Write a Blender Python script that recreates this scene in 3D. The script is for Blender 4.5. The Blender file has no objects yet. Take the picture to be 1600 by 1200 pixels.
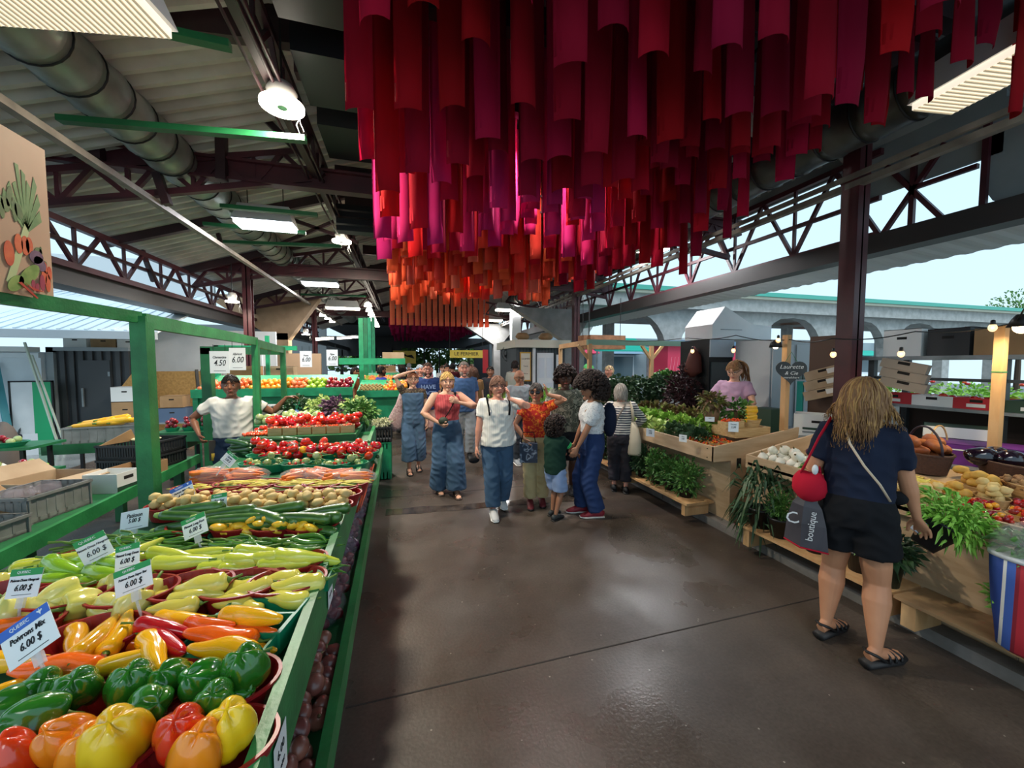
import bpy, bmesh, math, random
import numpy as np
from mathutils import Vector, Matrix, Euler, noise
R=math.radians; PI=math.pi
random.seed(7)
sc=bpy.context.scene; COL=sc.collection
# ---------------- camera, world, exposure
CAMZ=1.68; FPX=603.0; TILT=math.atan(32/603); YAW=math.atan(168/603)
cam=bpy.data.cameras.new('camera'); camo=bpy.data.objects.new('camera',cam); COL.objects.link(camo)
cam.sensor_width=36; cam.lens=36*FPX/1600; cam.clip_start=.02; cam.clip_end=300
camo.location=(0,0,CAMZ); camo.rotation_euler=(PI/2-TILT,0,-YAW); sc.camera=camo
sc.view_settings.view_transform='Standard'; sc.view_settings.look='None'
sc.view_settings.gamma=1; sc.view_settings.use_curve_mapping=False
sc.view_settings.exposure=0.6
LAMP=1.0      # overall strength of the lamps of the hall
w=bpy.data.worlds.new('overcast sky'); sc.world=w; w.use_nodes=True
nt=w.node_tree; bg=nt.nodes['Background']
tc=nt.nodes.new('ShaderNodeTexCoord'); sx=nt.nodes.new('ShaderNodeSeparateXYZ'); cr=nt.nodes.new('ShaderNodeValToRGB')
nt.links.new(tc.outputs['Generated'],sx.inputs[0]); nt.links.new(sx.outputs['Z'],cr.inputs[0]); nt.links.new(cr.outputs[0],bg.inputs[0])
cr.color_ramp.elements[0].position=0.0; cr.color_ramp.elements[0].color=(.52,.69,.79,1)
cr.color_ramp.elements[1].position=.6; cr.color_ramp.elements[1].color=(.44,.66,.84,1)
bg.inputs[1].default_value=1.0
sun=bpy.data.lights.new('veiled_sun','SUN'); sun.energy=1.2; sun.angle=R(40); sun.color=(1,.98,.95)
so=bpy.data.objects.new('veiled_sun',sun); COL.objects.link(so); so.rotation_euler=(R(32),R(-18),0)

# ---------------- helpers
def ray(px,py):
    u=(px-800)/FPX; v=(600-py)/FPX
    fw=math.cos(TILT)+v*math.sin(TILT); up=v*math.cos(TILT)-math.sin(TILT)
    return (u*math.cos(YAW)+fw*math.sin(YAW), -u*math.sin(YAW)+fw*math.cos(YAW), up)
def at(px,py,z):
    a=ray(px,py); k=(z-CAMZ)/a[2]; return Vector((a[0]*k,a[1]*k,z))
def atY(px,py,y):
    a=ray(px,py); k=y/a[1]; return Vector((a[0]*k,y,CAMZ+a[2]*k))
def atX(px,py,x):
    a=ray(px,py); k=x/a[0]; return Vector((x,a[1]*k,CAMZ+a[2]*k))
def atD(px,py,d):
    a=ray(px,py); return Vector((a[0]*d,a[1]*d,CAMZ+a[2]*d))
def imgx(p):
    r=p[0]*math.cos(YAW)-p[1]*math.sin(YAW); d=p[0]*math.sin(YAW)+p[1]*math.cos(YAW)
    return r/max(d,.05)
def lin(c):
    if isinstance(c,str):
        c=[int(c[i:i+2],16)/255 for i in (0,2,4)]
    return tuple((x/12.92 if x<=.04045 else ((x+.055)/1.055)**2.4) for x in c)
MC={}
def M(name,col='808080',rough=.5,metal=0,col2=None,scale=8,bump=0,bscale=40,var=0,emit=0,spec=.5,trans=0,alpha=1,coat=0,stretch=None,detail=4,contrast=(.35,.65)):
    if name in MC: return MC[name]
    m=bpy.data.materials.new(name); m.use_nodes=True; n=m.node_tree.nodes; l=m.node_tree.links; b=n['Principled BSDF']
    c=lin(col); b.inputs['Base Color'].default_value=(*c,1); b.inputs['Roughness'].default_value=rough; b.inputs['Metallic'].default_value=metal
    b.inputs['Specular IOR Level'].default_value=spec
    if trans: b.inputs['Transmission Weight'].default_value=trans
    if alpha<1: b.inputs['Alpha'].default_value=alpha
    if coat: b.inputs['Coat Weight'].default_value=coat; b.inputs['Coat Roughness'].default_value=.08
    if emit: b.inputs['Emission Color'].default_value=(*c,1); b.inputs['Emission Strength'].default_value=emit
    out=None; vec=None
    if col2 is not None or bump:
        t=n.new('ShaderNodeTexCoord'); vec=t.outputs['Object']
        if stretch:
            mp=n.new('ShaderNodeMapping'); mp.inputs['Scale'].default_value=stretch; l.new(vec,mp.inputs[0]); vec=mp.outputs[0]
    if col2 is not None:
        ns=n.new('ShaderNodeTexNoise'); ns.inputs['Scale'].default_value=scale; ns.inputs['Detail'].default_value=detail; l.new(vec,ns.inputs['Vector'])
        r=n.new('ShaderNodeValToRGB'); r.color_ramp.elements[0].position=contrast[0]; r.color_ramp.elements[1].position=contrast[1]
        r.color_ramp.elements[0].color=(*c,1); r.color_ramp.elements[1].color=(*lin(col2),1); l.new(ns.outputs['Fac'],r.inputs[0]); out=r.outputs[0]
    if var:
        oi=n.new('ShaderNodeObjectInfo'); hs=n.new('ShaderNodeHueSaturation')
        m1=n.new('ShaderNodeMapRange'); m1.inputs[3].default_value=1-var; m1.inputs[4].default_value=1+var; l.new(oi.outputs['Random'],m1.inputs[0]); l.new(m1.outputs[0],hs.inputs['Value'])
        hs.inputs['Color'].default_value=(*c,1)
        m2=n.new('ShaderNodeMapRange'); m2.inputs[3].default_value=.5-var*.06; m2.inputs[4].default_value=.5+var*.06; l.new(oi.outputs['Random'],m2.inputs[0]); l.new(m2.outputs[0],hs.inputs['Hue'])
        if out: l.new(out,hs.inputs['Color'])
        out=hs.outputs[0]
    if out: l.new(out,b.inputs['Base Color'])
    if bump:
        nb=n.new('ShaderNodeTexNoise'); nb.inputs['Scale'].default_value=bscale; nb.inputs['Detail'].default_value=3; l.new(vec,nb.inputs['Vector'])
        bp=n.new('ShaderNodeBump'); bp.inputs['Strength'].default_value=bump; bp.inputs['Distance'].default_value=.01; l.new(nb.outputs['Fac'],bp.inputs['Height']); l.new(bp.outputs[0],b.inputs['Normal'])
    MC[name]=m; return m
def stripes(name,cols,period,axis='Z',rough=.8,edges=None):
    """cloth with woven bands: cols = [(position 0..1, colour)...] repeating every period metres"""
    if name in MC: return MC[name]
    m=bpy.data.materials.new(name); m.use_nodes=True; n=m.node_tree.nodes; l=m.node_tree.links; b=n['Principled BSDF']; b.inputs['Roughness'].default_value=rough
    t=n.new('ShaderNodeTexCoord'); s=n.new('ShaderNodeSeparateXYZ'); l.new(t.outputs['Object'],s.inputs[0])
    d=n.new('ShaderNodeMath'); d.operation='DIVIDE'; d.inputs[1].default_value=period; l.new(s.outputs[axis],d.inputs[0])
    f=n.new('ShaderNodeMath'); f.operation='FRACT'; l.new(d.outputs[0],f.inputs[0])
    r=n.new('ShaderNodeValToRGB'); r.color_ramp.interpolation='CONSTANT'; l.new(f.outputs[0],r.inputs[0])
    for i,(p,c) in enumerate(cols):
        e=r.color_ramp.elements[i] if i<2 else r.color_ramp.elements.new(p)
        e.position=p; e.color=(*lin(c),1)
    l.new(r.outputs[0],b.inputs['Base Color']); MC[name]=m; return m
def patches(name,cols,scale,rough=.8,kind='VORONOI'):
    """printed cloth: irregular cells in the given colours"""
    if name in MC: return MC[name]
    m=bpy.data.materials.new(name); m.use_nodes=True; n=m.node_tree.nodes; l=m.node_tree.links; b=n['Principled BSDF']; b.inputs['Roughness'].default_value=rough
    t=n.new('ShaderNodeTexCoord'); v=n.new('ShaderNodeTexNoise'); v.inputs['Scale'].default_value=scale; v.inputs['Detail'].default_value=1; l.new(t.outputs['Object'],v.inputs['Vector'])
    r=n.new('ShaderNodeValToRGB'); r.color_ramp.interpolation='CONSTANT'; l.new(v.outputs['Fac'],r.inputs[0])
    for i,(p,c) in enumerate(cols):
        e=r.color_ramp.elements[i] if i<2 else r.color_ramp.elements.new(p)
        e.position=p; e.color=(*lin(c),1)
    l.new(r.outputs[0],b.inputs['Base Color']); MC[name]=m; return m

def tag(o,label=None,cat=None,group=None,kind=None):
    if label: o['label']=label
    if cat: o['category']=cat
    if group: o['group']=group
    if kind: o['kind']=kind
    return o
def rotm(rx=0,ry=0,rz=0): return Euler((rx,ry,rz)).to_matrix().to_4x4()
class MB:
    def __init__(s): s.v=[]; s.f=[]; s.m=[]; s.T=Matrix.Identity(4)
    def add(s,vs,fs,mi=0,mat=None):
        k=len(s.v); T=s.T if mat is None else s.T@mat
        s.v+= [T@Vector(p) for p in vs]; s.f+=[tuple(i+k for i in f) for f in fs]; s.m+=[mi]*len(fs); return s
    def box(s,x0,x1,y0,y1,z0,z1,mi=0,mat=None):
        return s.add([(x0,y0,z0),(x1,y0,z0),(x1,y1,z0),(x0,y1,z0),(x0,y0,z1),(x1,y0,z1),(x1,y1,z1),(x0,y1,z1)],
            [(0,3,2,1),(4,5,6,7),(0,1,5,4),(1,2,6,5),(2,3,7,6),(3,0,4,7)],mi,mat)
    def cb(s,c,d,mi=0,rot=None):
        T=Matrix.Translation(c)@(rotm(*rot) if rot else Matrix.Identity(4))
        return s.box(-d[0]/2,d[0]/2,-d[1]/2,d[1]/2,-d[2]/2,d[2]/2,mi,T)
    def bar(s,a,b,w,h=None,mi=0):
        a=Vector(a); b=Vector(b); h=h or w; d=b-a; L=d.length
        if L<1e-6: return s
        q=d.to_track_quat('Y','Z').to_matrix().to_4x4()
        return s.box(-w/2,w/2,0,L,-h/2,h/2,mi,Matrix.Translation(a)@q)
    def loft(s,pts,rad,n=12,mi=0,cap=True,up=(0,0,1),lobes=0,la=0,half=None):
        P=[Vector(p) for p in pts]; rings=[]; U=Vector(up); k=len(P)
        vs=[]; fs=[]
        for i,p in enumerate(P):
            t=(P[min(i+1,k-1)]-P[max(i-1,0)])
            t=t.normalized() if t.length>1e-9 else Vector((0,0,1))
            sx=U.cross(t)
            if sx.length<1e-4: sx=Vector((1,0,0)).cross(t)
            if sx.length<1e-4: sx=Vector((0,1,0)).cross(t)
            sx.normalize(); uy=t.cross(sx); U=uy if abs(t.dot(Vector(up)))>.9 else Vector(up)
            r=rad[i]; rx,ry=(r,r) if not isinstance(r,(tuple,list)) else r
            for j in range(n):
                a=2*PI*j/n; q=1+(la*math.cos(lobes*a) if lobes else 0)
                vs.append(p+sx*(rx*q*math.cos(a))+uy*(ry*q*math.sin(a)))
        for i in range(k-1):
            for j in range(n):
                j2=(j+1)%n; fs.append((i*n+j,i*n+j2,(i+1)*n+j2,(i+1)*n+j))
        if cap:
            fs.append(tuple(reversed(range(n)))); fs.append(tuple(range((k-1)*n,k*n)))
        return s.add(vs,fs,mi)
    def tube(s,pts,r,n=8,mi=0): return s.loft(pts,[r]*len(pts),n,mi)
    def lathe(s,prof,n=20,mi=0,c=(0,0,0),sx=1,sy=1):
        vs=[]; fs=[]; k=len(prof)
        for r,z in prof:
            for j in range(n):
                a=2*PI*j/n; vs.append((c[0]+r*sx*math.cos(a),c[1]+r*sy*math.sin(a),c[2]+z))
        for i in range(k-1):
            for j in range(n):
                j2=(j+1)%n; fs.append((i*n+j,i*n+j2,(i+1)*n+j2,(i+1)*n+j))
        fs.append(tuple(reversed(range(n)))); fs.append(tuple(range((k-1)*n,k*n)))
        return s.add(vs,fs,mi)
    def ball(s,c,r,n=12,m=8,mi=0,fn=None,mat=None):
        rx,ry,rz=(r,r,r) if not isinstance(r,(tuple,list)) else r
        vs=[(0,0,1)]; fs=[]
        for i in range(1,m):
            v=PI*i/m
            for j in range(n):
                u=2*PI*j/n; vs.append((math.sin(v)*math.cos(u),math.sin(v)*math.sin(u),math.cos(v)))
        vs.append((0,0,-1))
        for j in range(n):
            j2=(j+1)%n; fs.append((0,1+j,1+j2))
            for i in range(m-2): a=1+i*n; fs.append((a+j,a+n+j,a+n+j2,a+j2))
            a=1+(m-2)*n; fs.append((a+j,len(vs)-1,a+j2))
        out=[]
        for p in vs:
            q=Vector(p)
            if fn: q=fn(q)
            out.append(Vector((q.x*rx,q.y*ry,q.z*rz))+Vector(c))
        return s.add(out,fs,mi,mat)
    def prism(s,poly,z0,z1,mi=0,mat=None):
        n=len(poly); vs=[(p[0],p[1],z0) for p in poly]+[(p[0],p[1],z1) for p in poly]
        fs=[tuple(reversed(range(n))),tuple(range(n,2*n))]+[(i,(i+1)%n,n+(i+1)%n,n+i) for i in range(n)]
        return s.add(vs,fs,mi,mat)
    def mesh(s,name,mats,smooth=False):
        me=bpy.data.meshes.new(name); me.from_pydata([tuple(v) for v in s.v],[],s.f)
        for m in (mats if isinstance(mats,(list,tuple)) else [mats]): me.materials.append(m)
        me.polygons.foreach_set('material_index',s.m)
        if smooth: me.polygons.foreach_set('use_smooth',[True]*len(s.f))
        me.update(); return me
    def build(s,name,mats,parent=None,smooth=False,loc=None):
        o=bpy.data.objects.new(name,s.mesh(name,mats,smooth)); COL.objects.link(o)
        if parent: o.parent=parent
        if loc is not None: o.location=loc
        return o
def remesh(mb,name,mats,voxel,parent=None,smooth=3,wr=0):
    me=mb.mesh('t',mats,True); t=bpy.data.objects.new('t',me); COL.objects.link(t)
    r=t.modifiers.new('r','REMESH'); r.mode='VOXEL'; r.voxel_size=voxel; r.use_smooth_shade=True
    q=t.modifiers.new('s','SMOOTH'); q.iterations=smooth; q.factor=.5
    dg=bpy.context.evaluated_depsgraph_get(); m2=bpy.data.meshes.new_from_object(t.evaluated_get(dg)); m2.name=name
    bpy.data.objects.remove(t); bpy.data.meshes.remove(me)
    m2.materials.clear()
    for m in (mats if isinstance(mats,(list,tuple)) else [mats]): m2.materials.append(m)
    if wr:
        N=len(m2.vertices); c=np.empty(N*3,dtype=np.float32); nn=np.empty(N*3,dtype=np.float32); m2.vertices.foreach_get('co',c); m2.vertices.foreach_get('normal',nn)
        c=c.reshape(-1,3); nn=nn.reshape(-1,3); x,y,z=c[:,0],c[:,1],c[:,2]
        a=np.sin(x*31+2.1*np.sin(z*13+y*9)+z*21)+np.sin(z*47-x*19+1.7*np.sin(y*23+x*17)); b=np.sin(y*37+z*29+2*np.sin(x*19+z*7)); k=a*.5+b*.5
        c=c+nn*(wr*(1-1.6*np.abs(k)))[:,None]; m2.vertices.foreach_set('co',c.astype(np.float32).ravel())
    m2.polygons.foreach_set('use_smooth',[True]*len(m2.polygons))
    m2.polygons.foreach_set('material_index',[0]*len(m2.polygons)); m2.update()
    o=bpy.data.objects.new(name,m2); COL.objects.link(o)
    if parent: o.parent=parent
    return o
def E(name,label,cat,loc=(0,0,0),rz=0,group=None):
    o=bpy.data.objects.new(name,None); COL.objects.link(o); o.location=loc; o.rotation_euler=(0,0,rz); o.empty_display_size=.1
    return tag(o,label,cat,group)
def S(name,mb,mats,smooth=False): o=mb.build(name,mats,None,smooth); o['kind']='structure'; return o
def kids(o): return [c for c in bpy.data.objects if c.parent==o]
KC={}
def ct(src,loc,rot=(0,0,0),scale=1,label=None,group=None,cat=None):
    """copy of a thing with its parts"""
    if src.name not in KC: KC[src.name]=kids(src)
    r=src.copy(); COL.objects.link(r); r.location=loc; r.rotation_euler=rot
    r.scale=(scale,)*3 if not isinstance(scale,(tuple,list)) else scale
    if label: r['label']=label
    if group: r['group']=group
    elif 'group' in r: del r['group']
    if cat: r['category']=cat
    for c in KC[src.name]:
        if c.name not in KC: KC[c.name]=kids(c)
        d=c.copy(); COL.objects.link(d); d.parent=r
        for g in KC[c.name]:
            e=g.copy(); COL.objects.link(e); e.parent=d
    return r
PROTOS=[]
def proto(o): PROTOS.append(o); return o
def drop_protos():
    for o in PROTOS:
        for c in kids(o):
            for g in kids(c): bpy.data.objects.remove(g)
            bpy.data.objects.remove(c)
        bpy.data.objects.remove(o)
ORD=['leftmost','second from left','third from left','fourth from left','fifth from left','sixth from left','seventh from left','eighth from left','ninth from left','tenth from left','eleventh from left','twelfth from left','thirteenth from left','fourteenth from left','fifteenth from left','sixteenth from left','seventeenth from left','eighteenth from left','nineteenth from left']
def order(ps,n=None):
    """place words, by position across the picture, for a list of points"""
    idx=sorted(range(len(ps)),key=lambda i:imgx(ps[i])); out=['']*len(ps); N=len(ps)
    for k,i in enumerate(idx):
        out[i]='' if N==1 else ('left one' if k==0 else 'right one') if N==2 else ('rightmost' if k==N-1 else ORD[min(k,18)])
    return out
def text(s,size,mat,parent,loc,rot=(PI/2,0,0),name='lettering',shear=0,align='CENTER',ext=.0006,bold=0,scale=(1,1,1)):
    c=bpy.data.curves.new(name,'FONT'); c.body=s; c.size=size; c.align_x=align; c.align_y='CENTER'; c.extrude=ext; c.shear=shear; c.offset=bold; c.resolution_u=2
    t=bpy.data.objects.new(name,c); COL.objects.link(t)
    dg=bpy.context.evaluated_depsgraph_get(); me=bpy.data.meshes.new_from_object(t.evaluated_get(dg)); bpy.data.objects.remove(t); bpy.data.curves.remove(c)
    me.materials.clear(); me.materials.append(mat)
    o=bpy.data.objects.new(name,me); COL.objects.link(o); o.parent=parent; o.location=loc; o.rotation_euler=rot; o.scale=scale; return o
def nrm(v): return Vector(v).normalized()
# ================= the hall
green=M('green paint','2f8a4c',.42,col2='236f3c',scale=6,bump=.15,bscale=60,stretch=(1,1,1))
green_d=M('dark green paint','1d6a3d',.45,col2='175932',scale=5,bump=.1,bscale=50)
oxblood=M('oxblood steel','4c1c26',.5,col2='38141c',scale=3,bump=.05)
oxdark=M('dark purple steel','3c2228',.5,col2='2a181d',scale=3)
galv=M('galvanised duct','a3aaa4',.4,.45,col2='828a84',scale=3)
railm=M('weathered rail','8a8378',.6,col2='6a635b',scale=5)
corr=M('corrugated deck','c6c3ba',.55,.0,col2='aaa79f',scale=2)
blackm=M('black steel','17191a',.5,.2)
conc=M('pale concrete','b9bab6',.8,col2='a3a4a0',scale=4,bump=.2,bscale=30)
ply=M('plywood','c9ad8b',.6,col2='b79a77',scale=3,bump=.05,stretch=(1,1,6))
pine=M('pine','d0a878',.55,col2='bd9160',scale=4,stretch=(3,3,.6))
white=M('white paint','e4e6e6',.6,col2='d4d8d9',scale=2)
def floor_mat():
    m=bpy.data.materials.new('worn damp concrete'); m.use_nodes=True; n=m.node_tree.nodes; l=m.node_tree.links; b=n['Principled BSDF']
    t=n.new('ShaderNodeTexCoord')
    a=n.new('ShaderNodeTexNoise'); a.inputs['Scale'].default_value=.8; a.inputs['Detail'].default_value=8; a.inputs['Roughness'].default_value=.65; l.new(t.outputs['Object'],a.inputs['Vector'])
    r=n.new('ShaderNodeValToRGB'); r.color_ramp.elements[0].position=.35; r.color_ramp.elements[0].color=(*lin('3b332d'),1); r.color_ramp.elements[1].position=.68; r.color_ramp.elements[1].color=(*lin('574d45'),1); l.new(a.outputs['Fac'],r.inputs[0])
    f=n.new('ShaderNodeTexNoise'); f.inputs['Scale'].default_value=60; f.inputs['Detail'].default_value=4; l.new(t.outputs['Object'],f.inputs['Vector'])
    mx=n.new('ShaderNodeMixRGB'); mx.blend_type='OVERLAY'; mx.inputs[0].default_value=.45; l.new(r.outputs[0],mx.inputs[1]); l.new(f.outputs['Fac'],mx.inputs[2])
    # scattered pale specks
    v=n.new('ShaderNodeTexVoronoi'); v.inputs['Scale'].default_value=9; l.new(t.outputs['Object'],v.inputs['Vector'])
    c=n.new('ShaderNodeMath'); c.operation='LESS_THAN'; c.inputs[1].default_value=.045; l.new(v.outputs['Distance'],c.inputs[0])
    m3=n.new('ShaderNodeMixRGB'); m3.inputs[2].default_value=(*lin('8d857a'),1); l.new(c.outputs[0],m3.inputs[0]); l.new(mx.outputs[0],m3.inputs[1])
    l.new(m3.outputs[0],b.inputs['Base Color'])
    w2=n.new('ShaderNodeTexNoise'); w2.inputs['Scale'].default_value=1.1; w2.inputs['Detail'].default_value=5; l.new(t.outputs['Object'],w2.inputs['Vector'])
    rr=n.new('ShaderNodeMapRange'); rr.inputs[1].default_value=.35; rr.inputs[2].default_value=.62; rr.inputs[3].default_value=.2; rr.inputs[4].default_value=.52; l.new(w2.outputs['Fac'],rr.inputs[0]); l.new(rr.outputs[0],b.inputs['Roughness'])
    bp=n.new('ShaderNodeBump'); bp.inputs['Strength'].default_value=.25; bp.inputs['Distance'].default_value=.004; l.new(f.outputs['Fac'],bp.inputs['Height']); l.new(bp.outputs[0],b.inputs['Normal'])
    return m
fm=floor_mat()
S('floor',MB().box(-5.2,3.04,-3,46,-.12,0),fm)
jm=M('floor joint','2a2522',.8)
mb=MB(); a=at(525,1143,0); b=at(1600,905,0)
mb.bar((-.3,1.95,.0005),(3.0,2.0,.0005),.008,.003)
mb.bar((-.3,5.0,.0005),(3.0,4.95,.0005),.010,.003)
mb.bar((-.3,9.0,.0005),(3.0,9,.0005),.012,.003)
S('trim_1',mb,jm)
# worn drain strip across the aisle
patch=M('worn wet strip','2e2723',.12,col2='4a4038',scale=9)
mb=MB(); pts=[];n=14
p0=at(603,800,0); p1=at(940,775,0)
for i in range(n+1):
    t=i/n; q=p0.lerp(p1,t); pts.append((q.x,q.y-.10-.05*random.random()))
for i in range(n,-1,-1):
    t=i/n; q=p0.lerp(p1,t); pts.append((q.x,q.y+.05+.06*random.random()))
mb.prism(pts,.0008,.0025)
S('trim_2',mb,patch)
# kerb and the raised slab under the right-hand stalls
S('trim_3',MB().box(3.04,3.17,-2,2.02,-.1,.075).box(3.04,3.17,2.03,4.0,-.1,.075).box(3.04,3.17,4.01,40,-.1,.075),M('kerb','7d7a76',.75,col2='68645f',scale=6,bump=.2))
S('floor',MB().box(3.17,6.1,-3,46,-.1,.06),M('stall slab','5c544e',.6,col2='4c4540',scale=3,bump=.15))
wet=M('wet asphalt outside','8b9191',.15,col2='6d7273',scale=1.2,bump=.1,bscale=15)
S('ground',MB().box(-26,-5.2,-6,46,-.13,-.02),wet)
S('ground',MB().box(6.1,45,-6,46,-.13,-.02),M('street asphalt','7d7f80',.5,col2='6d7071',scale=1))
# corrugated roof decks
def corrug(mb,x0,x1,z0,z1,y0,y1,pitch=.19,amp=.045,dy=None):
    n=int((y1-y0)/(pitch/4)); vs=[];fs=[]
    for i in range(n+1):
        y=y0+(y1-y0)*i/n; o=amp*(1 if (i%4) in (0,1) else -1)
        vs+=[(x0,y,z0+o),(x1,y,z1+o)]
    for i in range(n): fs.append((2*i,2*i+1,2*i+3,2*i+2))
    mb.add(vs,fs)
mb=MB(); corrug(mb,-4.45,.1,3.62,5.15,-2,24); S('ceiling',mb,corr)
mb=MB().box(.1,4.3,-2,24,5.2,5.25); mb.box(-4.5,4.3,24,46,3.9,4.0); S('ceiling',mb,M('dark deck','26272a',.7))
mb=MB(); corrug(mb,4.3,5.55,5.2,4.35,3.2,24); S('ceiling',mb,corr)
panelm=M('grey soffit panel','8a9294',.6,col2='757d80',scale=1.5)
S('ceiling',MB().add([(4.3,-2,5.0),(5.9,-2,3.9),(5.9,3.75,3.9),(4.3,3.75,5.0),(4.3,-2,5.05),(5.9,-2,3.95),(5.9,3.75,3.95),(4.3,3.75,5.05)],[(0,1,2,3),(4,5,6,7),(0,4,5,1),(1,5,6,2),(2,6,7,3),(3,7,4,0)]),panelm)
# seams between roof panels and dark purlins under the deck
mb=MB()
for y in (-.5,1.5,3.5,7.5,9.5,13,17,21): mb.bar((-4.4,y,3.54),(.1,y,5.0),.08,.14)
for y in (1.2,2.2,3.2,4.2,6.4,7.4,8.4,10.4,12.4): mb.bar((-.95,y,4.5),(4.4,y,4.5),.12,.22)
S('trim_4',mb,oxdark)
mb=MB()
for a,b,w_ in ((((345,135),(347,282)),0,.10),(((368,140),(505,275)),0,.07),(((150,215),(152,250)),0,.12),(((245,270),(262,320)),0,.08),(((22,80),(24,150)),0,.09)):
    (p_,q_)=a; mb.bar(atY(p_[0],p_[1],5.45),atY(q_[0],q_[1],5.45),w_,w_)
for a,b in (((330,325),(345,380)),((200,330),(240,440)),((420,330),(560,380)),((560,330),(430,385))): mb.bar(atY(a[0],a[1],8.2),atY(b[0],b[1],8.2),.06,.06)
mb.bar((-4.3,3.95,4.35),(-.9,3.95,4.62),.10,.30)
mb.bar((-4.3,2.2,4.40),(-.9,2.2,4.66),.10,.22)
S('trim_21',mb,oxdark)
# black heater/duct boxes seen left of the ribbons
mb=MB()
for y,z in ((2.6,4.2),(3.6,4.2),(4.6,4.2)): mb.box(-.85,-.2,y,y+.7,z,z+.35)
for k in range(4): mb.box(-1.0,-.3,6.7,6.9+.02*k,3.78+.11*k,3.86+.11*k)
S('trim_5',mb,M('black duct panels','202326',.45,.3))
# cross beams (oxblood, with a double flange)
def crossbeam(y,x0,x1,z):
    mb=MB(); mb.box(x0,x1,y-.07,y+.07,z-.13,z-.10); mb.box(x0,x1,y-.07,y+.07,z+.10,z+.13); mb.box(x0,x1,y-.012,y+.012,z-.1,z+.1); return mb
for i,(y,z) in enumerate(((5.5,4.0),(9.7,3.75),(18.4,3.9),(2.6,4.55))):
    S('trim_%d'%(6+i),crossbeam(y,-4.3,5.6,z),oxblood)
S('wall_back',MB().box(-4.5,5.6,24.0,24.1,3.95,5.35),M('dark deck'))
S('ceiling',MB().box(4.3,5.6,24,46,3.95,4.0),M('dark deck'))
# trusses
def truss(mb,p0,p1,h,n,w=.05,cw=.07,dz=None):
    p0=Vector(p0);p1=Vector(p1);up=Vector((0,0,h))
    mb.bar(p0,p1,cw,cw); mb.bar(p0+up,p1+up,cw,cw)
    for i in range(n):
        a=p0.lerp(p1,i/n); b=p0.lerp(p1,(i+1)/n); m=(a+b)/2
        mb.bar(a,m+up,w,w); mb.bar(m+up,b,w,w)
        if i: mb.bar(a,a+up,w*.8,w*.8)
mb=MB(); truss(mb,(-4.25,-1,2.98),(-4.25,22,2.98),.55,24,.045,.08); mb.bar((-4.25,-1,3.28),(-4.25,22,3.28),.05,.05)
for y in (2.6,5.5,9.7,13,16.4):   # sloping cross trusses up to the purlins
    truss(mb,(-4.25,y,3.3),(-1.1,y,4.0),.35,5,.05,.07)
S('trim_10',mb,oxblood)
mb=MB(); truss(mb,(5.4,3.3,3.2),(5.4,24,3.2),.95,20,.045,.07)
mb.bar((5.4,3.3,3.62),(5.4,24,3.62),.05,.05)
for y in (5.5,9.7,13,16.4): truss(mb,(3.4,y,3.8),(5.4,y,3.5),.5,3,.05,.07)
# the round-ended opening near the big column
for a,b in (((5.4,2.75,3.2),(5.4,3.25,3.95)),((5.4,3.25,3.2),(5.4,2.75,3.95)),((5.4,3.0,3.2),(5.4,3.0,3.98)),((5.4,2.45,3.2),(5.4,2.45,3.98)),((5.4,2.5,3.6),(5.4,3.0,3.6))): mb.bar(a,b,.045)
S('trim_11',mb,oxblood)
# long web truss over the left part of the aisle with cables
mb=MB(); truss(mb,(-1.05,.4,4.05),(-1.05,23,4.05),.4,30,.04,.07)
for k,x in enumerate((-1.0,-.95,-1.12)): mb.tube([(x,.4+i*1.2,4.0-.03*((i+k)%2)) for i in range(19)],.013,6)
S('trim_12',mb,oxdark)
# eave beams, both sides (open side walls)
mb=MB().box(5.35,5.6,-2,46,2.98,3.2).box(5.6,6.3,-2,24,3.02,3.06)
S('wall_right',mb,M('dark eave beam','33302f',.5,.2))
mb=MB(); corrug(mb,5.6,6.25,3.0,2.94,-2,24,.2,.006); S('trim_13',mb,M('white soffit sheet','c2c4c2',.6))
# solid infill at the near right with the round-ended edge
mb=MB()
poly=[(-2,3.2),(2.35,3.2)]+[(2.35+.12*math.cos(t)+.0,3.58+.38*math.sin(t)) for t in [ -PI/2+PI*i/8 for i in range(9)]]+[(2.35,4.0),(2.35,4.15),(-2,4.15)]
mb.prism(poly,0,.04,0,Matrix(((0,0,1,5.42),(1,0,0,0),(0,1,0,0),(0,0,0,1))))
mb.box(5.42,5.46,2.35,3.75,3.66,4.3)
mb.box(5.5,5.54,3.3,24,4.12,4.7)
S('wall_right',mb,panelm)
S('wall_left',MB().box(-4.5,-4.3,-2,46,2.72,2.98).box(-4.75,-4.5,-2,24,2.74,2.78),M('dark eave beam'))
# rails/conduits running along the aisle at 3.5 m
S('trim_14',MB().bar((-2.62,-1,3.5),(-2.85,20,3.5),.07,.06).bar((-2.70,-1,3.56),(-2.93,20,3.56),.03,.05),railm)
S('trim_15',MB().bar((4.42,-1,3.5),(4.62,22,3.5),.07,.06).bar((4.36,-1,3.57),(4.55,22,3.57),.03,.05),railm)
mb=MB()
for i in range(6): mb.tube([(4.0,0+i*2,4.1),(4.15,1+i*2,3.98),(4.0,2+i*2,4.05)],.014,5)
S('trim_16',mb,blackm)
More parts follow.
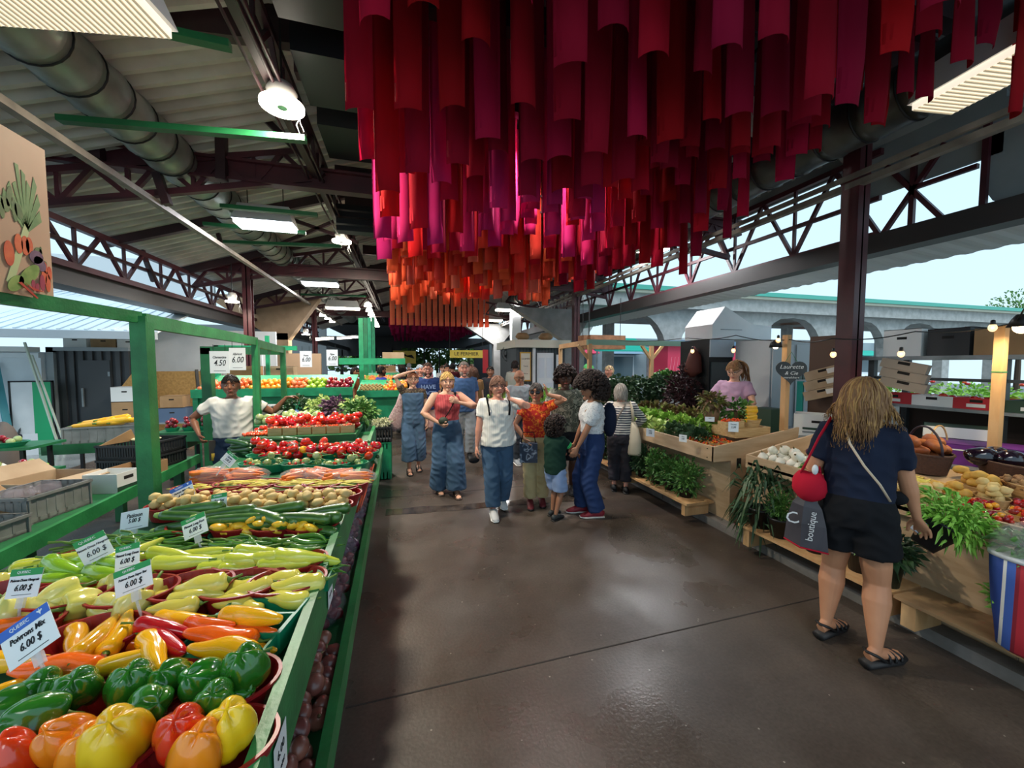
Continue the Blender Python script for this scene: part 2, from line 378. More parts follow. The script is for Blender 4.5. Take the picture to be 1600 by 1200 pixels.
# ducts
def duct(x0,y0,x1,y1,z,r):
    mb=MB(); n=int(abs(y1-y0)/.34); pts=[];rad=[]
    for i in range(n+1):
        t=i/n; p=(x0+(x1-x0)*t,y0+(y1-y0)*t,z)
        pts+=[p,(p[0],p[1]+.02,z),(p[0],p[1]+.04,z)]; rad+=[r,r*1.06,r]
    mb.loft(pts,rad,22)
    for i in range(n):
        t=(i+.25)/n; p=(x0+(x1-x0)*t,y0+(y1-y0)*t,z); mb.loft([p,(p[0],p[1]+.012,z)],[r*1.045,r*1.045],22,1)
    return mb
S('trim_17',duct(-2.5,.2,-2.65,22,4.05,.23),[galv,blackm],True)
S('trim_18',duct(4.25,-.5,4.0,14,4.0,.25),[M('dull duct','5f6462',.4,.5,col2='444846',scale=3),blackm],True)
# columns
def column(x,y,top,w=.2,z0=0):
    mb=MB(); mb.box(x-w/2,x+w/2,y-w/2,y-w/2+.015,z0,top); mb.box(x-w/2,x+w/2,y+w/2-.015,y+w/2,z0,top); mb.box(x-.01,x+.01,y-w/2,y+w/2,z0,top); mb.box(x-w/2-.04,x+w/2+.04,y-w/2-.04,y+w/2+.04,z0,z0+.02)
    # side-on channel plates
    mb.box(x-w/2,x-w/2+.012,y-w/2+.015,y+w/2-.015,z0,top); return mb
redcol=M('maroon column','4a181f',.45,col2='3c1319',scale=4)
for i,(x,y,b) in enumerate(((4.5,2.97,.06),(4.5,9.7,.06),(4.6,16.4,.06),(-3.25,9.7,0),(-3.3,16.4,0))):
    o=column(x,y,3.9,.16,b).build('steel_column',redcol)
    tag(o,['maroon steel column behind the right-hand stall boxes','maroon steel column beside the far white plant stall','maroon steel column furthest down the right side','maroon steel column behind the orange stand on left','far maroon steel column on the left side'][i],'column',kind='structure')
tag(MB().box(-.05,.05,-.09,.09,-.005,.005).build('paper_label',M('aged yellow label','b9a76a',.7),None,False,(-2.36,2.75,3.84)),'small aged yellow label stuck on the left duct','label').rotation_euler=(0,R(-35),0)
# green lamp-track rails across the left bay
mb=MB()
for p,q in ((at(92,186,3.72),at(478,218,3.72)),(at(345,322,3.75),at(496,336,3.75)),(at(318,350,3.75),at(478,364,3.75)),(at(350,378,3.75),at(534,385,3.75)),(at(238,45,3.9),at(360,72,3.9)),(at(470,460,3.75),at(572,463,3.75))): mb.bar(p,q,.07,.05)
S('trim_19',mb,green_d)
# concrete portal frames further down and the hall behind to the right
def arch(mb,x0,x1,y0,y1,zs,zt,cw=.35,ch=.5):
    """pillar pair with chamfered haunches carrying a beam, in plane y0..y1"""
    T=Matrix(((1,0,0,0),(0,0,-1,y1),(0,1,0,0),(0,0,0,1)))
    d=y1-y0
    L=[(x0,0),(x0+cw,0),(x0+cw,zs)]
    for i in range(1,6):
        a=PI/2*i/6; L.append((x0+cw+ch*2*(1-math.cos(a)),zs+(zt-zs-.3)*math.sin(a)))
    L+=[((x0+x1)/2,zt-.28),((x0+x1)/2,zt),(x0,zt)]
    mb.prism(L,0,d,0,T)
    mb.prism([(x0+x1-p[0],p[1]) for p in reversed(L)],0,d,0,T)
mb=MB()
for i in range(7): arch(mb,6.3+4.2*i,10.5+4.2*i,13.4,13.8,2.0,4.0,.28,.75)
mb.box(6.3,36,13.0,13.35,3.85,4.35)
S('wall_back',mb,conc)
S('roof_edge',MB().box(6.2,36,12.8,13.1,4.35,4.45).box(6.2,36,12.8,20,4.52,4.55),M('cream fascia','dcd6c0',.6))
S('roof_edge',MB().box(6.2,36,12.7,12.95,4.45,4.62),M('verdigris fascia','4fae9a',.5))
S('roof_edge',MB().box(6.2,36,13.8,21,4.1,4.2),M('timber ceiling','8a5a3c',.7,col2='a9a49a',scale=.4,contrast=(.45,.5)))
mb=MB()
for i in range(7): mb.box(6.3+4.2*i,6.8+4.2*i,18.8,19.2,0,4.1)
S('wall_back',mb,conc)
# concrete frames inside, far right and far left of the aisle
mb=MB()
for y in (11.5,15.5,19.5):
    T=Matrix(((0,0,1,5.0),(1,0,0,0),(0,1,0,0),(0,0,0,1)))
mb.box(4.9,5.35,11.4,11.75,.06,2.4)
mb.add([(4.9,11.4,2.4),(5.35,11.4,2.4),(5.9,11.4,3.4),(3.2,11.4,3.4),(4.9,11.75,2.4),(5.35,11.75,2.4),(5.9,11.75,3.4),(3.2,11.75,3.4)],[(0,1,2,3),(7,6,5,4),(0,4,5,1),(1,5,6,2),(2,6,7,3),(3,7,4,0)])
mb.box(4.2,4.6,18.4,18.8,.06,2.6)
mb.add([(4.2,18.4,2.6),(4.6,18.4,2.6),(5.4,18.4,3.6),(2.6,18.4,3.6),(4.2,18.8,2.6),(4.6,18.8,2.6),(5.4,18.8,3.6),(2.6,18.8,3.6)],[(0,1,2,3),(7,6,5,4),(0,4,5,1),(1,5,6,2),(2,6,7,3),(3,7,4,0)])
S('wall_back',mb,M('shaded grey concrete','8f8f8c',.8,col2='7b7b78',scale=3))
mb=MB(); mb.box(-3.75,-3.4,13.2,13.6,0,2.6)
mb.add([(-3.75,13.2,2.4),(-3.4,13.2,2.4),(-2.5,13.2,3.7),(-5.6,13.2,3.7),(-3.75,13.6,2.4),(-3.4,13.6,2.4),(-2.5,13.6,3.7),(-5.6,13.6,3.7)],[(0,1,2,3),(7,6,5,4),(0,4,5,1),(1,5,6,2),(2,6,7,3),(3,7,4,0)])
S('wall_left',mb,M('tan concrete','a2876a',.8,col2='8c7459',scale=3))
# far end of the hall: dark fascia, glazed front with trees beyond
S('wall_back',MB().box(-8,-.2,34,34.3,2.3,3.9).box(-.2,8,34,34.3,3.0,3.9).box(-8,-7.5,34,34.3,0,2.3).box(6,8,34,34.3,0,3.0),M('black fascia','15171a',.5))
mb=MB()
for i in range(11): mb.box(-7.5+1.3*i,-7.4+1.3*i,34,34.2,0,3.0)
mb.box(-7.5,6,34,34.2,1.1,1.17)
S('window_1',mb,blackm)
# bright blue-green clerestory lights at the far left
S('wall_left',MB().box(-12,-4.6,26,26.2,0,3.9),M('far grey wall','6c7476',.7))
# grid that carries the ribbons
mb=MB()
for x in (-.25,.95,2.15,3.45): mb.bar((x,1.1,4.8),(x,17.2,4.8),.04,.04)
for y in [1.1+i*1.0 for i in range(17)]: mb.bar((-.3,y,4.84),(3.5,y,4.84),.03,.03)
for x in (-.25,3.45):
    for y in (1.1,5,9.5,13,17): mb.bar((x,y,4.8),(x,y,5.2),.01,.01)
S('trim_20',mb,blackm)
# ---------------- lamps
lens=M('lamp lens','fff4e0',.5,emit=9)
lensw=M('cool lamp lens','f4f6ff',.5,emit=5)
lensr=M('ribbed warm lens','fff0da',.5,emit=.62); lampbody=M('lamp housing','c9c8c2',.4,.3)
def lightchild(p,loc,e,size,col,shape='DISK',sy=None,spread=PI):
    L=bpy.data.lights.new('lamp_glow','AREA'); L.energy=e*LAMP; L.shape=shape; L.size=size; L.color=col
    if sy: L.size_y=sy
    o=bpy.data.objects.new('lamp_glow',L); COL.objects.link(o); o.parent=p; o.location=loc; return o
def highbay(p,e,label,col=(1,.9,.72),r=.17):
    t=E('high_bay_lamp',label,'lamp',p)
    MB().lathe([(r*.3,.0),(r*.55,.02),(r*.7,.1),(r*.5,.16),(.02,.17)],24,0,(0,0,.02)).build('housing',lampbody,t,True)
    MB().lathe([(r*.25,-.005),(r,-.005),(r,.02),(r*.25,.02)],28).build('lens',lens,t,True)
    MB().lathe([(r*.01,-.012),(r*.22,-.012),(r*.22,.0),(.01,.0)],16).build('sensor',M('grey plastic','8a8a88',.5),t)
    MB().bar((0,0,.15),(0,0,.75),.012).tube([(.1,.02,.1),(.13,.03,-.1),(.16,.02,-.17),(.13,0,-.2),(.1,.02,-.12),(.12,.05,-.05)],.004,5).build('hanger',blackm,t)
    lightchild(t,(0,0,-.03),e,r*1.9,col); return t
def troffer(p,rz,e,label,L=1.1,W=.34,col=(.93,.95,1),m=None):
    ribbed=(m is lensr)
    t=E('box_lamp',label,'lamp',p,rz)
    MB().add([(-L/2,-W/2,.0),(L/2,-W/2,0),(L/2,W/2,0),(-L/2,W/2,0),(-L/2*.85,-W/2*.6,.24),(L/2*.85,-W/2*.6,.24),(L/2*.85,W/2*.6,.24),(-L/2*.85,W/2*.6,.24)],[(4,5,6,7),(0,1,5,4),(1,2,6,5),(2,3,7,6),(3,0,4,7)]).build('housing',M('white lamp housing','d5d8da',.5),t)
    mb=MB(); mb.box(-L/2*.95,L/2*.95,-W/2*.92,W/2*.92,-.05,0)
    for i in range(28): x=-L/2*.93+L*.93*i/27; mb.box(x-.006,x+.006,-W/2*.9,W/2*.9,-.056,-.05,1 if ribbed else 0)
    mb.build('lens',[m or lensw,M('lens rib','d8c8a8',.5,emit=.25)],t)
    MB().bar((-L*.3,0,.2),(-L*.3,0,.6),.01).bar((L*.3,0,.2),(L*.3,0,.6),.01).build('hanger',blackm,t)
    if not ribbed: lightchild(t,(0,0,-.08),e,L*.9,col,'RECTANGLE',W*.85)
    return t
highbay(at(441,167,3.85),95,'round bright lamp hanging above the green stall, nearest one')
highbay(at(534,378,3.95),85,'round bright lamp on the long truss, second one from camera')
highbay(Vector((1.75,4.6,4.35)),75,'added round lamp brightening the magenta strips from inside, nearer one',(1,.95,.9)); highbay(Vector((1.6,8.4,4.2)),70,'added round lamp brightening the coral strips from inside, further one',(1,.95,.9))  # both lamps are added inside the canopy to brighten the middle strips
for px,py,l in ((363,472,'small warm round lamp by the left maroon column'),(478,523,'small warm round lamp above the fruit stall signs')): highbay(at(px,py,2.9 if px<400 else 2.6),20,l,r=.12)
troffer(at(416,350,3.75),0,70,'cool white box lamp hanging under left duct',.78,.36)
troffer(at(501,443,3.75),0,60,'white box lamp hanging further down the left bay',.85,.4)
troffer(at(62,-20,3.5),R(-10),60,'ribbed box lamp at the top left corner',.95,.42,(1,.93,.82),lensr)
troffer(at(1590,92,3.62),R(82),50,'bright box lamp at the top right behind red strips',.95,.38,(1,.96,.88),lensr)
troffer(at(1000,386,3.9),0,130,'bright box lamp below the pink strips on right',1.1,.4,m=lens)
troffer(at(797,484,3.7),0,75,'box lamp right of the salmon strips',1.1,.4,m=lens)
troffer(at(768,500,3.7),0,70,'box lamp next to the lower salmon fringe',1.0,.4,m=lens)
troffer(at(536,481,3.6),0,60,'bright box lamp above the far fruit signs',1.1,.3,m=lens)
for k,(px,py) in enumerate(((504,493),(512,498),(519,503),(575,478),(577,486),(580,492),(582,497),(584,501),(587,506),(589,510))):
    p=at(px,py,3.45); t=E('spot_lamp','small warm lamp in the receding rows under the ceiling','lamp',p,0,'rows of small warm ceiling lamps')
    MB().lathe([(.02,-.02),(.12,-.02),(.09,.08),(.03,.12)],14).build('lamp_shade',lens,t,True)
    MB().bar((0,0,.1),(0,0,.3),.01).build('hanger',blackm,t)
for i,(p,l) in enumerate(((Vector((1.4,7.5,3.0)),0),(Vector((1.5,12.5,3.4)),0))): pass
def strip(p,q,label):
    t=E('tube_lamp',label,'lamp',p); d=Vector(q)-Vector(p)
    MB().bar((0,0,0),d,.06,.04).build('tube',lens,t); MB().bar((0,0,.04),d+Vector((0,0,.04)),.09,.04).build('housing',lampbody,t)
strip(at(495,531,2.45),at(520,529,2.45),'left glowing tube lamp over the far stalls'); strip(at(528,529,2.45),at(558,527,2.45),'right glowing tube lamp over the far stalls')

# trees outside the glazed end and beyond the left eaves
def far_tree(c,r,label):
    rn_=random.Random(int(c[0]*7+c[1])); t=E('tree',label,'tree',c); lm=M('far leaf','4f7a3a',.6,col2='7aa052',scale=2); vs=MB()
    for i in range(420):
        d=Vector((rn_.gauss(0,1),rn_.gauss(0,1),rn_.gauss(0,1))).normalized()*r*(.5+.5*rn_.random()); p=Vector((d.x,d.y,d.z*.8+r+.6)); s_=.28
        a=Vector((rn_.uniform(-1,1),rn_.uniform(-1,1),rn_.uniform(-1,1))).normalized()*s_; b=a.cross(Vector((rn_.uniform(-1,1),.3,rn_.uniform(-1,1)))).normalized()*s_*.6
        vs.add([p-a,p+b,p+a,p-b],[(0,1,2,3)])
    vs.build('crown',lm,t); MB().loft([(0,0,-.1),(0,0,r+.6)],[.16,.08],8).build('trunk',M('bark','5a4a3c',.9),t)
for i,(x,y,r) in enumerate(((-5.5,38,1.7),(-2.6,39.5,1.9),(.4,38.5,1.6),(3.2,39.5,1.9),(6.2,38.5,1.7))): far_tree((x,y,0),r,'green tree outside the glazed far end, '+['leftmost','second from left','middle one','second from right','rightmost'][i])

# shop fronts across the street, seen through the arches
t=E('shop_building','long pale shop building across the street beyond the arches','building',(0,0,0))
MB().box(6.5,48,26,30,-.1,3.6).build('wall',M('shop wall','9aa7ad',.7,col2='87949b',scale=.5),t)
for i in range(11):
    x=7.5+3.6*i; w_=MB().box(x,x+2.2,25.95,26,.4,2.3).build('window',M('shop window frame','e2e6e8',.5),t); MB().box(x+.1,x+2.1,25.93,25.96,.5,2.2).build('pane',M('shop glass','5a6f78',.1),w_)
    MB().prism([(0,2.35),(0,2.9),(-1.0,2.4)],x-.2,x+2.4,0,Matrix(((0,0,1,0),(1,0,0,25.95),(0,1,0,0),(0,0,0,1)))).build('awning',[M('teal canvas','1fae97',.6),M('kiosk red','d83a5a',.6),M('awning blue grey','7f99ac',.6)][i%3],t)
# ================= produce kinds (each a mesh with its stem as a part)
def glossy(name,c,c2=None,r=.16,var=.08,scale=5): return M(name,c,r,col2=c2,scale=scale,var=var,coat=.5,bump=.02,bscale=30)
stemg=M('green stem','5d7d2c',.5,var=.1)
brown=M('dry stem','7a6a45',.8)
def bell_mesh(seed,elong=1.15,lob=4):
    rnd=random.Random(seed); ph=rnd.random()*6; am=[.8+.5*rnd.random() for _ in range(lob)]
    def fn(q):
        u=math.atan2(q.y,q.x); r=math.hypot(q.x,q.y); z=q.z
        k=int(((u+ph)/(2*PI)*lob)%lob)
        lobe=abs(math.cos((u+ph)*lob/2)); d=(lobe**.55)*.30*am[k]
        body=r**.62 if r>0 else 0
        taper=1-.16*max(0,-z)**1.2
        rr=body*(.75+d*.85)*taper
        zz=z
        if z>.55: zz=z-.5*(z-.55)*(1-r*0.9)*2.2*(1-.25*lobe)
        if z<-.5: zz=z+(-z-.5)*(1-lobe)*.55
        return Vector((rr*math.cos(u),rr*math.sin(u),zz))
    return MB().ball((0,0,0),(.048,.048,.048*elong),28,20,0,fn)
def bell(name,mat,seed,elong,label='bell pepper',kind='bell_pepper'):
    o=bell_mesh(seed,elong,3 if seed in (5,8) else 4).build(kind,mat,None,True); tag(o,label,'pepper')
    MB().loft([(0,0,.030*elong),(0,.001,.045*elong),(.006,.003,.062*elong)],[.012,.005,.0055],9).build('stem',stemg,o,True)
    return proto(o)
def curved(L,bend,n,prof,mi=0,mb=None,lob=3,la=.06,seed=0,wob=0,nn=14):
    mb=mb or MB(); rnd=random.Random(seed); pts=[];rad=[]
    ph=rnd.random()*6
    for i in range(n+1):
        t=i/n; pts.append((L*(t-.5),bend*math.sin(PI*t)+wob*math.sin(ph+t*9),wob*.6*math.cos(ph+t*11))); rad.append(max(.0008,prof(t)*(1+.5*wob*20*math.sin(ph+t*17)*.5)))
    return mb.loft(pts,rad,nn,mi,lobes=lob,la=la)
def longp(mat,L,Rr,bend,seed,tip=.12,wob=.003,kind='long_pepper',n=20,sh=.32):
    def prof(t):
        if t<.06: return Rr*(.45+9*t)
        return Rr*(1-max(0,(t-sh)/(1-sh))**1.7*(1-tip))*(1 if t<.97 else max(.1,(1-t)/.03*.8+.1))
    o=curved(L,bend,n,prof,seed=seed,wob=wob).build(kind,mat,None,True); tag(o,'x','pepper')
    mb=MB(); mb.loft([(-L/2-.034,-.012,.006),(-L/2-.012,0,.003),(-L/2+.004,0,0),(-L/2+.008,0,0)],[.0035,.003,Rr*.45,Rr*.3],8); mb.build('stem',stemg,o,True)
    return proto(o)
P={}
for nm,c,c2 in (('green','1f5c17','2c7a22'),('orange','f07a12','f58f1c'),('yellow','f2b90d','f8cc28'),('red','c9200f','de3a1a'),('pale','d9cf55','e4dc7a')):
    mt=glossy(nm+' bell skin',c,c2)
    P['bell_'+nm]=[bell(nm,mt,s,e) for s,e in (((3,1.2),(8,1.32),(12,1.15)) if nm in ('green','pale') else ((5,1.45),(8,1.55),(12,1.4)))]
for nm,c,c2 in (('yellow','f4ac08','f8bf25'),('orange','ee5a10','f6751a'),('red','b80f14','d0221c'),('pale','dccf4c','e8e07c'),('lime','c4cf35','d9de62'),('brightgreen','7fae1f','98c430')):
    mt=glossy(nm+' long skin',c,c2)
    if nm in('pale',): P['long_'+nm]=[longp(mt,.15,.028,.012,s,.25,.003) for s in (1,2,3)]
    else: P['long_'+nm]=[longp(mt,.195,.027,.007*(-1)**s,s,.28,.0025) for s in (1,2,3)]
for nm,c,c2 in (('green','3b6f22','55882f'),('red','a5130f','c4261a')):
    mt=glossy(nm+' chilli skin',c,c2)
    P['chili_'+nm]=[longp(mt,.12 if nm=='green' else .1,.008,.022*(-1)**s,s+5,.1,.002,'chilli_pepper',12) for s in (1,2,3)]
def veg(kind,cat,mb,mats,smooth=True,parts=()):
    o=mb.build(kind,mats,None,smooth); tag(o,'x',cat)
    for nm,b,m in parts: b.build(nm,m,o,True)
    return proto(o)
zm=M('zucchini skin','2f5a23',.3,col2='5f8a3c',scale=60,var=.12,stretch=(.15,1,1),coat=.3,contrast=(.45,.7))
P['zuc']=[veg('zucchini','squash',curved(.22,.012,14,lambda t:.024*(.8+.25*t) if .04<t<.97 else .017,lob=6,la=.03,seed=s),zm,parts=[('stem',MB().loft([(-.135,0,0),(-.107,0,0)],[.011,.014],6),M('pale zucchini end','8fae58',.5))]) for s in (1,2)]
cm=M('cucumber skin','1f3d20',.35,col2='3f6a35',scale=14,var=.15,stretch=(.2,1,1),coat=.2)
P['cuc']=[veg('cucumber','cucumber',curved(.22,.012,12,lambda t:.019*min(1,8*t+.35)*min(1,(1-t)*8+.35),lob=5,la=.03,seed=s),cm) for s in (1,2)]
ysq=M('yellow squash skin','f2b00c',.3,col2='f7c53a',scale=6,var=.05,coat=.3)
P['ysq']=[veg('yellow_squash','squash',curved(.24,.010,12,lambda t:(.017+.012*t)*min(1,6*t+.5)*min(1,(1-t)*9+.2),seed=s),ysq,parts=[('stem',MB().loft([(-.145,0,0),(-.118,0,0)],[.007,.012],6),stemg)]) for s in (1,2)]
def patty():
    def fn(q):
        u=math.atan2(q.y,q.x); k=1+.10*math.cos(9*u)*(1-abs(q.z)); return Vector((q.x*k,q.y*k,q.z*(.55 if q.z<0 else .5)))
    return MB().ball((0,0,0),.04,27,10,0,fn)
P['patty']=[veg('pattypan_squash','squash',patty(),ysq,parts=[('stem',MB().loft([(0,0,.012),(0,0,.035)],[.008,.005],6),stemg)])]
def lumpy(r,seed,amt=.08,fr=1.6,n=14,m=10):
    def fn(q): return q*(1+amt*noise.noise(q*fr+Vector((seed*3.1,0,0))))
    return MB().ball((0,0,0),r,n,m,0,fn)
pm=M('potato skin','d9bd7c',.6,col2='c7a765',scale=8,var=.06,bump=.1)
P['pot']=[veg('potato','potato',lumpy((.036,.027,.025),s,.25),pm) for s in (1,2,3)]
P['potbig']=[veg('potato','potato',lumpy((.06,.043,.04),s,.25),M('golden potato skin','d3a84a',.6,col2='c29338',scale=6,var=.05,bump=.1)) for s in (1,2)]
P['sweet']=[veg('sweet_potato','potato',lumpy((.10,.042,.042),s,.3,1.2),M('sweet potato skin','a8602f',.6,col2='8f4a22',scale=9,var=.08,bump=.2)) for s in (1,2)]
tm=glossy('tomato skin','c41c12','d9341c',.15,.12)
def tomato(r,s,mt,k='tomato'):
    def fn(q): return Vector((q.x*(1+.04*math.cos(5*math.atan2(q.y,q.x))),q.y*(1+.04*math.cos(5*math.atan2(q.y,q.x))),q.z*.82-(.12 if q.z>.9 else 0)))
    return veg(k,'tomato',MB().ball((0,0,0),r,14,10,0,fn),mt,parts=[('calyx',MB().add([(0,0,r*.72)]+[(r*(.5 if i%2==0 else .12)*math.cos(i*PI/5),r*(.5 if i%2==0 else .12)*math.sin(i*PI/5),r*.8) for i in range(10)],[(0,1+i,1+(i+1)%10) for i in range(10)]),stemg)])
P['tom']=[tomato(.036,1,tm)]; P['tomy']=[tomato(.036,1,glossy('golden tomato skin','f09a12','f5ae2a'))]
P['cherry']=[veg('cherry_tomato','tomato',MB().ball((0,0,0),.014,10,7),glossy('cherry tomato skin','c7201a','dd3a22',.15,.2))]
P['cherryy']=[veg('cherry_tomato','tomato',MB().ball((0,0,0),.016,10,7),glossy('yellow cherry skin','efa01c','f3b640',.15,.1))]
P['cherryd']=[veg('cherry_tomato','tomato',MB().ball((0,0,0),.016,10,7),glossy('dark cherry skin','7a1420','9a1c28',.15,.2))]
wo=M('white onion skin','eeece0',.35,col2='dcd9c4',scale=3,var=.04,stretch=(3,3,.4),coat=.2)
def onion(r,mt,k='onion'):
    def fn(q): z=q.z; return Vector((q.x,q.y,z*.85+(.25*(z-.8)*5 if z>.8 else 0)-(.1*(-z-.85)*-3 if z<-.85 else 0)))
    return veg(k,'onion',MB().ball((0,0,0),r,16,14,0,fn),mt,parts=[('root',MB().loft([(0,0,r*1.0),(0,0,r*1.25),(.004,0,r*1.5)],[r*.22,r*.1,r*.04],7),brown)])
P['wonion']=[onion(.045,wo)]
P['ronion']=[onion(.036,M('brown red onion skin','6e3a34',.35,col2='8d5244',scale=4,var=.15,stretch=(3,3,.4),coat=.3))]
P['ponion']=[onion(.04,M('purple onion skin','5a1f45',.3,col2='3a1232',scale=4,var=.15,stretch=(3,3,.4),coat=.3))]
P['beet']=[veg('beetroot','beetroot',lumpy(.033,1,.15),M('beet skin','6d5048',.8,col2='4d3436',scale=6,var=.15))]
P['orange']=[veg('nectarine','fruit',lumpy(.04,1,.06),glossy('nectarine skin','e8803a','d95a30',.3,.12,scale=2))]
P['mango']=[veg('orange','fruit',MB().ball((0,0,0),.04,12,8),glossy('orange fruit skin','ef9a1c','e88a14',.3,.08))]
P['lime']=[veg('green_apple','fruit',MB().ball((0,0,0),.038,12,8),glossy('green apple skin','a3c23a','8fb02a',.3,.08))]
P['apple']=[veg('red_apple','fruit',MB().ball((0,0,0),.038,12,8),glossy('red apple skin','a31226','7c0d1e',.25,.15))]
P['tan']=[veg('brown_kiwi','fruit',MB().ball((0,0,0),.03,10,7),M('kiwi skin','8a7444',.8,var=.15))]
P['eggr']=[veg('round_eggplant','eggplant',lumpy(.036,2,.1),glossy('mottled eggplant skin','7f9a4a','b8c48a',.3,.1,scale=12))]
P['egg']=[veg('eggplant','eggplant',lumpy((.12,.075,.07),s,.1),glossy('black eggplant skin','1a0f1e','120a14',.12,.05)) for s in (1,2)]
P['carrot']=[veg('carrot','carrot',curved(.17,.004,10,lambda t:.014*(1-.75*t) if t>.04 else .011,seed=s,lob=5,la=.04),M('carrot skin','ea7a2c',.5,col2='d96820',scale=8,var=.12)) for s in (1,2)]
P['beany']=[veg('wax_bean','bean',curved(.12,.008,7,lambda t:.0048*min(1,6*t+.2)*min(1,(1-t)*6+.1),seed=s,nn=6),M('wax bean skin','e0cf62',.45,var=.1)) for s in (1,2)]
P['beang']=[veg('green_bean','bean',curved(.12,.01,7,lambda t:.0045*min(1,6*t+.2)*min(1,(1-t)*6+.1),seed=s,nn=6),M('green bean skin','5f7f38',.45,var=.15)) for s in (1,2)]
P['spud']=[veg('small_potato','potato',lumpy((.024,.017,.016),s,.4,2.2,10,7),M('russet skin','9a7650',.8,col2='7d5c3c',scale=9,var=.12,bump=.2)) for s in (1,2)]
# ---------------- containers
redpl=M('red plastic','9c1d20',.35,col2='8a171c',scale=4); greenpl=M('green plastic tray','17805a',.35)
def basket_mesh(a,b,h,t=.004,n=32,mi=0,flare=.78):
    mb=MB(); pr=[(flare*.98,.0),(flare,.0),(1,h),(1.035,h),(1.035,h-.008),(1.0,h-.006)]
    pr=[(flare,0),(1,h-.006),(1.04,h-.006),(1.04,h),(.97,h),(flare-.04,.006)]
    mb.lathe([(r,z) for r,z in pr],n,mi,(0,0,0),a,b); return mb
def basket(name,mat,a,b,h,label,cat='basket'): return proto(tag(basket_mesh(a,b,h).build(name,mat,None,False),label,cat))
B={}
B['red']=basket('produce_basket',redpl,.115,.085,.075,'x'); B['green']=basket('produce_basket',greenpl,.10,.08,.06,'x')
def traybox(name,mat,lx,ly,h,t=.006,label='x',cat='tray',slots=0):
    mb=MB(); mb.box(-lx/2,lx/2,-ly/2,ly/2,0,t)
    mb.box(-lx/2,lx/2,-ly/2,-ly/2+t,t,h); mb.box(-lx/2,lx/2,ly/2-t,ly/2,t,h); mb.box(-lx/2,-lx/2+t,-ly/2+t,ly/2-t,t,h); mb.box(lx/2-t,lx/2,-ly/2+t,ly/2-t,t,h)
    return tag(mb.build(name,mat),label,cat)
wic=M('woven chip wood','cfae7c',.6,col2='b8925c',scale=40,stretch=(.2,1,3))
B['tray']=proto(traybox('produce_tray',greenpl,.20,.14,.05)); B['punnet']=proto(traybox('wooden_punnet',wic,.11,.11,.07,.003))
B['oval']=basket('chip_basket',wic,.13,.085,.06,'x'); B['round']=basket('chip_basket',wic,.085,.07,.06,'x'); B['big']=basket('chip_basket',wic,.17,.13,.09,'x')
def tz(y): return .775+.068*max(0,min(y,3.9)-.9)      # the stall top rises away from the camera
rnd=random.Random(11)
FARC={'cherry':MB(),'cherryy':MB()}; MERGE=[False]
def put(kind,p,rot,scale,label,group=None): 
    src=rnd.choice(P[kind]); return ct(src,p,rot,scale,label,group)
def pile(kinds,c,a,b,zs,n,desc,group=None,rz=0,jit=.3,flat=True,scale=1,size=(.03,.03,.03),tilt=.15,dome=.05,uniq=True):
    """n items heaped in an oval of half-axes a,b; a height field keeps each one on those below"""
    pts=[]; placed=[]
    sx,sy,sz=size
    for i in range(n):
        best=None
        for _ in range(14):
            r=math.sqrt(rnd.random())*.95; t=rnd.random()*2*PI; x=r*a*math.cos(t); y=r*b*math.sin(t)
            z=sz
            for (qx,qy,qz) in placed:
                d=math.hypot((qx-x)/(sx*1.9),(qy-y)/(sy*1.9))
                if d<1: z=max(z,qz+2*sz*.78*math.sqrt(max(0,1-d*d)))
            if best is None or z<best[2]: best=(x,y,z)
        placed.append(best); pts.append(Vector((c[0]+best[0],c[1]+best[1],zs+best[2])))
    od=order(pts) if uniq else None
    for i,p in enumerate(pts):
        k=kinds[i%len(kinds)] if isinstance(kinds,(list,tuple)) else kinds
        rot=((rnd.random()-.5)*2*tilt,(rnd.random()-.5)*2*tilt,rz+(rnd.random()-.5)*2*jit)
        if not flat: rot=(rnd.random()*6,rnd.random()*6,rnd.random()*6)
        d=desc[kinds.index(k)] if isinstance(desc,(list,tuple)) else desc
        if MERGE[0] and k in FARC: FARC[k].ball(p,(.013 if k=='cherry' else .012)*scale,8,6); continue
        put(k,p,rot,scale*(.92+.16*rnd.random()),(d+', '+od[i]) if uniq else d,group or (None if uniq else d))
def bsk(kind,p,rz,label,scale=1,group=None): return ct(B[kind],p,(0,0,rz),scale,label,group)
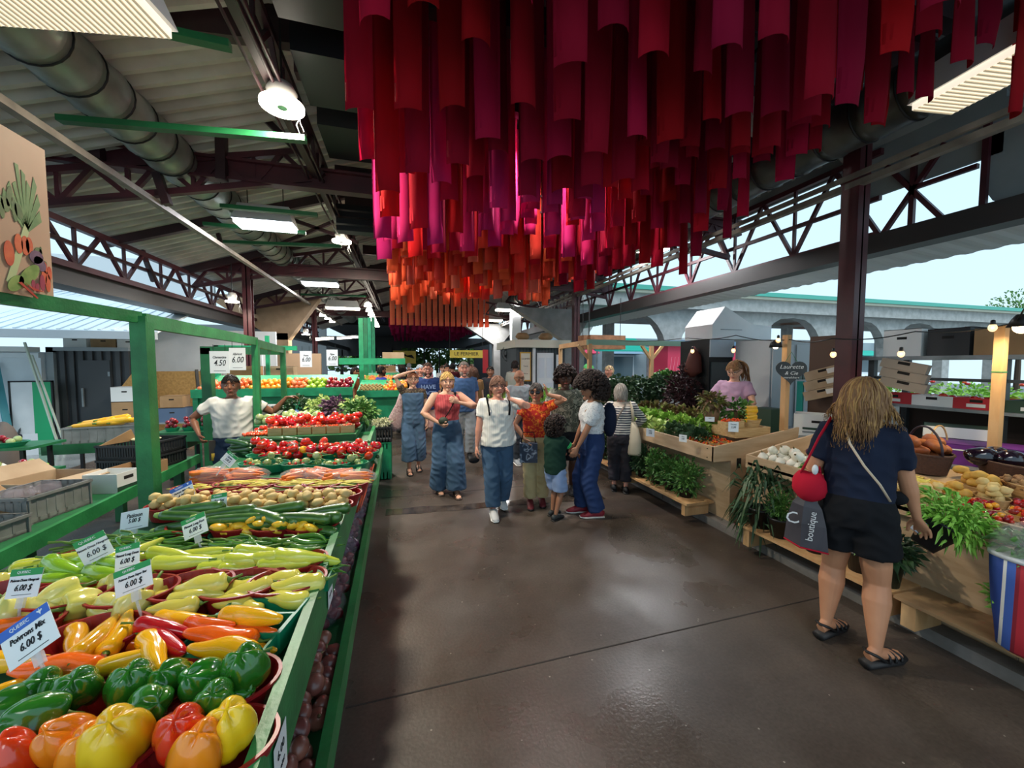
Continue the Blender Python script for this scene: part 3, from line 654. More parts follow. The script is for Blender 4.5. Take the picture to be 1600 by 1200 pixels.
# ================= the green stall on the left
X0=-.33; XL=-1.36
def stalltop():
    t=E('produce_stall','long green wooden produce stall sloping up along the left of aisle','stall',(-.9,2.5,0))
    t.location=(0,0,0)
    mb=MB(); n=12
    for i in range(n):
        y0=.25+3.95*i/n; y1=.25+3.95*(i+1)/n
        mb.add([(XL,y0,tz(y0)-.03),(X0,y0,tz(y0)-.03),(X0,y1,tz(y1)-.03),(XL,y1,tz(y1)-.03),(XL,y0,tz(y0)),(X0,y0,tz(y0)),(X0,y1,tz(y1)),(XL,y1,tz(y1))],[(0,3,2,1),(4,5,6,7),(0,1,5,4),(1,2,6,5),(2,3,7,6),(3,0,4,7)])
    mb.build('tabletop',green_d,t)
    mb=MB(); mb.add([(X0,.2,tz(.25)-.14),(X0+.03,.2,tz(.25)-.14),(X0+.03,4.25,tz(4.2)-.10),(X0,4.25,tz(4.2)-.10),(X0,.2,tz(.25)+.05),(X0+.03,.2,tz(.25)+.05),(X0+.03,4.25,tz(4.2)+.05),(X0,4.25,tz(4.2)+.05)],[(0,3,2,1),(4,5,6,7),(0,1,5,4),(1,2,6,5),(2,3,7,6),(3,0,4,7)]); mb.build('aisle_rail',green,t)
    mb=MB(); mb.add([(-.62,.2,.36),(-.235,.2,.36),(-.30,5.6,.42),(-.62,5.6,.42),(-.62,.2,.385),(-.235,.2,.385),(-.30,5.6,.445),(-.62,5.6,.445)],[(0,3,2,1),(4,5,6,7),(0,1,5,4),(1,2,6,5),(2,3,7,6),(3,0,4,7)]); mb.build('lower_shelf',green_d,t)
    mb=MB(); mb.add([(-.262,.2,.34),(-.228,.2,.34),(-.30,5.6,.40),(-.335,5.6,.40),(-.262,.2,.46),(-.228,.2,.46),(-.30,5.6,.52),(-.335,5.6,.52)],[(0,3,2,1),(4,5,6,7),(0,1,5,4),(1,2,6,5),(2,3,7,6),(3,0,4,7)]); mb.build('shelf_rail',green,t)
    mb=MB(); mb.add([(-.33,.2,0),(-.29,.2,0),(-.37,5.6,0),(-.41,5.6,0),(-.33,.2,.36),(-.29,.2,.36),(-.37,5.6,.42),(-.41,5.6,.42)],[(0,3,2,1),(4,5,6,7),(0,1,5,4),(1,2,6,5),(2,3,7,6),(3,0,4,7)]); mb.build('front_panel',M('base green paint','123f28',.5),t)
    for y in (.5,2.3,4.0): MB().box(XL+.02,XL+.1,y,y+.09,0,tz(y)-.03).build('leg',green_d,t); MB().box(-.5,-.42,y,y+.09,0,tz(y)-.03).build('leg',green_d,t)
    for (x,y,h,w) in ((-1.46,2.74,1.92,.078),(-1.62,5.0,1.92,.065),(-1.75,6.5,1.9,.065)):
        MB().box(x-w/2,x+w/2,y-w/2,y+w/2,0,h).box(x+w/2-.03,x+w/2+.004,y-w/2-.01,y-w/2,.1,h+.03).build('post',green,t)
    MB().bar((-1.72,.3,1.955),(-1.47,2.74,1.945),.03,.065).build('beam',green,t); MB().bar((-1.47,2.76,1.93),(-1.62,5.02,1.93),.045,.085).build('beam',green,t); MB().bar((-1.62,5.0,1.91),(-1.75,6.55,1.88),.045,.09).build('beam',green,t)
    MB().bar((-1.75,6.5,1.86),(-2.6,6.5,1.86),.05,.10).build('beam',green,t)
    return t
stalltop()
# veneer step for the tomatoes at the back
t=tag(MB().box(-1.34,-.42,3.62,3.66,tz(3.6),1.06).box(-1.34,-.42,3.66,4.2,1.02,1.06).build('display_step',green_d),'dark green step raising the punnets at the stall end','step')
# ---- front rows placed item by item: kind, px, py, height above the top, length scale, yaw deg, tilt deg
A=[]
def fr(kind,px,py,h,sc,rz,rx,label): A.append((kind,px,py,h,sc,rz,rx,label))
fr('bell_red',283,1148,.115,1.0,10,-28,'tall red bell pepper leaning between orange and green ones at front')
fr('bell_orange',308,1180,.115,.95,0,-15,'orange bell pepper in front of the tall red pepper')
fr('bell_yellow',357,1140,.115,1.02,20,-20,'yellow bell pepper at the front basket corner nearest the aisle')
fr('bell_yellow',180,1160,.12,1.2,40,-25,'big yellow bell pepper at the bottom edge, left of red one')
fr('bell_orange',104,1158,.115,.9,-30,-30,'orange bell pepper at bottom, left half of the orange pair')
fr('bell_orange',135,1172,.12,.85,10,-25,'orange bell pepper at bottom, right half of the orange pair')
fr('bell_red',12,1192,.115,.9,0,-10,'red bell pepper in the bottom left corner')
for i,(x,y,h,s,rz,rx,l) in enumerate(((18,1108,.1,1.0,-20,-50,'green bell pepper at the left picture edge'),(58,1122,.13,1.0,-60,-65,'green bell pepper lying in front of left green basket'),(60,1080,.1,.92,30,-35,'green bell pepper at the back of the left green basket'),(118,1080,.11,1.0,20,-30,'green bell pepper on right side of left green basket'),(204,1072,.115,1.05,15,-20,'tall dark green bell pepper in middle green basket'),(232,1104,.12,.9,60,-60,'green bell pepper lying low in the middle green basket'),(268,1062,.11,.9,0,-30,'green bell pepper behind middle green basket'),(318,1064,.11,.98,-25,-40,'round green bell pepper left in the aisle side basket'),(335,1096,.12,.85,10,-35,'small green bell pepper low in aisle side basket'),(382,1046,.12,1.12,10,-18,'tallest green bell pepper, nearest the aisle'),(368,1085,.08,.75,70,-80,'dark green bell pepper tucked under the tallest one'))): fr('bell_green',x,y,h,s,rz,rx,l)
for k,x,y,h,s,rz,l in (('orange',85,1047,.10,1.05,185,'long orange pepper lying across behind the left green peppers'),('yellow',112,1005,.09,.85,-45,'yellow long pepper pointing down left beside blue price card'),('yellow',152,992,.11,.95,110,'yellow long pepper standing up in the left mixed basket'),('yellow',186,985,.1,.95,120,'yellow long pepper leaning right in left mixed basket'),('yellow',195,1030,.1,.8,20,'short yellow long pepper above the tall green bell'),('yellow',236,1022,.11,1.0,-40,'yellow long pepper slanting down in middle mixed basket'),('orange',205,1003,.07,.8,0,'orange long pepper behind slanting yellow one'),('red',262,1003,.10,1.05,-30,'glossy red long pepper in the middle mixed basket'),('red',258,985,.11,.9,-5,'red long pepper behind the glossy red one'),('orange',240,985,.08,.8,160,'orange long pepper between yellow and red ones'),('yellow',292,968,.09,1.05,-10,'yellow long pepper lying at back of aisle mixed basket'),('yellow',392,966,.12,1.1,-15,'plump yellow long pepper on top of the aisle mixed basket'),('orange',330,975,.105,.85,-12,'thin orange long pepper on top between yellow ones'),('orange',345,994,.10,1.05,178,'straight orange long pepper in aisle mixed basket'),('orange',395,985,.09,.85,-12,'orange long pepper under the plump yellow one'),('yellow',345,1017,.11,.98,175,'yellow long pepper right above the green bells'),('yellow',402,1014,.07,.6,-10,'short yellow pepper at the green tray edge'),('orange',10,978,.10,.9,30,'orange long pepper at the left edge behind blue card'),('yellow',10,1032,.09,1.0,10,'yellow long pepper under the blue price card'),('yellow',15,1075,.08,.7,60,'yellow pepper peeking out at the left edge'),('red',85,972,.06,.9,-20,'red long pepper peeking out behind blue price card'),('orange',122,975,.06,.7,0,'orange pepper behind the upright yellow one'),('yellow',270,1038,.07,.8,0,'yellow long pepper behind the green bells in middle'),('orange',190,1040,.05,.9,10,'orange long pepper low under the yellow one')): fr('long_'+k,x,y,h,s,rz,0,l)
for i,(x,y,h,s,rz,rx) in enumerate(((2,918,.09,1,0,-40),(15,958,.1,1.05,30,-60),(30,940,.07,.9,80,-60),(68,955,.09,1.0,60,-80),(98,930,.12,1.05,-50,-80),(125,945,.1,1.0,140,-75),(135,920,.07,.9,0,-50),(172,950,.09,.95,60,-80),(180,917,.09,.95,20,-40),(205,945,.10,1.1,-10,-35),(240,925,.08,.9,10,-40))): fr('bell_pale',x,y,h,s,rz,rx,None)
for i,(x,y,h,s,rz) in enumerate(((315,913,.12,1.1,185),(283,930,.08,.95,30),(305,937,.1,1.05,15),(270,948,.1,.95,190),(368,917,.08,1.0,175),(385,922,.10,1.0,200),(362,938,.09,.9,180),(392,945,.08,.8,150),(435,905,.10,1.0,185),(466,910,.115,1.05,200),(448,934,.09,.95,180),(420,920,.06,.9,175))): fr('long_pale',x,y,h,s,rz,0,None)
pts=[at(a[1],a[2],tz(1.1)+a[3]) for a in A]
for kd,desc in (('bell_pale','pale yellow bell pepper in the row behind the long yellow peppers'),('long_pale','waxy pale pointed pepper in the aisle side pale baskets')):
    ids=[i for i,a in enumerate(A) if a[0]==kd]; od=order([pts[i] for i in ids])
    for i,o in zip(ids,od): a=A[i]; A[i]=a[:7]+(desc+', '+o,)
for a,p in zip(A,pts):
    if a[0].startswith('bell'): rot=(R(a[6]*(-1 if a[0]!='bell_pale' else 1)+(180 if (a[0]!='bell_pale') else 0)),R(rnd.uniform(-15,15)),R(a[5]))
    else: rot=(rnd.uniform(-.2,.2),R(rnd.uniform(-8,8)),R(a[5]-15))
    put(a[0],p,rot,a[4]*(1.08 if a[0][0]=='l' else 1.04),a[7])
def bk(px,py,kind,label,sc=1,rz=None,h=0.0):
    p=at(px,py,tz(1.1)+h+.04); p.z=tz(p.y)+h+.002; return bsk(kind,p,rz if rz is not None else -.1,label,sc)
for px,py,l in ((330,1185,'red basket at the aisle corner holding red and yellow bell peppers'),(140,1200,'red basket at the bottom holding orange and yellow bell peppers'),(5,1230,'red basket cut off at the bottom left corner'),(70,1115,'red basket under the left green bell peppers'),(235,1105,'red basket under the middle green bell peppers'),(350,1090,'red basket under the aisle side green bell peppers'),
  (150,1020,'red basket under the left mixed long peppers'),(15,1010,'red basket under the blue price card'),(255,1025,'red basket under the red long peppers'),(20,960,'red basket of pale bell peppers at left edge'),(110,960,'red basket of pale bell peppers, second from left'),(210,955,'red basket of pale bell peppers, third from left'),(300,945,'red basket of pale pointed peppers, left of three'),(378,942,'red basket of pale pointed peppers, middle of three'),(450,935,'red basket of pale pointed peppers beside the aisle rail')): bk(px,py,'red',l,1.12)
for px,py,l in ((372,1005,'bright green tray holding orange and yellow long peppers'),(400,980,'bright green tray at the aisle rail under yellow peppers')): bk(px,py,'tray',l,1.25,-.25,.02)
# ---- generic rows behind (pixel y of the heap, heap centres)
PL=['beside aisle rail','second from rail','third from rail','fourth from rail','fifth from rail','sixth from rail']
def row(py,pxs,spec,h=.06):
    for i,px in enumerate(sorted(pxs,reverse=True)):
        s=spec[i%len(spec)] if isinstance(spec,list) else spec
        p=at(px,py,0.9); 
        for _ in range(3): p=at(px,py,tz(p.y)+h)
        z=tz(p.y)
        if s.get('b'): bsk(s['b'],(p.x,p.y,z+.002),s.get('brz',-.1),s['bl']+', '+PL[i],s.get('bs',1))
        pile(s['k'],(p.x,p.y),s['a'],s['bb'],z+s.get('dz',.03),s['n'],(s['d']+' '+s['in']+' '+PL[i]) if isinstance(s['d'],str) else [q+' '+s['in']+' '+PL[i] for q in s['d']],rz=s.get('rz',-.2),jit=s.get('j',.35),size=s.get('s',(.03,.03,.02)),uniq=s.get('u',True),scale=s.get('sc',1),tilt=s.get('t',.15))
chil=dict(k='chili_green',a=.10,bb=.05,n=17,d='thin green chilli',s=(.02,.012,.009),j=.7,sc=1.25,b='tray',bl='green tray of chillies')
row(893,[478,422,245,200],dict(chil,**{'in':'in front chilli row'}),.05)
row(893,[335],[dict(chil,k='chili_red',n=13,d='red chilli',bl='green tray of red chillies',**{'in':'in the red heap'})],.07)
lime=dict(k='long_lime',a=.07,bb=.05,n=8,sc=1.12,d='lime yellow long pepper',s=(.05,.022,.016),j=.2,rz=-.25,b='red',bl='red basket of lime yellow peppers',dz=.035,**{'in':'in basket'})
row(868,[462,385,295],lime,.09)
row(890,[115,165],[dict(lime,k='long_brightgreen',d='bright green pointed pepper',bl='red basket of bright green peppers',n=8,rz=-.5)],.08)
row(872,[105],[dict(lime,k='long_lime',d='lime pepper at the far left',bl='red basket at the far left',n=6,rz=.1)],.08)
row(872,[205],[dict(lime,k='long_lime',d='short lime pepper behind the price cards',bl='red basket behind the cards',n=6,rz=1.0,sc=.8)],.06)
gch=dict(k='chili_green',a=.09,bb=.05,n=18,sc=1.5,d='long green chilli',s=(.03,.014,.012),j=.5,b='tray',bl='green tray of long chillies',**{'in':'in rear chilli row'})
row(846,[470,388,265,215],gch,.07)
row(852,[180],[dict(gch,k=['chili_green'],d=['dark chilli by paper card'],bl='green tray by paper card')],.05)
row(829,[490,447,405,358],dict(k='patty',a=.05,bb=.035,n=5,d='yellow pattypan squash',s=(.03,.03,.016),b='green',bl='green basket of pattypans',dz=.055,sc=.85,bs=.8,t=.6,**{'in':'in basket'}),.06)
row(810,[488,432,372,306],dict(k='zuc',a=.06,bb=.05,n=6,d='dark green zucchini',s=(.07,.028,.02),j=.35,rz=-.3,b='red',bl='red basket of zucchinis',dz=.05,bs=1.0,sc=1.12,**{'in':'in basket'}),.10)
row(783,[515,466,420,370,320,268],dict(k='pot',a=.085,bb=.065,n=14,d='washed yellow potato',s=(.03,.03,.02),j=3,b='red',bl='red basket of potatoes',dz=.045,u=False,bs=.98,sc=.92,**{'in':'in basket'}),.09)
row(771,[532,490,444,392,345],dict(k='pot',a=.085,bb=.06,n=7,d='yellow potato in the back potato row,',s=(.03,.03,.02),j=3,b='red',bl='red basket in the back potato row',dz=.03,u=False,bs=.98,sc=.8,**{'in':'basket'}),.07)
bny=dict(k='beany',a=.085,bb=.04,n=24,d='pale yellow wax bean',s=(.03,.008,.006),sc=1.15,j=.3,rz=-.2,b='red',bl='red basket of beans',dz=.05,u=False,**{'in':'in basket'})
bng=dict(bny,k='beang',d='thin green bean')
row(759,[528,487,442,390,345,305],[bng,dict(bny,**{'in':'in front basket'}),bng,bny,bng,bny],.08)
row(747,[545,505,462,410,368],dict(bny,bl='red basket of wax beans in back row',d='wax bean in the back row',n=20,dz=.06,**{'in':'basket'}),.1)
# carrots in clear bags
clear=M('clear plastic film','f3f4f6',.08,spec=.8,alpha=.16)
def bagmesh(a,b,h,seed):
    def fn(q): 
        k=1+.18*noise.noise(q*2.2+Vector((seed,0,0)))+.06*noise.noise(q*7+Vector((seed,0,0))); return Vector((q.x*k,q.y*k,q.z*k))
    return MB().ball((0,0,0),(a,b,h),22,14,0,fn)
for i,(px,k) in enumerate(((555,1),(530,1),(500,1),(468,1),(385,2),(330,2))):
    p=at(px,728,1.03); z=tz(p.y)
    l=('clear bag of carrots on the stall, '+PL[i]) if k==1 else 'clear bag of mixed heirloom carrots, '+('left one' if px<350 else 'right one')
    b=bagmesh(.125,.075,.055,i).build('plastic_bag',clear,None,True,(p.x,p.y,z+.062)); tag(b,l,'bag'); b.rotation_euler=(0,0,.3*math.sin(i*2.3))
    pile('carrot' ,(p.x,p.y),.03,.055,z+.02,22,'orange carrot in '+l.replace('clear bag of carrots','the bag').replace('clear bag of mixed heirloom carrots','the mixed carrot bag'),rz=.3*math.sin(i*2.3)+(.4 if i%2 else -.2),jit=.2,size=(.08,.012,.010),uniq=False)
# small vegetables, radishes and courgettes between carrots and tomatoes
row(722,[552,527,497,462,428,398],[dict(k=['eggr','beang','beang','beang'],sc=.7,a=.08,bb=.05,n=16,d=['small pale squash','green bean','green bean','green bean'],s=(.03,.03,.02),j=3,dz=.02,u=False,b='green',bl='green basket of small squash and beans',**{'in':'in basket'}),dict(k=['cherry','cherry','eggr'],a=.07,bb=.045,n=14,d=['round red radish','round red radish','pale green squash'],s=(.018,.018,.015),j=3,dz=.02,u=False,b='green',bl='green basket of radishes',sc=.8,**{'in':'in basket'})],.06)
row(710,[565,540,515,488,462,435],[dict(k=['beet','beet','cuc'],a=.09,bb=.04,n=8,d=['earthy beetroot','earthy beetroot','short dark cucumber'],s=(.036,.036,.022),j=1,dz=.01,u=False,sc=.8,**{'in':'in the beet row'})],.04)
trow=dict(k=['tom','tom','tom','tomy','tom','tom','tom'],a=.12,bb=.13,n=20,d=['ripe red tomato']*3+['golden tomato']+['ripe red tomato']*3,s=(.036,.036,.030),j=3,dz=.01,u=False,t=.8,b='green',bl='green basket under tomatoes',bs=1.15,**{'in':'in tomato heap'})
trow['k']=['tom','tomy']; 
PL.append('at far left')
def trow_put(px,py,n,i,rr=(.11,.12),yk=(2,9)):
    p=at(px,py,1.05); z=tz(p.y)
    bsk('green',(p.x,p.y,z+.002),0,'green basket under the tomato heap, '+PL[i],1.15)
    ks=[ 'tomy' if q in yk else 'tom' for q in range(n)]
    for kk,dd in (('tom','ripe red tomato in the heap '),('tomy','golden tomato in the heap ')): pass
    placed=[]
    for q in range(n):
        best=None
        for _ in range(14):
            r=math.sqrt(rnd.random()); t=rnd.random()*2*PI; x=r*rr[0]*math.cos(t); y=r*rr[1]*math.sin(t); zz=.036
            for (a,b,c) in placed:
                d=math.hypot(a-x,b-y)/.068
                if d<1: zz=max(zz,c+.058*math.sqrt(1-d*d))
            if best is None or zz<best[2]: best=(x,y,zz)
        placed.append(best)
        put(ks[q],(p.x+best[0],p.y+best[1],z+.02+best[2]),(rnd.uniform(-.8,.8),rnd.uniform(-.8,.8),rnd.random()*6),rnd.uniform(.75,1.05),('golden tomato' if ks[q]=='tomy' else 'ripe red tomato')+' in the long tomato row, heap '+PL[i],None if False else 'tomatoes of the long row, heap '+PL[i])
for i,px in enumerate((567,545,520,495,470,447)): trow_put(px,695,15,i,yk=((3,),(5,),(),(1,8),(),(4,))[i])
trow_put(413,700,9,6,(.06,.06),())
cu=[(p,) for p in ()]
for i,x in enumerate((-1.24,-1.08,-.92)): pile('cuc',(x,3.50),.05,.06,tz(3.5)+.02,9,'dark cucumber in the long pile before the punnets, '+['left','middle','right'][i]+' third',rz=-.5,jit=.2,size=(.08,.022,.018),uniq=False)
for i,x in enumerate((-.72,-.55,-.42)): pile('cuc',(x,3.54),.05,.03,tz(3.5),3,'short cucumber in front of the punnets, '+['left','middle','right'][i]+' third',rz=.2,jit=.4,size=(.08,.022,.018),uniq=False,scale=.8)
if 0: row(680,[480,455,430],[dict(k='cuc',a=.08,bb=.07,n=9,d='dark cucumber',s=(.08,.022,.018),j=.2,rz=-.45,dz=.02,**{'in':'in the cucumber pile'})],.08)
if 0: row(683,[545,515],[dict(k='cuc',a=.10,bb=.05,n=5,d='short cucumber before the punnets',s=(.08,.022,.018),j=.4,rz=.2,dz=.01,**{'in':','})],.04)
# punnets and big tomatoes on the step
MERGE[0]=True
for i in range(6):
    x=-.50-.115*i; bsk('punnet',(x,3.74,1.062),0,'wooden punnet of cherry tomatoes, '+PL[i],.95)
    pile('cherry',(x,3.74),.042,.042,1.08,20,'cherry tomato in the wooden punnet '+PL[i],size=(.013,.013,.012),uniq=False)
for i in range(4):
    x=-1.14-.05*i; pile('cherry',(x,3.78),.05,.07,1.062,16,'small orange red tomato in the loose heap, '+PL[i],size=(.013,.013,.012),uniq=False)
MERGE[0]=False
for i in range(5):
    x=-.50-.155*i; pile('tom',(x,3.96),.075,.13,1.062,17,'large red tomato on the raised step, heap '+PL[i],size=(.036,.036,.03),uniq=False,flat=True,tilt=.8)
p=at(425,660,1.1)
for i in range(3): pile('tom',at(408+i*14,672,1.05)[:2],.05,.05,tz(3.7)+.01,5,'red tomato in the small heap by the green post, '+['left','middle','right'][i],size=(.036,.036,.03),uniq=False)
# round eggplants and greens beyond the tomatoes
t=tag(MB().box(-1.45,-.42,4.35,5.4,1.0,1.06).box(-1.45,-1.35,4.4,5.3,0,1.0).box(-.52,-.42,4.4,5.3,0,1.0).build('display_table',green_d),'dark green table behind the tomatoes holding greens','table')
for i,(x,y,n) in enumerate(((-1.35,4.55,14),(-1.15,4.75,14),(-1.0,4.6,12))): pile('eggr',(x,y),.13,.13,1.06,n,'pale green round eggplant behind tomatoes, heap '+['left','middle','right'][i],size=(.036,.036,.03),uniq=False)
# onions on the low shelf
def shz(y): return .385+.0111*(y-.2)
pl=[];
for y in [ .62+.062*i for i in range(19)]:
    for x in (-.32,-.385,-.45):
        if rnd.random()<.93: pl.append((x+rnd.uniform(-.012,.012),y+rnd.uniform(-.012,.012),.035))
    if rnd.random()<.8: pl.append((-.35+rnd.uniform(-.02,.02),y+.03,.092))
    if rnd.random()<.6: pl.append((-.42+rnd.uniform(-.02,.02),y+.03,.092))
for (x,y,z) in pl: put('ronion',(x,y,shz(y)+z),(rnd.random()*6,rnd.random()*6,0),rnd.uniform(.85,1.08),'brown red onion in the loose row on the low green shelf','onions on the low shelf by the aisle')
# net/plastic bags of red potatoes further along the shelf
film=M('shiny bag film','b9aeb8',.1,spec=.8,alpha=.12); dkred=M('dark red skin','5e141c',.4,col2='7c2028',scale=6,var=.15); 
P['rpot']=[veg('red_potato','potato',lumpy((.034,.03,.028),1,.2),dkred)]
for i,y in enumerate((2.0,2.22,2.46,2.7,2.95,3.2,3.5,3.8)):
    pur=i in (3,5,7); h=.10+.015*i
    b=bagmesh(.085,.11,h,i+9).build('produce_bag',film,None,True,(-.385,y,shz(y)+h)); tag(b,'clear bag of %s on the low shelf, %s'%('dark plums' if pur else 'red potatoes',['nearest one','second along','third along','fourth along','fifth along','sixth along','seventh along','furthest one'][i]),'bag')
    pile('rpot' if not pur else 'ponion',(-.385,y),.055,.08,shz(y)+.01,13,('dark red potato' if not pur else 'dark purple onion')+' in the low shelf bag, '+['nearest','second','third','fourth','fifth','sixth','seventh','furthest'][i],size=(.032,.03,.026),uniq=False,jit=3,scale=.85)
orn=M('orange net','d8582e',.5)
mb=MB()
for k in range(3): mb.tube([(-.30,2.7+.4*k,.75),(-.33,2.8+.4*k,.66),(-.31,2.95+.4*k,.72),(-.34,3.05+.4*k,.58),(-.30,3.15+.4*k,.70)],.008,5)
tag(mb.build('net_ties',orn,None,True),'orange net bag ties dangling over the low shelf','tie')
# ================= hanging felt ribbons
def felt(name,c,c2):
    m=M(name,c,.85,col2=c2,scale=1.5,var=.14); n=m.node_tree.nodes; l=m.node_tree.links
    b=n['Principled BSDF']; o=n['Material Output']; t=n.new('ShaderNodeBsdfTranslucent'); x=n.new('ShaderNodeMixShader'); x.inputs[0].default_value=.35
    src=b.inputs['Base Color'].links[0].from_socket; l.new(src,t.inputs[0]); l.new(b.outputs[0],x.inputs[1]); l.new(t.outputs[0],x.inputs[2]); l.new(x.outputs[0],o.inputs[0]); b.inputs['Specular IOR Level'].default_value=.15
    return m
FELT={'crimson':felt('crimson felt','8a0a22','a00e2c'),'red':felt('red felt','ac0f2c','c21a3a'),'magenta':felt('magenta felt','b3165c','c42a70'),'coral':felt('coral felt','d8432c','e2583e'),'salmon':felt('salmon felt','de6a52','e67a60'),'plum':felt('plum felt','8a1247','9c1d58')}
def strip_mesh(seed):
    rn=random.Random(seed); n=9; k=7; W=.19; vs=[];fs=[]
    for i in range(n):
        t=i/(n-1); dep=.022+.030*rn.random() if i in (0,n-1) else .03+.02*t
        tw=.25*math.sin(t*2+seed)
        for s in (0,1):
            for j in range(k):
                a=(j/(k-1)-.5)*2; x=W/2*math.sin(a*1.15)/math.sin(1.15)*(1-.12*t); y=-dep*math.cos(a*1.4)*1.2+s*.003
                vs.append((x*math.cos(tw)-y*math.sin(tw),x*math.sin(tw)+y*math.cos(tw),-t+(.006*a if i==n-1 else 0)))
    w=2*k
    for i in range(n-1):
        for j in range(k-1):
            fs.append((i*w+j,i*w+j+1,(i+1)*w+j+1,(i+1)*w+j)); fs.append((i*w+k+j+1,i*w+k+j,(i+1)*w+k+j,(i+1)*w+k+j+1))
        for j,d in ((0,0),(k-1,1)):
            q=(i*w+j,i*w+k+j,(i+1)*w+k+j,(i+1)*w+j); fs.append(q if not d else tuple(reversed(q)))
    b=(n-1)*w
    for j in range(k-1): fs.append((b+j,b+j+1,b+k+j+1,b+k+j))
    mb=MB(); mb.add(vs,fs); return mb
SM={c:[strip_mesh(s).mesh('felt_strip',FELT[c],True) for s in (1,2,4)] for c in FELT}
rr=random.Random(5)
ORDR=['first','second','third','fourth','fifth','sixth','seventh','eighth','ninth','tenth','eleventh','twelfth','thirteenth','fourteenth','fifteenth','sixteenth','seventeenth','eighteenth','nineteenth','twentieth','twenty-first','twenty-second','twenty-third','twenty-fourth']
TOPZ=4.78; cnt=0; far=MB()
def wave(x,y):
    return .22*math.sin(x*1.7+y*1.1)+.10*math.sin(x*4.1-y*2.3)
def strip(c,x,y,zb,label,flip=False,w=1):
    o=bpy.data.objects.new('felt_strip',rr.choice(SM[c])); COL.objects.link(o); o.location=(x,y,TOPZ); o.scale=(w,w,TOPZ-zb)
    o.rotation_euler=(rr.uniform(-.015,.015),rr.uniform(-.012,.012),rr.uniform(-.35,.35)+(PI if flip else 0)); tag(o,label,'ribbon','felt strips of the hanging red canopy')
NR=24; ys=[1.15+.36*i for i in range(NR)]; fi=[]
COLS=['coral','salmon','plum']
for r,y in enumerate(ys):
    nc=15
    for k in range(nc):
        x=-.17+ (3.48+.17)*k/(nc-1)+rr.uniform(-.04,.04)+(.05 if r%2 else -.05)
        tx=min(1,max(0,(x+.2)/3.6))
        zb=3.13+wave(x,y)*.8+rr.uniform(-.16,.16)
        if y<1.5: zb+=.62*(1-tx)+.12
        elif y<1.9: zb+=.38*(1-tx)
        elif y<2.3: zb+=.10*(1-tx)
        if y>5.0: zb+=.10
        if 1.9<y<3.8: zb+=.10
        if tx<.06 and y<3: zb-=.18
        if tx>.9: zb+=.10
        if y<3.0: c='crimson' if rr.random()<.8 else 'red'
        elif y<5.3:
            c='magenta' if (.28<tx<.72 and rr.random()<.7) else ('red' if rr.random()<.7 else 'magenta')
            if tx>.72: c='crimson' if rr.random()<.4 else 'red'
        elif y<6.0: c='red' if rr.random()<.3 else 'coral'
        else: c='coral' if rr.random()<.75 else 'salmon'
        if tx>.75 and y<6.2: c='crimson' if rr.random()<.6 else 'red'
        if r<20: strip(c,x,y,zb,'%s felt strip, %s from the left in the %s row of the canopy'%(c,ORDR[k],ORDR[r]))
        else: fi.append((c,x,y,zb,TOPZ,1))
for k in range(17): fi.append(('salmon',-.45+4.0*k/16,16.9,3.28,TOPZ,1.15))
for r in range(9):
    for k in range(17): fi.append(('plum',-.6+4.3*k/16,19.5+1.3*r,3.32+rr.uniform(-.12,.12)+(.08 if r>4 else 0),3.86,1.1))
far=MB(); bases=[strip_mesh(q_) for q_ in (1,2,4)]
for c,x,y,zb,tz_,w_ in fi:
    q_=rr.choice(bases); far.add(q_.v,q_.f,COLS.index(c) if c in COLS else 0,Matrix.Translation((x,y,tz_))@rotm(0,0,rr.uniform(-.3,.3))@Matrix.Diagonal((w_,w_,tz_-zb,1)))
tag(far.build('felt_strip',[FELT[c] for c in COLS],None,True),'salmon, coral and plum felt strips massed in the furthest rows of canopy','ribbon',kind='stuff')
# ================= price cards
ink=M('black marker ink','15151a',.7); paper=M('white card','f2f3f3',.5); gh=M('green card header','1f9a4c',.5); bh=M('blue card header','2f66c4',.5); plast=M('clear card clip','dfe3e6',.2,alpha=.45)
def card(px,py,w,h,lines,head,roll,z=None,yaw=0,label='',pitch=-.35,clip=True,d=None,header=''):
    p=at(px,py,z) if z else atD(px,py,d)
    t=E('price_card',label,'sign',p); ang=-YAW+yaw
    t.rotation_euler=(Matrix.Rotation(ang,3,'Z')@Matrix.Rotation(pitch,3,'X')@Matrix.Rotation(roll,3,'Y')).to_euler()
    mb=MB(); mb.box(-w/2,w/2,0,.0015,-h/2,h/2); mb.build('card',paper,t)
    if head:
        MB().box(-w/2,w/2,-.001,0,h/2-h*.24,h/2).build('header_band',gh if head=='g' else bh,t)
        text(header or 'QUEBEC',h*.13,paper,t,(-w*.08,-.0015,h*.38))
    if head=='b':  # fleur-de-lis
        fl=MB(); s=h*.045; cx=w*.33; cz=h*.38
        fl.prism([(0,-1.6),(.5,0),(0,2.2),(-.5,0)],0,.0008,0,Matrix(((s,0,0,cx),(0,0,-1,-.001),(0,s,0,cz),(0,0,0,1))))
        for sg in (-1,1): fl.prism([(0,-.4),(sg*1.5,.6),(sg*1.3,1.3),(sg*.6,.9)][::sg],0,.0008,0,Matrix(((s,0,0,cx),(0,0,-1,-.001),(0,s,0,cz),(0,0,0,1))))
        fl.build('fleur_de_lis',paper,t)
    y0=h*.1 if head else h*.22
    for i,(s,k) in enumerate(lines):
        text(s,h*k,ink,t,(0,-.0012,y0-i*h*.26),shear=.25,bold=h*.002,scale=(.82,1,1))
    MB().box(-w*.3,w*.3,-.001,0,-h*.40,-h*.385).build('underline',ink,t)
    if clip:
        MB().tube([(0,.004,-h*.35),(0,.004,-h/2-.03),(.004,.01,-h/2-.08)],.004,6).box(-.012,.012,0,.008,-h/2-.03,-h/2).build('clip',plast,t)
    return t
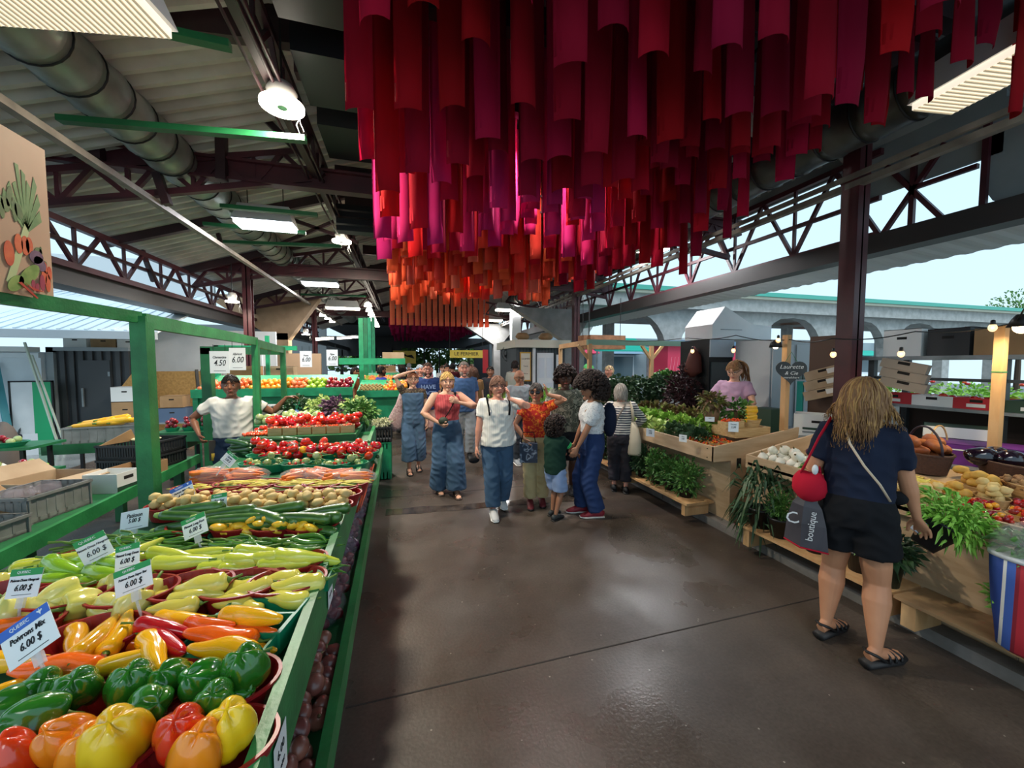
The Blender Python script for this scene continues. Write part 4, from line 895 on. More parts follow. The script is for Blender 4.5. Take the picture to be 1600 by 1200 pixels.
mix='blue headed price card reading Poivrons Mix in the front left'
card(45,994,.125,.10,[('Poivrons Mix',.2),('6.00 $',.26)],'b',R(-38),z=.99,label=mix)
card(38,911,.10,.085,[('Poivron Doux Hongrois',.13),('6.00 $',.3)],'g',R(-5),z=.985,label='green headed card reading Poivron Doux Hongrois at the left edge')
card(147,856,.085,.095,[('Piment Doux Hongrois',.12),('6.00 $',.28)],'g',R(-22),z=.99,yaw=R(35),label='green headed card turned sideways, left of the pepper cards')
card(199,870,.085,.085,[('Piment Long Doux',.15),('6.00 $',.28)],'g',R(-14),z=.98,label='green headed card reading Piment Long Doux')
card(208,904,.115,.08,[('Poivron Doux Super Star',.13),('6.00 $',.32)],'g',R(-22),z=.99,label='green headed card above the pale bell peppers, lowest of three')
card(304,822,.10,.085,[('Piment Long Fort',.17),('6.00 $',.3)],'g',R(-25),z=.985,label='green headed card reading Piment Long Fort in front of zucchinis')
card(210,812,.13,.09,[('Patisson',.3),('5.00 $',.3)],'',R(-12),z=.93,label='curled white paper card reading Patisson')
card(285,770,.115,.085,[('Haricots Mélangés',.16),('4.00 $',.28)],'b',R(-28),z=1.0,label='blue headed card beside the green post, above potatoes')
card(342,785,.075,.085,[('Zucchini',.2),('4.00 $',.26)],'g',R(-10),z=1.0,label='green headed card in front of the potato baskets')
card(358,717,.085,.07,[('Carotte',.2),('5.00 $',.28)],'g',R(35),z=1.1,label='small green headed card leaning right by the man in white')
for i,(px,py,w,h,hd,ro,l) in enumerate(((421,731,.08,.11,'',-14,'white price card over the carrot bags'),(418,698,.05,.09,'',-8,'narrow white card left of the tomato row'),(441,690,.05,.09,'g',-20,'small green headed card at left of tomato row'),(468,708,.055,.09,'g',-18,'green headed card in front of the golden tomato'),(480,673,.045,.09,'g',-20,'narrow card stuck in the cucumbers'),(402,704,.05,.10,'',-25,'narrow white card by the small tomatoes'),(420,680,.04,.085,'',-20,'narrow white card left of the cucumber pile'),(440,664,.04,.08,'',-8,'narrow white card near the scale'),(462,645,.05,.07,'b',30,'tilted blue headed card behind the punnets'))):
    card(px,py,w,h,[('Frais',.16),('5.00',.22)],hd,R(ro),z=None,d=(3.1,3.5,3.6,3.4,4.0,3.3,3.9,4.3,4.6)[i]*.97,label=l,clip=False,header='QC')
for i,(px,py,w,h,a,b,l) in enumerate(((352,566,.24,.27,'Clementine','4.50','hanging card marked 4.50 left of the fruit signs'),(371,561,.20,.27,'Abricot','6.00','hanging card marked 6.00 beside the 4.50 card'),(478,561,.20,.27,'Prune','6.00','hanging card marked 6.00 over the plums'),(519,559,.19,.27,'Figue','6.00','rightmost hanging card marked 6.00'))):
    t=card(px-(9 if i==0 else 0),py,w,h,[(a,.16),(b,.38)],'',0,d=(4.7 if i<2 else 6.5),label=l,clip=False,pitch=0)
    MB().bar((-w*.3,0,h/2),(-w*.3,0,h/2+.08),.004).bar((w*.3,0,h/2),(w*.3,0,h/2+.08),.004).build('string',blackm,t)
# cards stuck on the aisle rail
for i,(y,l) in enumerate(((1.62,'white card taped to the aisle rail by the chillies'),(2.55,'white card taped to the aisle rail by the beans'),(.98,'white card taped to the aisle rail near the front corner'))):
    t=E('price_card',l,'sign',(-.295,y,tz(y)-.03)); MB().box(0,.001,-.045,.045,-.06,.06).build('card',paper,t); text('6.00',.03,ink,t,(.0015,0,.02),(PI/2,0,PI/2)); text('panier',.02,ink,t,(.0015,0,-.02),(PI/2,0,PI/2))
# vegetable banner at the left above the beam
bx=-1.52
t=E('vegetable_banner','beige banner printed with vegetables above the green beam','banner',(bx,1.625,1.96))
MB().add([(0,-.7,-.0),(0,.62,-.0),(0,.62,.66),(0,-.7,.66),(.004,-.7,-.0),(.004,.62,-.0),(.004,.62,.66),(.004,-.7,.66)],[(0,1,2,3),(7,6,5,4),(0,4,5,1),(1,5,6,2),(2,6,7,3),(3,7,4,0)]).build('banner_cloth',M('beige print cloth','c9a78a',.7,col2='b8957a',scale=2),t)
def flat(name,shapes,mat,dx):
    mb=MB()
    for pl in shapes: mb.prism([(.62-(.60-a)*.36,b) for a,b in pl],0,.0012,0,Matrix(((0,0,1,.0042+dx),(1,0,0,0),(0,1,0,0),(0,0,0,1))))
    return mb.build(name,mat,t)
def ell(cx,cy,a,b,rot=0,n=20): return [(cx+a*math.cos(q)*math.cos(rot)-b*math.sin(q)*math.sin(rot),cy+a*math.cos(q)*math.sin(rot)+b*math.sin(q)*math.cos(rot)) for q in [2*PI*i/n for i in range(n)]]
lk=[]
for i in range(9):
    a=R(25+i*16); L=.22+.03*(i%3); c=(.28,.27); d=(math.cos(a),math.sin(a)); nn=(-d[1],d[0])
    lk.append([(c[0]-nn[0]*.008,c[1]-nn[1]*.008),(c[0]+d[0]*L-nn[0]*.026,c[1]+d[1]*L*.95-nn[1]*.026),(c[0]+d[0]*L+nn[0]*.02,c[1]+d[1]*L+nn[1]*.02),(c[0]+nn[0]*.008,c[1]+nn[1]*.008)])
flat('printed_leek',lk,M('print leek green','7d9a62',.7,col2='5c7f4c',scale=12),0)
flat('printed_stalk',[[(.0,.05),(.06,.02),(.31,.27),(.26,.30)]],M('print pale green','b9c48f',.7),.001)
flat('printed_foliage',[ell(-.1+.05*i,.36+.03*math.sin(i*2),.05,.03,i) for i in range(7)]+[ell(.42+.02*i,.20-.02*i,.05,.02,1.2*i) for i in range(6)],M('print dark leaf','4f6a3f',.7,col2='6f7f4f',scale=20),.0005)
flat('printed_tomato',[ell(.30,.215,.045,.035),ell(.25,.21,.05,.04),ell(.17,.21,.05,.04),ell(.47,.10,.035,.035),ell(.52,.075,.035,.04),ell(.49,.14,.03,.025),ell(.55,.12,.03,.03),ell(.05,.16,.06,.05)],M('print orange red','c4492c',.7,col2='d8693a',scale=14),.002)
flat('printed_eggplant',[ell(.38,.175,.09,.028,.05),ell(.42,.15,.08,.03,-.1)],M('print purple','4d2f4a',.7,col2='7a5a76',scale=16),.003)
flat('printed_squash',[ell(.27,.09,.14,.035,.28),ell(.1,.045,.10,.03,.2)],M('print squash green','6c8a3c',.7,col2='93a95a',scale=16),.004)
flat('printed_radish',[ell(.43,.07,.035,.035),ell(.31,.055,.025,.02),ell(.36,.045,.025,.018,.4)],M('print crimson','9a2f4a',.7),.005)
flat('printed_chilli',[[(.12,.05),(.16,.055),(.36,.0),(.34,-.003)],[(.2,.055),(.25,.045),(.46,.03),(.3,.03)]],M('print chilli red','b8331f',.7),.006)
# ================= foliage helper
LG={}
def leafm(name,c,c2,r=.5): return M(name,c,r,col2=c2,scale=9,var=0)
kale=leafm('kale green','2c4a2a','41603a'); herb=leafm('herb green','3f6b2c','5c8a3c'); lett=leafm('lettuce green','8fb84a','6f9c38'); redlet=leafm('red lettuce','5a2f2a','7a8a3a'); pal=leafm('pale cabbage','b9cc7c','9db864'); darkl=leafm('dark leaf','233a22','30502c'); flo=M('flower mix','7fae3c',.6,col2='c9b93a',scale=3); cel=leafm('basil green','79b43c','9acb55'); purp=leafm('purple leaf','4a2a4a','6a4a5a')
def foliage(mb,c,r,n,size,rn,droop=.3,asp=.5,mi=0,shell=.5,hang=0,stems=False):
    for i in range(n):
        d=Vector((rn.gauss(0,1),rn.gauss(0,1),rn.gauss(0,1))).normalized(); k=shell+(1-shell)*rn.random()
        p=Vector(c)+Vector((d.x*r[0],d.y*r[1],d.z*r[2]))*k
        if hang and d.z<0: p.z-=hang*rn.random()
        up=(d+Vector((rn.uniform(-.6,.6),rn.uniform(-.6,.6),rn.uniform(-.2,.8)))).normalized()
        s=up.cross(Vector((rn.uniform(-1,1),rn.uniform(-1,1),rn.uniform(-1,1)))).normalized(); nn=up.cross(s)
        L=size*rn.uniform(.7,1.25); W=L*asp
        a=p; b=p+up*L*.5+s*W/2+nn*L*.08; c2=p+up*L-Vector((0,0,droop*L)); e=p+up*L*.5-s*W/2+nn*L*.08; m=p+up*L*.52-nn*L*.06
        mb.add([a,b,c2,e,m],[(0,1,4),(1,2,4),(2,3,4),(3,0,4)],mi)
        if stems and i%3==0: mb.bar(Vector(c)-Vector((0,0,r[2]*.8)),p,.003,.003,mi)
    return mb
rn=random.Random(21)
def plant(name,label,c,r,n,size,mat,cat='plant',group=None,**k):
    o=foliage(MB(),(0,0,0),r,n,size,rn,**k).build(name,mat,None,False,c); return tag(o,label,cat,group)
def pot(name,label,c,rt,h,mat,cat='plant',leaf=None,lr=None,n=200,size=.05,**k):
    t=E(name,label,cat,c)
    MB().lathe([(rt*.78,0),(rt,h-.02),(rt*1.08,h-.02),(rt*1.08,h),(rt*.95,h),(rt*.9,h-.03),(.01,h-.03)],22).build('pot',mat,t,True)
    foliage(MB(),(0,0,h+lr[2]*.75),lr,n,size,rn,**k).build('foliage',leaf,t); return t
blackpl=M('black plastic','17191b',.4); 
# ================= first plywood counter (lettuces, punnets)
C1=dict(x0=2.95,x1=3.95,y0=3.12,y1=5.6)
t=E('plywood_counter','plywood display counter with greens and a cut-out handle hole','counter',(0,0,0))
mb=MB(); mb.box(2.95,2.975,3.12,5.6,.70,.85); mb.build('front_lip',ply,t)
MB().add([(2.97,3.12,.74),(3.95,3.12,.88),(3.95,5.6,.88),(2.97,5.6,.74),(2.97,3.12,.76),(3.95,3.12,.90),(3.95,5.6,.90),(2.97,5.6,.76)],[(0,3,2,1),(4,5,6,7),(0,1,5,4),(1,2,6,5),(2,3,7,6),(3,0,4,7)]).build('tray_bed',ply,t)
T=Matrix(((1,0,0,0),(0,0,-1,3.14),(0,1,0,0),(0,0,0,1)))
mb=MB(); mb.prism([(2.95,.70),(3.16,.70),(3.16,.06),(3.95,.06),(4.05,1.0),(3.55,.93),(2.95,.85)],0,.025,0,T); mb.build('end_panel',ply,t)
MB().box(3.235,3.285,3.108,3.114,.62,.72).build('handle_hole',M('dark hole','17130f',.9),t)
MB().box(3.16,3.18,3.14,5.6,.06,.72).build('kick_board',ply,t)
MB().box(3.93,3.95,3.12,5.6,.06,.88).build('back_board',ply,t)
mb=MB()
# nails
for z in (.73,.82): mb.cb((2.947,3.2,z),(.006,.008,.008)); mb.cb((2.947,4.4,z),(.006,.008,.008))
mb.build('screws',blackm,t)
t=E('low_bench','low pallet bench carrying the herbs under the plywood counter','bench',(0,0,0))
MB().box(2.80,3.14,3.3,5.9,.20,.225).build('board',pine,t)
for y in (3.35,4.5,5.7): MB().box(2.82,3.12,y,y+.05,.075,.20).build('leg',pine,t)
# bedding herbs on the bench
for i,(y,m,l) in enumerate(((3.5,herb,'bushy bright herb plant at near end of the low bench'),(3.75,herb,'bushy herb plant second from near end of low bench'),(4.0,herb,'bushy herb plant third along the low bench'),(4.28,kale,'darker herb plant fourth along the low bench'),(4.58,kale,'dark herb plant fifth along the low bench'),(4.9,kale,'dark herb plant sixth along the low bench'),(5.25,darkl,'dark herb plant at far end of low bench'))):
    pot('potted_herb',l,(2.96,y,.225),.085,.11,blackpl,'plant',m,(.17,.17,.17),420,.055,droop=.2,shell=.35,hang=.12,stems=True)
# lettuces etc. on the counter
def bed(y0,y1,x0,x1,nm,lab,mat,n,r,size,cat='lettuce',cntx=3,cnty=3,zz=.78,grp=None,asp=.8):
    for i in range(cntx):
        for j in range(cnty):
            x=x0+(x1-x0)*(i+.5)/cntx; y=y0+(y1-y0)*(j+.5)/cnty
            plant(nm,lab,(x,y,zz+.14*(x-2.97)+r*.5),(r,r,r*.8),n,size,mat,cat,grp,asp=asp,droop=.1,shell=.3)
bed(4.1,5.3,3.02,3.2,'cabbage','pale green cabbage at the front edge of plywood counter',pal,110,.10,.09,'cabbage',1,5,grp='front cabbages',asp=.9)
bed(4.0,5.3,3.28,3.5,'lettuce','green leaf lettuce in the middle of the plywood counter',lett,110,.10,.08,'lettuce',1,5,.82,'green lettuces')
bed(4.0,5.3,3.5,3.7,'lettuce','red leaf lettuce behind the green ones on the plywood counter',redlet,110,.10,.08,'lettuce',1,5,.86,'red lettuces')
bed(3.45,4.05,3.05,3.25,'kale_bunch','dark blue green kale bunch beside the small punnets',kale,140,.10,.07,'kale',1,3,.80,'kale bunches by the punnets')
bed(3.5,4.0,3.25,3.6,'lettuce','lime green lettuce behind the kale bunches',lett,90,.09,.07,'lettuce',2,2,.84,'lime lettuces')
for i,(px,py,r,m,l) in enumerate(((1150,640,.13,herb,'leafy yellow green chard bunch by the yellow squash'),(1112,628,.11,redlet,'red and yellow leaf bunch left of the chard'),(1000,575,.001,kale,''))):
    if l: p=atD(px,py,4.4); plant('leaf_bunch',l,p,(r*1.3,r*1.1,r*.9),220,.08,m,'greens',shell=.3); tag(MB().lathe([(.07,-.22),(.10,-.02),(.09,-.02),(.06,-.2)],16).build('brown_paper_bag',M('brown paper','8a6a4c',.8),None,True,p),'brown paper bag holding '+l.split(' by')[0].split(' left')[0],'bag')
# big kale wall behind the grey haired woman
for i,(x,y,z,r) in enumerate(((3.3,6.0,1.15,.32),(3.7,6.1,1.2,.34),(4.1,6.1,1.2,.34),(3.5,5.75,.95,.3),(4.4,5.9,1.25,.28),(4.75,6.2,1.35,.25))):
    plant('kale_heap','heaped dark curly kale behind the plywood counter, '+['left end','second from left','third from left','low front heap','fourth from left','right end'][i],(x,y,z),(r,r*.8,r*.75),520,.09,kale if i!=5 else herb,'kale',shell=.5,asp=.8)
tag(MB().box(3.0,4.9,5.7,6.5,.06,.88).build('kale_table',M('grey green board','4a5a48',.7)),'dark table under the heaped kale','table')
for i,(x,y,z,r,l) in enumerate(((3.25,6.6,1.0,.28,'dark green potted plant left of the kale heaps'),(2.95,6.5,.75,.25,'low dark shrub behind the woman with curly hair'),(3.1,5.9,.45,.22,'leafy pots on the slab by the backpack'),(2.95,5.75,.2,.15,'trailing green plant near the kerb'))): plant('potted_shrub',l,(x,y,z),(r,r,r*1.2),380,.09,darkl if i!=3 else herb,'plant',shell=.3)
t=tag(MB().add([(0,0,0),(.35,-.1,.25),(.62,-.1,.12),(.3,.05,-.05),(0,0,.01),(.35,-.1,.262),(.62,-.1,.13),(.3,.05,-.04)],[(0,1,2,3),(7,6,5,4),(0,4,5,1),(1,5,6,2),(2,6,7,3),(3,7,4,0)]).build('banana_leaf',darkl,None,False,(2.95,5.9,1.15)),'large dark glossy leaf leaning behind the backpack','leaf')
# wooden tray with punnets, squash and crates at the right end of counter 1
MERGE[0]=True
crate=tag(MB().box(3.32,3.78,3.22,3.55,.90,1.0).build('wooden_crate',wic),'shallow wooden crate under the yellow squash','crate')
for k in range(2): bsk('punnet',(3.40-.13*k+.0,3.30,1.0+.002),0,'wooden punnet of berries on the crate, '+['right one','left one'][k],1.0); pile('cherry',(3.40-.13*k,3.30),.04,.04,1.05,14,'red berry in the crate top punnet, '+['right one','left one'][k],size=(.013,.013,.012),uniq=False)
bsk('round',(3.62,3.32,1.002),0,'round chip basket under the yellow squash',1.25)
for k in range(5): put('ysq',(3.62+.005*(k%2),3.32,1.065+.034*k),(0,.02*k,.28+.05*(k%3)),1.0,'yellow squash in the stack of five, '+['bottom one','second from bottom','middle one','second from top','top one'][k])
pts=[(3.03+.12*i+.02*j,3.22+.125*j) for j in range(4) for i in range(3) if not (j==3 and i==2)]
od=order([Vector((a,b,0)) for a,b in pts])
for (x,y),o in zip(pts,od):
    z=.77+.14*(x-2.97); bsk('round',(x,y,z),0,'small chip basket of cherry tomatoes on plywood counter, '+o,.68)
    pile(['cherry','cherryy','cherry'],(x,y),.034,.028,z+.028,10,['red cherry tomato in plywood counter basket, '+o,'yellow cherry tomato in plywood counter basket, '+o,'red cherry tomato in plywood counter basket, '+o],size=(.012,.012,.012),uniq=False,scale=.8)
MERGE[0]=False
tag(FARC['cherry'].build('cherry_tomato',[MC['cherry tomato skin']],None,True),'tiny red tomatoes heaped in the far punnets and small chip baskets','tomato',kind='stuff')
tag(FARC['cherryy'].build('yellow_cherry_tomato',[MC['yellow cherry skin']],None,True),'tiny yellow tomatoes among the red ones on the plywood counter','tomato',kind='stuff')
def rsign(p,w,h,lines,label,yaw,mat=paper,im=ink,cat='sign'):
    t=E('price_card',label,cat,p); t.rotation_euler=(0,0,yaw)
    MB().box(-w/2,w/2,0,.002,-h/2,h/2).build('card',mat,t)
    for i,(s,k) in enumerate(lines): text(s,h*k,im,t,(0,-.001,h*.25-i*h*.3),shear=.2,scale=(.8,1,1)) 
    return t
rsign(atD(1016,676,4.35),.10,.09,[('Laitue',.22),('3.00',.3)],'white card clipped to the counter lip under the cabbages',R(-65))
rsign(atD(1067,685,4.0),.08,.075,[('Chou',.22),('3.00',.3)],'white card with green twine below the kale',R(-65))
rsign(atD(1146,667,3.62),.085,.095,[('Tomates',.2),('5.00',.3)],'white card standing before the wooden crate',R(-35))
rsign(atD(1109,655,4.1),.09,.05,[('Laitue',.3)],'small tilted card among the lettuces',R(-35))
# ================= second plywood counter
t=E('plywood_counter','long plywood counter with onions, potatoes and tomato baskets','counter',(0,0,0))
MB().box(3.10,3.125,.3,2.86,.70,.82).build('front_lip',ply,t)
MB().add([(3.1,.3,.73),(4.1,.3,.83),(4.1,2.86,.83),(3.1,2.86,.73),(3.1,.3,.755),(4.1,.3,.855),(4.1,2.86,.855),(3.1,2.86,.755)],[(0,3,2,1),(4,5,6,7),(0,1,5,4),(1,2,6,5),(2,3,7,6),(3,0,4,7)]).build('tray_bed',ply,t)
mb=MB(); mb.prism([(3.10,.70),(3.20,.70),(3.20,.06),(4.1,.06),(4.1,1.0),(3.6,.92),(3.10,.82)],0,.025,0,Matrix(((1,0,0,0),(0,0,-1,2.885),(0,1,0,0),(0,0,0,1)))); mb.build('end_panel',ply,t)
for i,(a,b) in enumerate(((.3,1.2),(1.21,2.05),(2.06,2.86))): MB().box(3.19,3.21,a,b,.06,.72).build('kick_board',ply,t)
t=E('low_bench','pine pallet bench under the onion counter','bench',(0,0,0))
MB().box(2.86,3.19,1.62,2.72,.23,.25).build('board',pine,t)
for y in (1.64,2.62): MB().box(2.88,3.16,y,y+.06,.075,.23).build('leg',pine,t)
t=E('low_bench','second pine pallet bench, nearest the striped bag','bench',(0,0,0))
MB().box(2.90,3.19,.4,1.60,.23,.25).build('board',M('aged pine','a5855f',.6,col2='8f7150',scale=5,stretch=(3,.6,3)),t)
for y in (1.50,.5): MB().box(2.92,3.16,y,y+.07,.075,.23).build('leg',pine,t)
# pots on benches
pot('potted_grass','black pot of trailing lemongrass left of the red bag',(3.0,2.62,.25),.10,.17,blackpl,'plant',kale,(.22,.18,.20),260,.16,asp=.08,droop=.9,shell=.2,hang=.2)
pot('potted_rosemary','black pot of rosemary on the pine bench',(2.98,2.42,.25),.085,.16,blackpl,'plant',herb,(.11,.11,.14),420,.04,asp=.25,droop=.1,shell=.2,stems=True)
pot('potted_parsley','black pot of parsley beside the grey shopping bag',(3.0,2.15,.25),.075,.15,blackpl,'plant',cel,(.11,.11,.09),300,.05,droop=.2,shell=.3)
pot('potted_basil','dark potted herb behind the woman between her legs',(3.02,1.86,.25),.08,.14,blackpl,'plant',herb,(.09,.09,.08),220,.05,droop=.2,shell=.3)
pot('potted_mint','dark green pot with leafy mint on the bench end',(3.0,1.56+.14,.25),.085,.16,M('dark green pot','1c2f26',.4),'plant',darkl,(.13,.13,.10),300,.07,droop=.3,shell=.3)
pot('potted_herb','small leafy plant behind the striped bag',(3.0,1.15,.25),.07,.16,blackpl,'plant',cel,(.10,.10,.08),160,.06,droop=.2,shell=.3)
# produce on counter 2
def cz(x): return .757+.10*(x-3.1)
for i,(dx,dy,dz) in enumerate([(a*.085+.03*(b%2),b*.085,0) for a in range(3) for b in range(5)]+[(.04,.05,.07),(.12,.14,.07),(.13,.24,.07),(.06,.3,.065)]):
    x=3.17+dx; y=2.42+dy; put('wonion',(x,y,cz(x)+.05+dz),(rnd.uniform(-.9,.9),rnd.uniform(-.9,.9),rnd.random()*6),rnd.uniform(.9,1.1),'white onion in the heap at the left end of the counter','white onions at the counter end')
for i in range(9):
    x=3.55+.07*(i%3); y=2.62-.075*(i//3); put('ponion',(x,y,cz(x)+.07+.06*(i%2)),(rnd.random(),rnd.random(),0),1.0,'purple onion behind the white onions','purple onions behind the white ones')
for i,(x,y) in enumerate(((3.2,2.36),(3.2,2.24))):
    bsk('round',(x,y,cz(x)),0,'small chip basket of leeks, '+['left one','right one'][i],.9); pile(['zuc','beany'],(x,y),.03,.03,cz(x)+.05,5,['small zucchini in the little chip basket, '+['left','right'][i],'pale bean in the little chip basket, '+['left','right'][i]],size=(.05,.015,.012),uniq=False,scale=.55)
def wb(kind,x,y,sc,l,items,ik,a,b,n,d,size,**k):
    bsk(kind,(x,y,cz(x)),k.pop('brz',1.2),l,sc); pile(ik,(x,y),a,b,cz(x)+k.pop('dz',.04),n,d,size=size,uniq=False,**k)
wb('big',3.42,1.86,1.0,'oval chip basket of wax beans behind the woman',0,'beany',.10,.15,60,'pale wax bean in the oval chip basket',(.03,.007,.005),rz=2.4,jit=.8,dz=.07)
wb('oval',3.22,1.68,1.1,'chip basket of small yellow potatoes at the counter edge',0,'pot',.07,.11,18,'small yellow potato in the edge basket',(.03,.027,.02),jit=3,dz=.05)
wb('oval',3.42,1.62,1.0,'chip basket of large golden potatoes',0,'potbig',.05,.09,6,'large golden potato in the middle chip basket',(.04,.032,.028),jit=2,dz=.04,scale=.75)
wb('oval',3.66,1.60,1.0,'chip basket with the tallest golden potatoes',0,'potbig',.045,.09,8,'large golden potato in the back chip basket',(.04,.032,.028),jit=2,dz=.05,scale=.75)
wb('round',3.50,1.47,1.0,'round chip basket of small potatoes',0,'pot',.05,.06,12,'small potato in the round basket',(.03,.027,.02),jit=3,dz=.04)
wb('big',3.80,1.38,1.1,'large chip basket of knobbly ginger roots',0,'spud',.13,.18,90,'knobbly brown root in the large chip basket',(.022,.018,.015),jit=3,tilt=.8,dz=.06)
q=[(3.2,1.50),(3.2,1.33),(3.22,1.17),(3.36,1.45),(3.37,1.28),(3.38,1.12),(3.52,1.33),(3.53,1.17),(3.24,1.0),(3.4,.96),(3.56,1.0)]
od=order([Vector((a,b,0)) for a,b in q])
for (x,y),o in zip(q,od):
    bsk('oval',(x,y,cz(x)),1.4,'shallow chip basket of small tomatoes, '+o,.62); pile(['cherry','cherryy','cherryd','cherry','cherryd'],(x,y),.045,.065,cz(x)+.028,22,[z+' small tomato in shallow chip basket, '+o for z in ('red','yellow','dark','red','dark')],size=(.014,.014,.012),uniq=False)
rsign((3.72,1.10,1.0),.10,.09,[('Tomates',.2),('5.00',.3)],'white card at the right edge above the small tomatoes',R(-70))
# dark wicker baskets with sweet potatoes and eggplants
wick=M('dark wicker','3f2a20',.7,col2='57382a',scale=60,stretch=(1,1,4),bump=.5,bscale=120)
def wickb(x,y,a,b,h,label,handle):
    t=E('wicker_basket',label,'basket',(x,y,cz(x)),1.0)
    m=basket_mesh(a,b,h,n=36,flare=.8); m.build('basket_body',wick,t)
    m=MB(); m.tube([(a*.99*math.cos(q),b*.99*math.sin(q),h) for q in [2*PI*i/28 for i in range(29)]],.009,6); m.build('rim',wick,t,True)
    if handle: MB().tube([(a*math.cos(q),0,h+.20*math.sin(q)) for q in [PI*i/14 for i in range(15)]],.008,8).build('handle',M('dark handle','241a2a',.5),t,True)
wickb(3.92,2.02,.19,.15,.15,'dark wicker basket of sweet potatoes with arched handle',True)
pile('sweet',(3.92,2.02),.10,.07,cz(3.9)+.10,8,'orange brown sweet potato in the dark wicker basket',rz=1.2,size=(.08,.04,.036),jit=.6)
wickb(4.12,1.62,.24,.17,.13,'dark wicker basket of eggplants without handle',False)
for i,(dx,dy,l) in enumerate(((-.08,.1,'glossy black eggplant at the left of wicker basket'),(.0,.0,'glossy black eggplant at the front of wicker basket'),(.07,.10,'glossy black eggplant at the back of wicker basket'))): ct(P['egg'][i%2],(4.10+dx,1.64+dy,cz(4.1)+.15),(0,.1,-.5+i*.4),.95,l)
# wooden posts with string lights
for i,(x,y,h,l) in enumerate(((3.89,3.16,1.98,'square pine post with the heart slate, left one'),(4.42,1.86,1.97,'square pine post standing in the tomato counter, right one'))):
    t=E('wooden_post',l,'post',(x,y,.06)); MB().box(-.028,.028,-.028,.028,0,h-.06).build('post',pine,t); MB().box(-.03,.03,-.03,.03,.9,.905).box(-.03,.03,-.03,.03,1.55,1.56).build('twine',M('green twine','3a7d4a',.8),t)
bulbm=M('warm bulb','ffb45a',.3,emit=14); bulbg=M('bulb glass','ffd9a0',.1,alpha=.4,emit=1.5)
P0=atD(1000,530,7.0); wire=[atD(960,532,7.5),atD(1075,528,4.9),atD(1150,524,4.4),Vector((3.89,3.12,1.93)),atD(1300,529,3.3),atD(1430,518,3.0),Vector((4.42,1.82,1.98)),atD(1600,483,2.6),atD(1700,470,2.4)]
t=E('string_lights','black festoon cable of small warm bulbs between the posts','lights',(0,0,0))
wp=[]
for a,b in zip(wire,wire[1:]):
    for k in range(6): u=k/6; q=a.lerp(b,u); q.z-=.05*math.sin(PI*u)*0.6; wp.append(q)
wp.append(wire[-1]); MB().tube(wp,.005,6).build('cable',blackm,t,True)
for i,p in enumerate((atD(1082,548,4.8),atD(1146,547,4.4),atD(1216,531,4.0),atD(1302,553,3.3),atD(1408,552,3.05),atD(1551,511,2.65))):
    b=MB().lathe([(.004,.05),(.012,.045),(.013,.02),(.012,.015)],10,0,p).build('socket',blackm,t,True); MB().ball((p.x,p.y,p.z-.005),(.022,.022,.028),12,8).build('bulb',bulbg,b,True); MB().ball((p.x,p.y,p.z-.005),.009,8,6).build('filament',bulbm,b)
p=atD(1597,511,2.75); t=E('clamp_lamp','glowing warm clamp lamp at the right edge','lamp',p)
MB().lathe([(.03,.09),(.05,.06),(.075,.0),(.07,.0),(.04,.06)],20).build('lamp_shade',blackm,t,True); MB().ball((0,0,.0),.045,14,10).build('bulb',M('clamp bulb','ffdca0',.3,emit=18),t,True); lightchild(t,(0,0,-.05),6,.08,(1,.8,.5))
t=E('clamp_lamp','small dark clamp lamp beside the left pine post','lamp',atD(1212,540,4.05)); MB().lathe([(.02,.06),(.05,.03),(.06,-.02),(.05,-.02)],16).build('lamp_shade',blackm,t,True); MB().ball((0,0,-.01),.025,10,8).build('bulb',M('clamp bulb','ffdca0'),t,True)
# heart slate
p=Vector((3.86,3.08,1.60)); t=E('heart_slate','heart shaped black slate with chalk writing on the left post','sign',p,R(-38))
hp=[]
for i in range(40):
    a=2*PI*i/40; hp.append((.0085*16*math.sin(a)**3,.0085*(13*math.cos(a)-5*math.cos(2*a)-2*math.cos(3*a)-math.cos(4*a))))
hp.reverse()
MB().prism(hp,0,.012,0,Matrix(((1,0,0,0),(0,0,-1,0),(0,1,0,0),(0,0,0,1)))).build('slate',M('black slate','2c3133',.6,col2='3a3f41'),t)
chalk=M('chalk','e2e2de',.9)
text('Laurette',.06,chalk,t,(0,-.013,.045),shear=.3); text('& Cie',.05,chalk,t,(0,-.013,-.02),shear=.3); text('maraîchers',.03,chalk,t,(0,-.013,-.065),shear=.3)
MB().tube([(-.05,0,.10),(0,.0,.2),(.05,0,.10)],.003,5).build('string',M('green twine'),t)
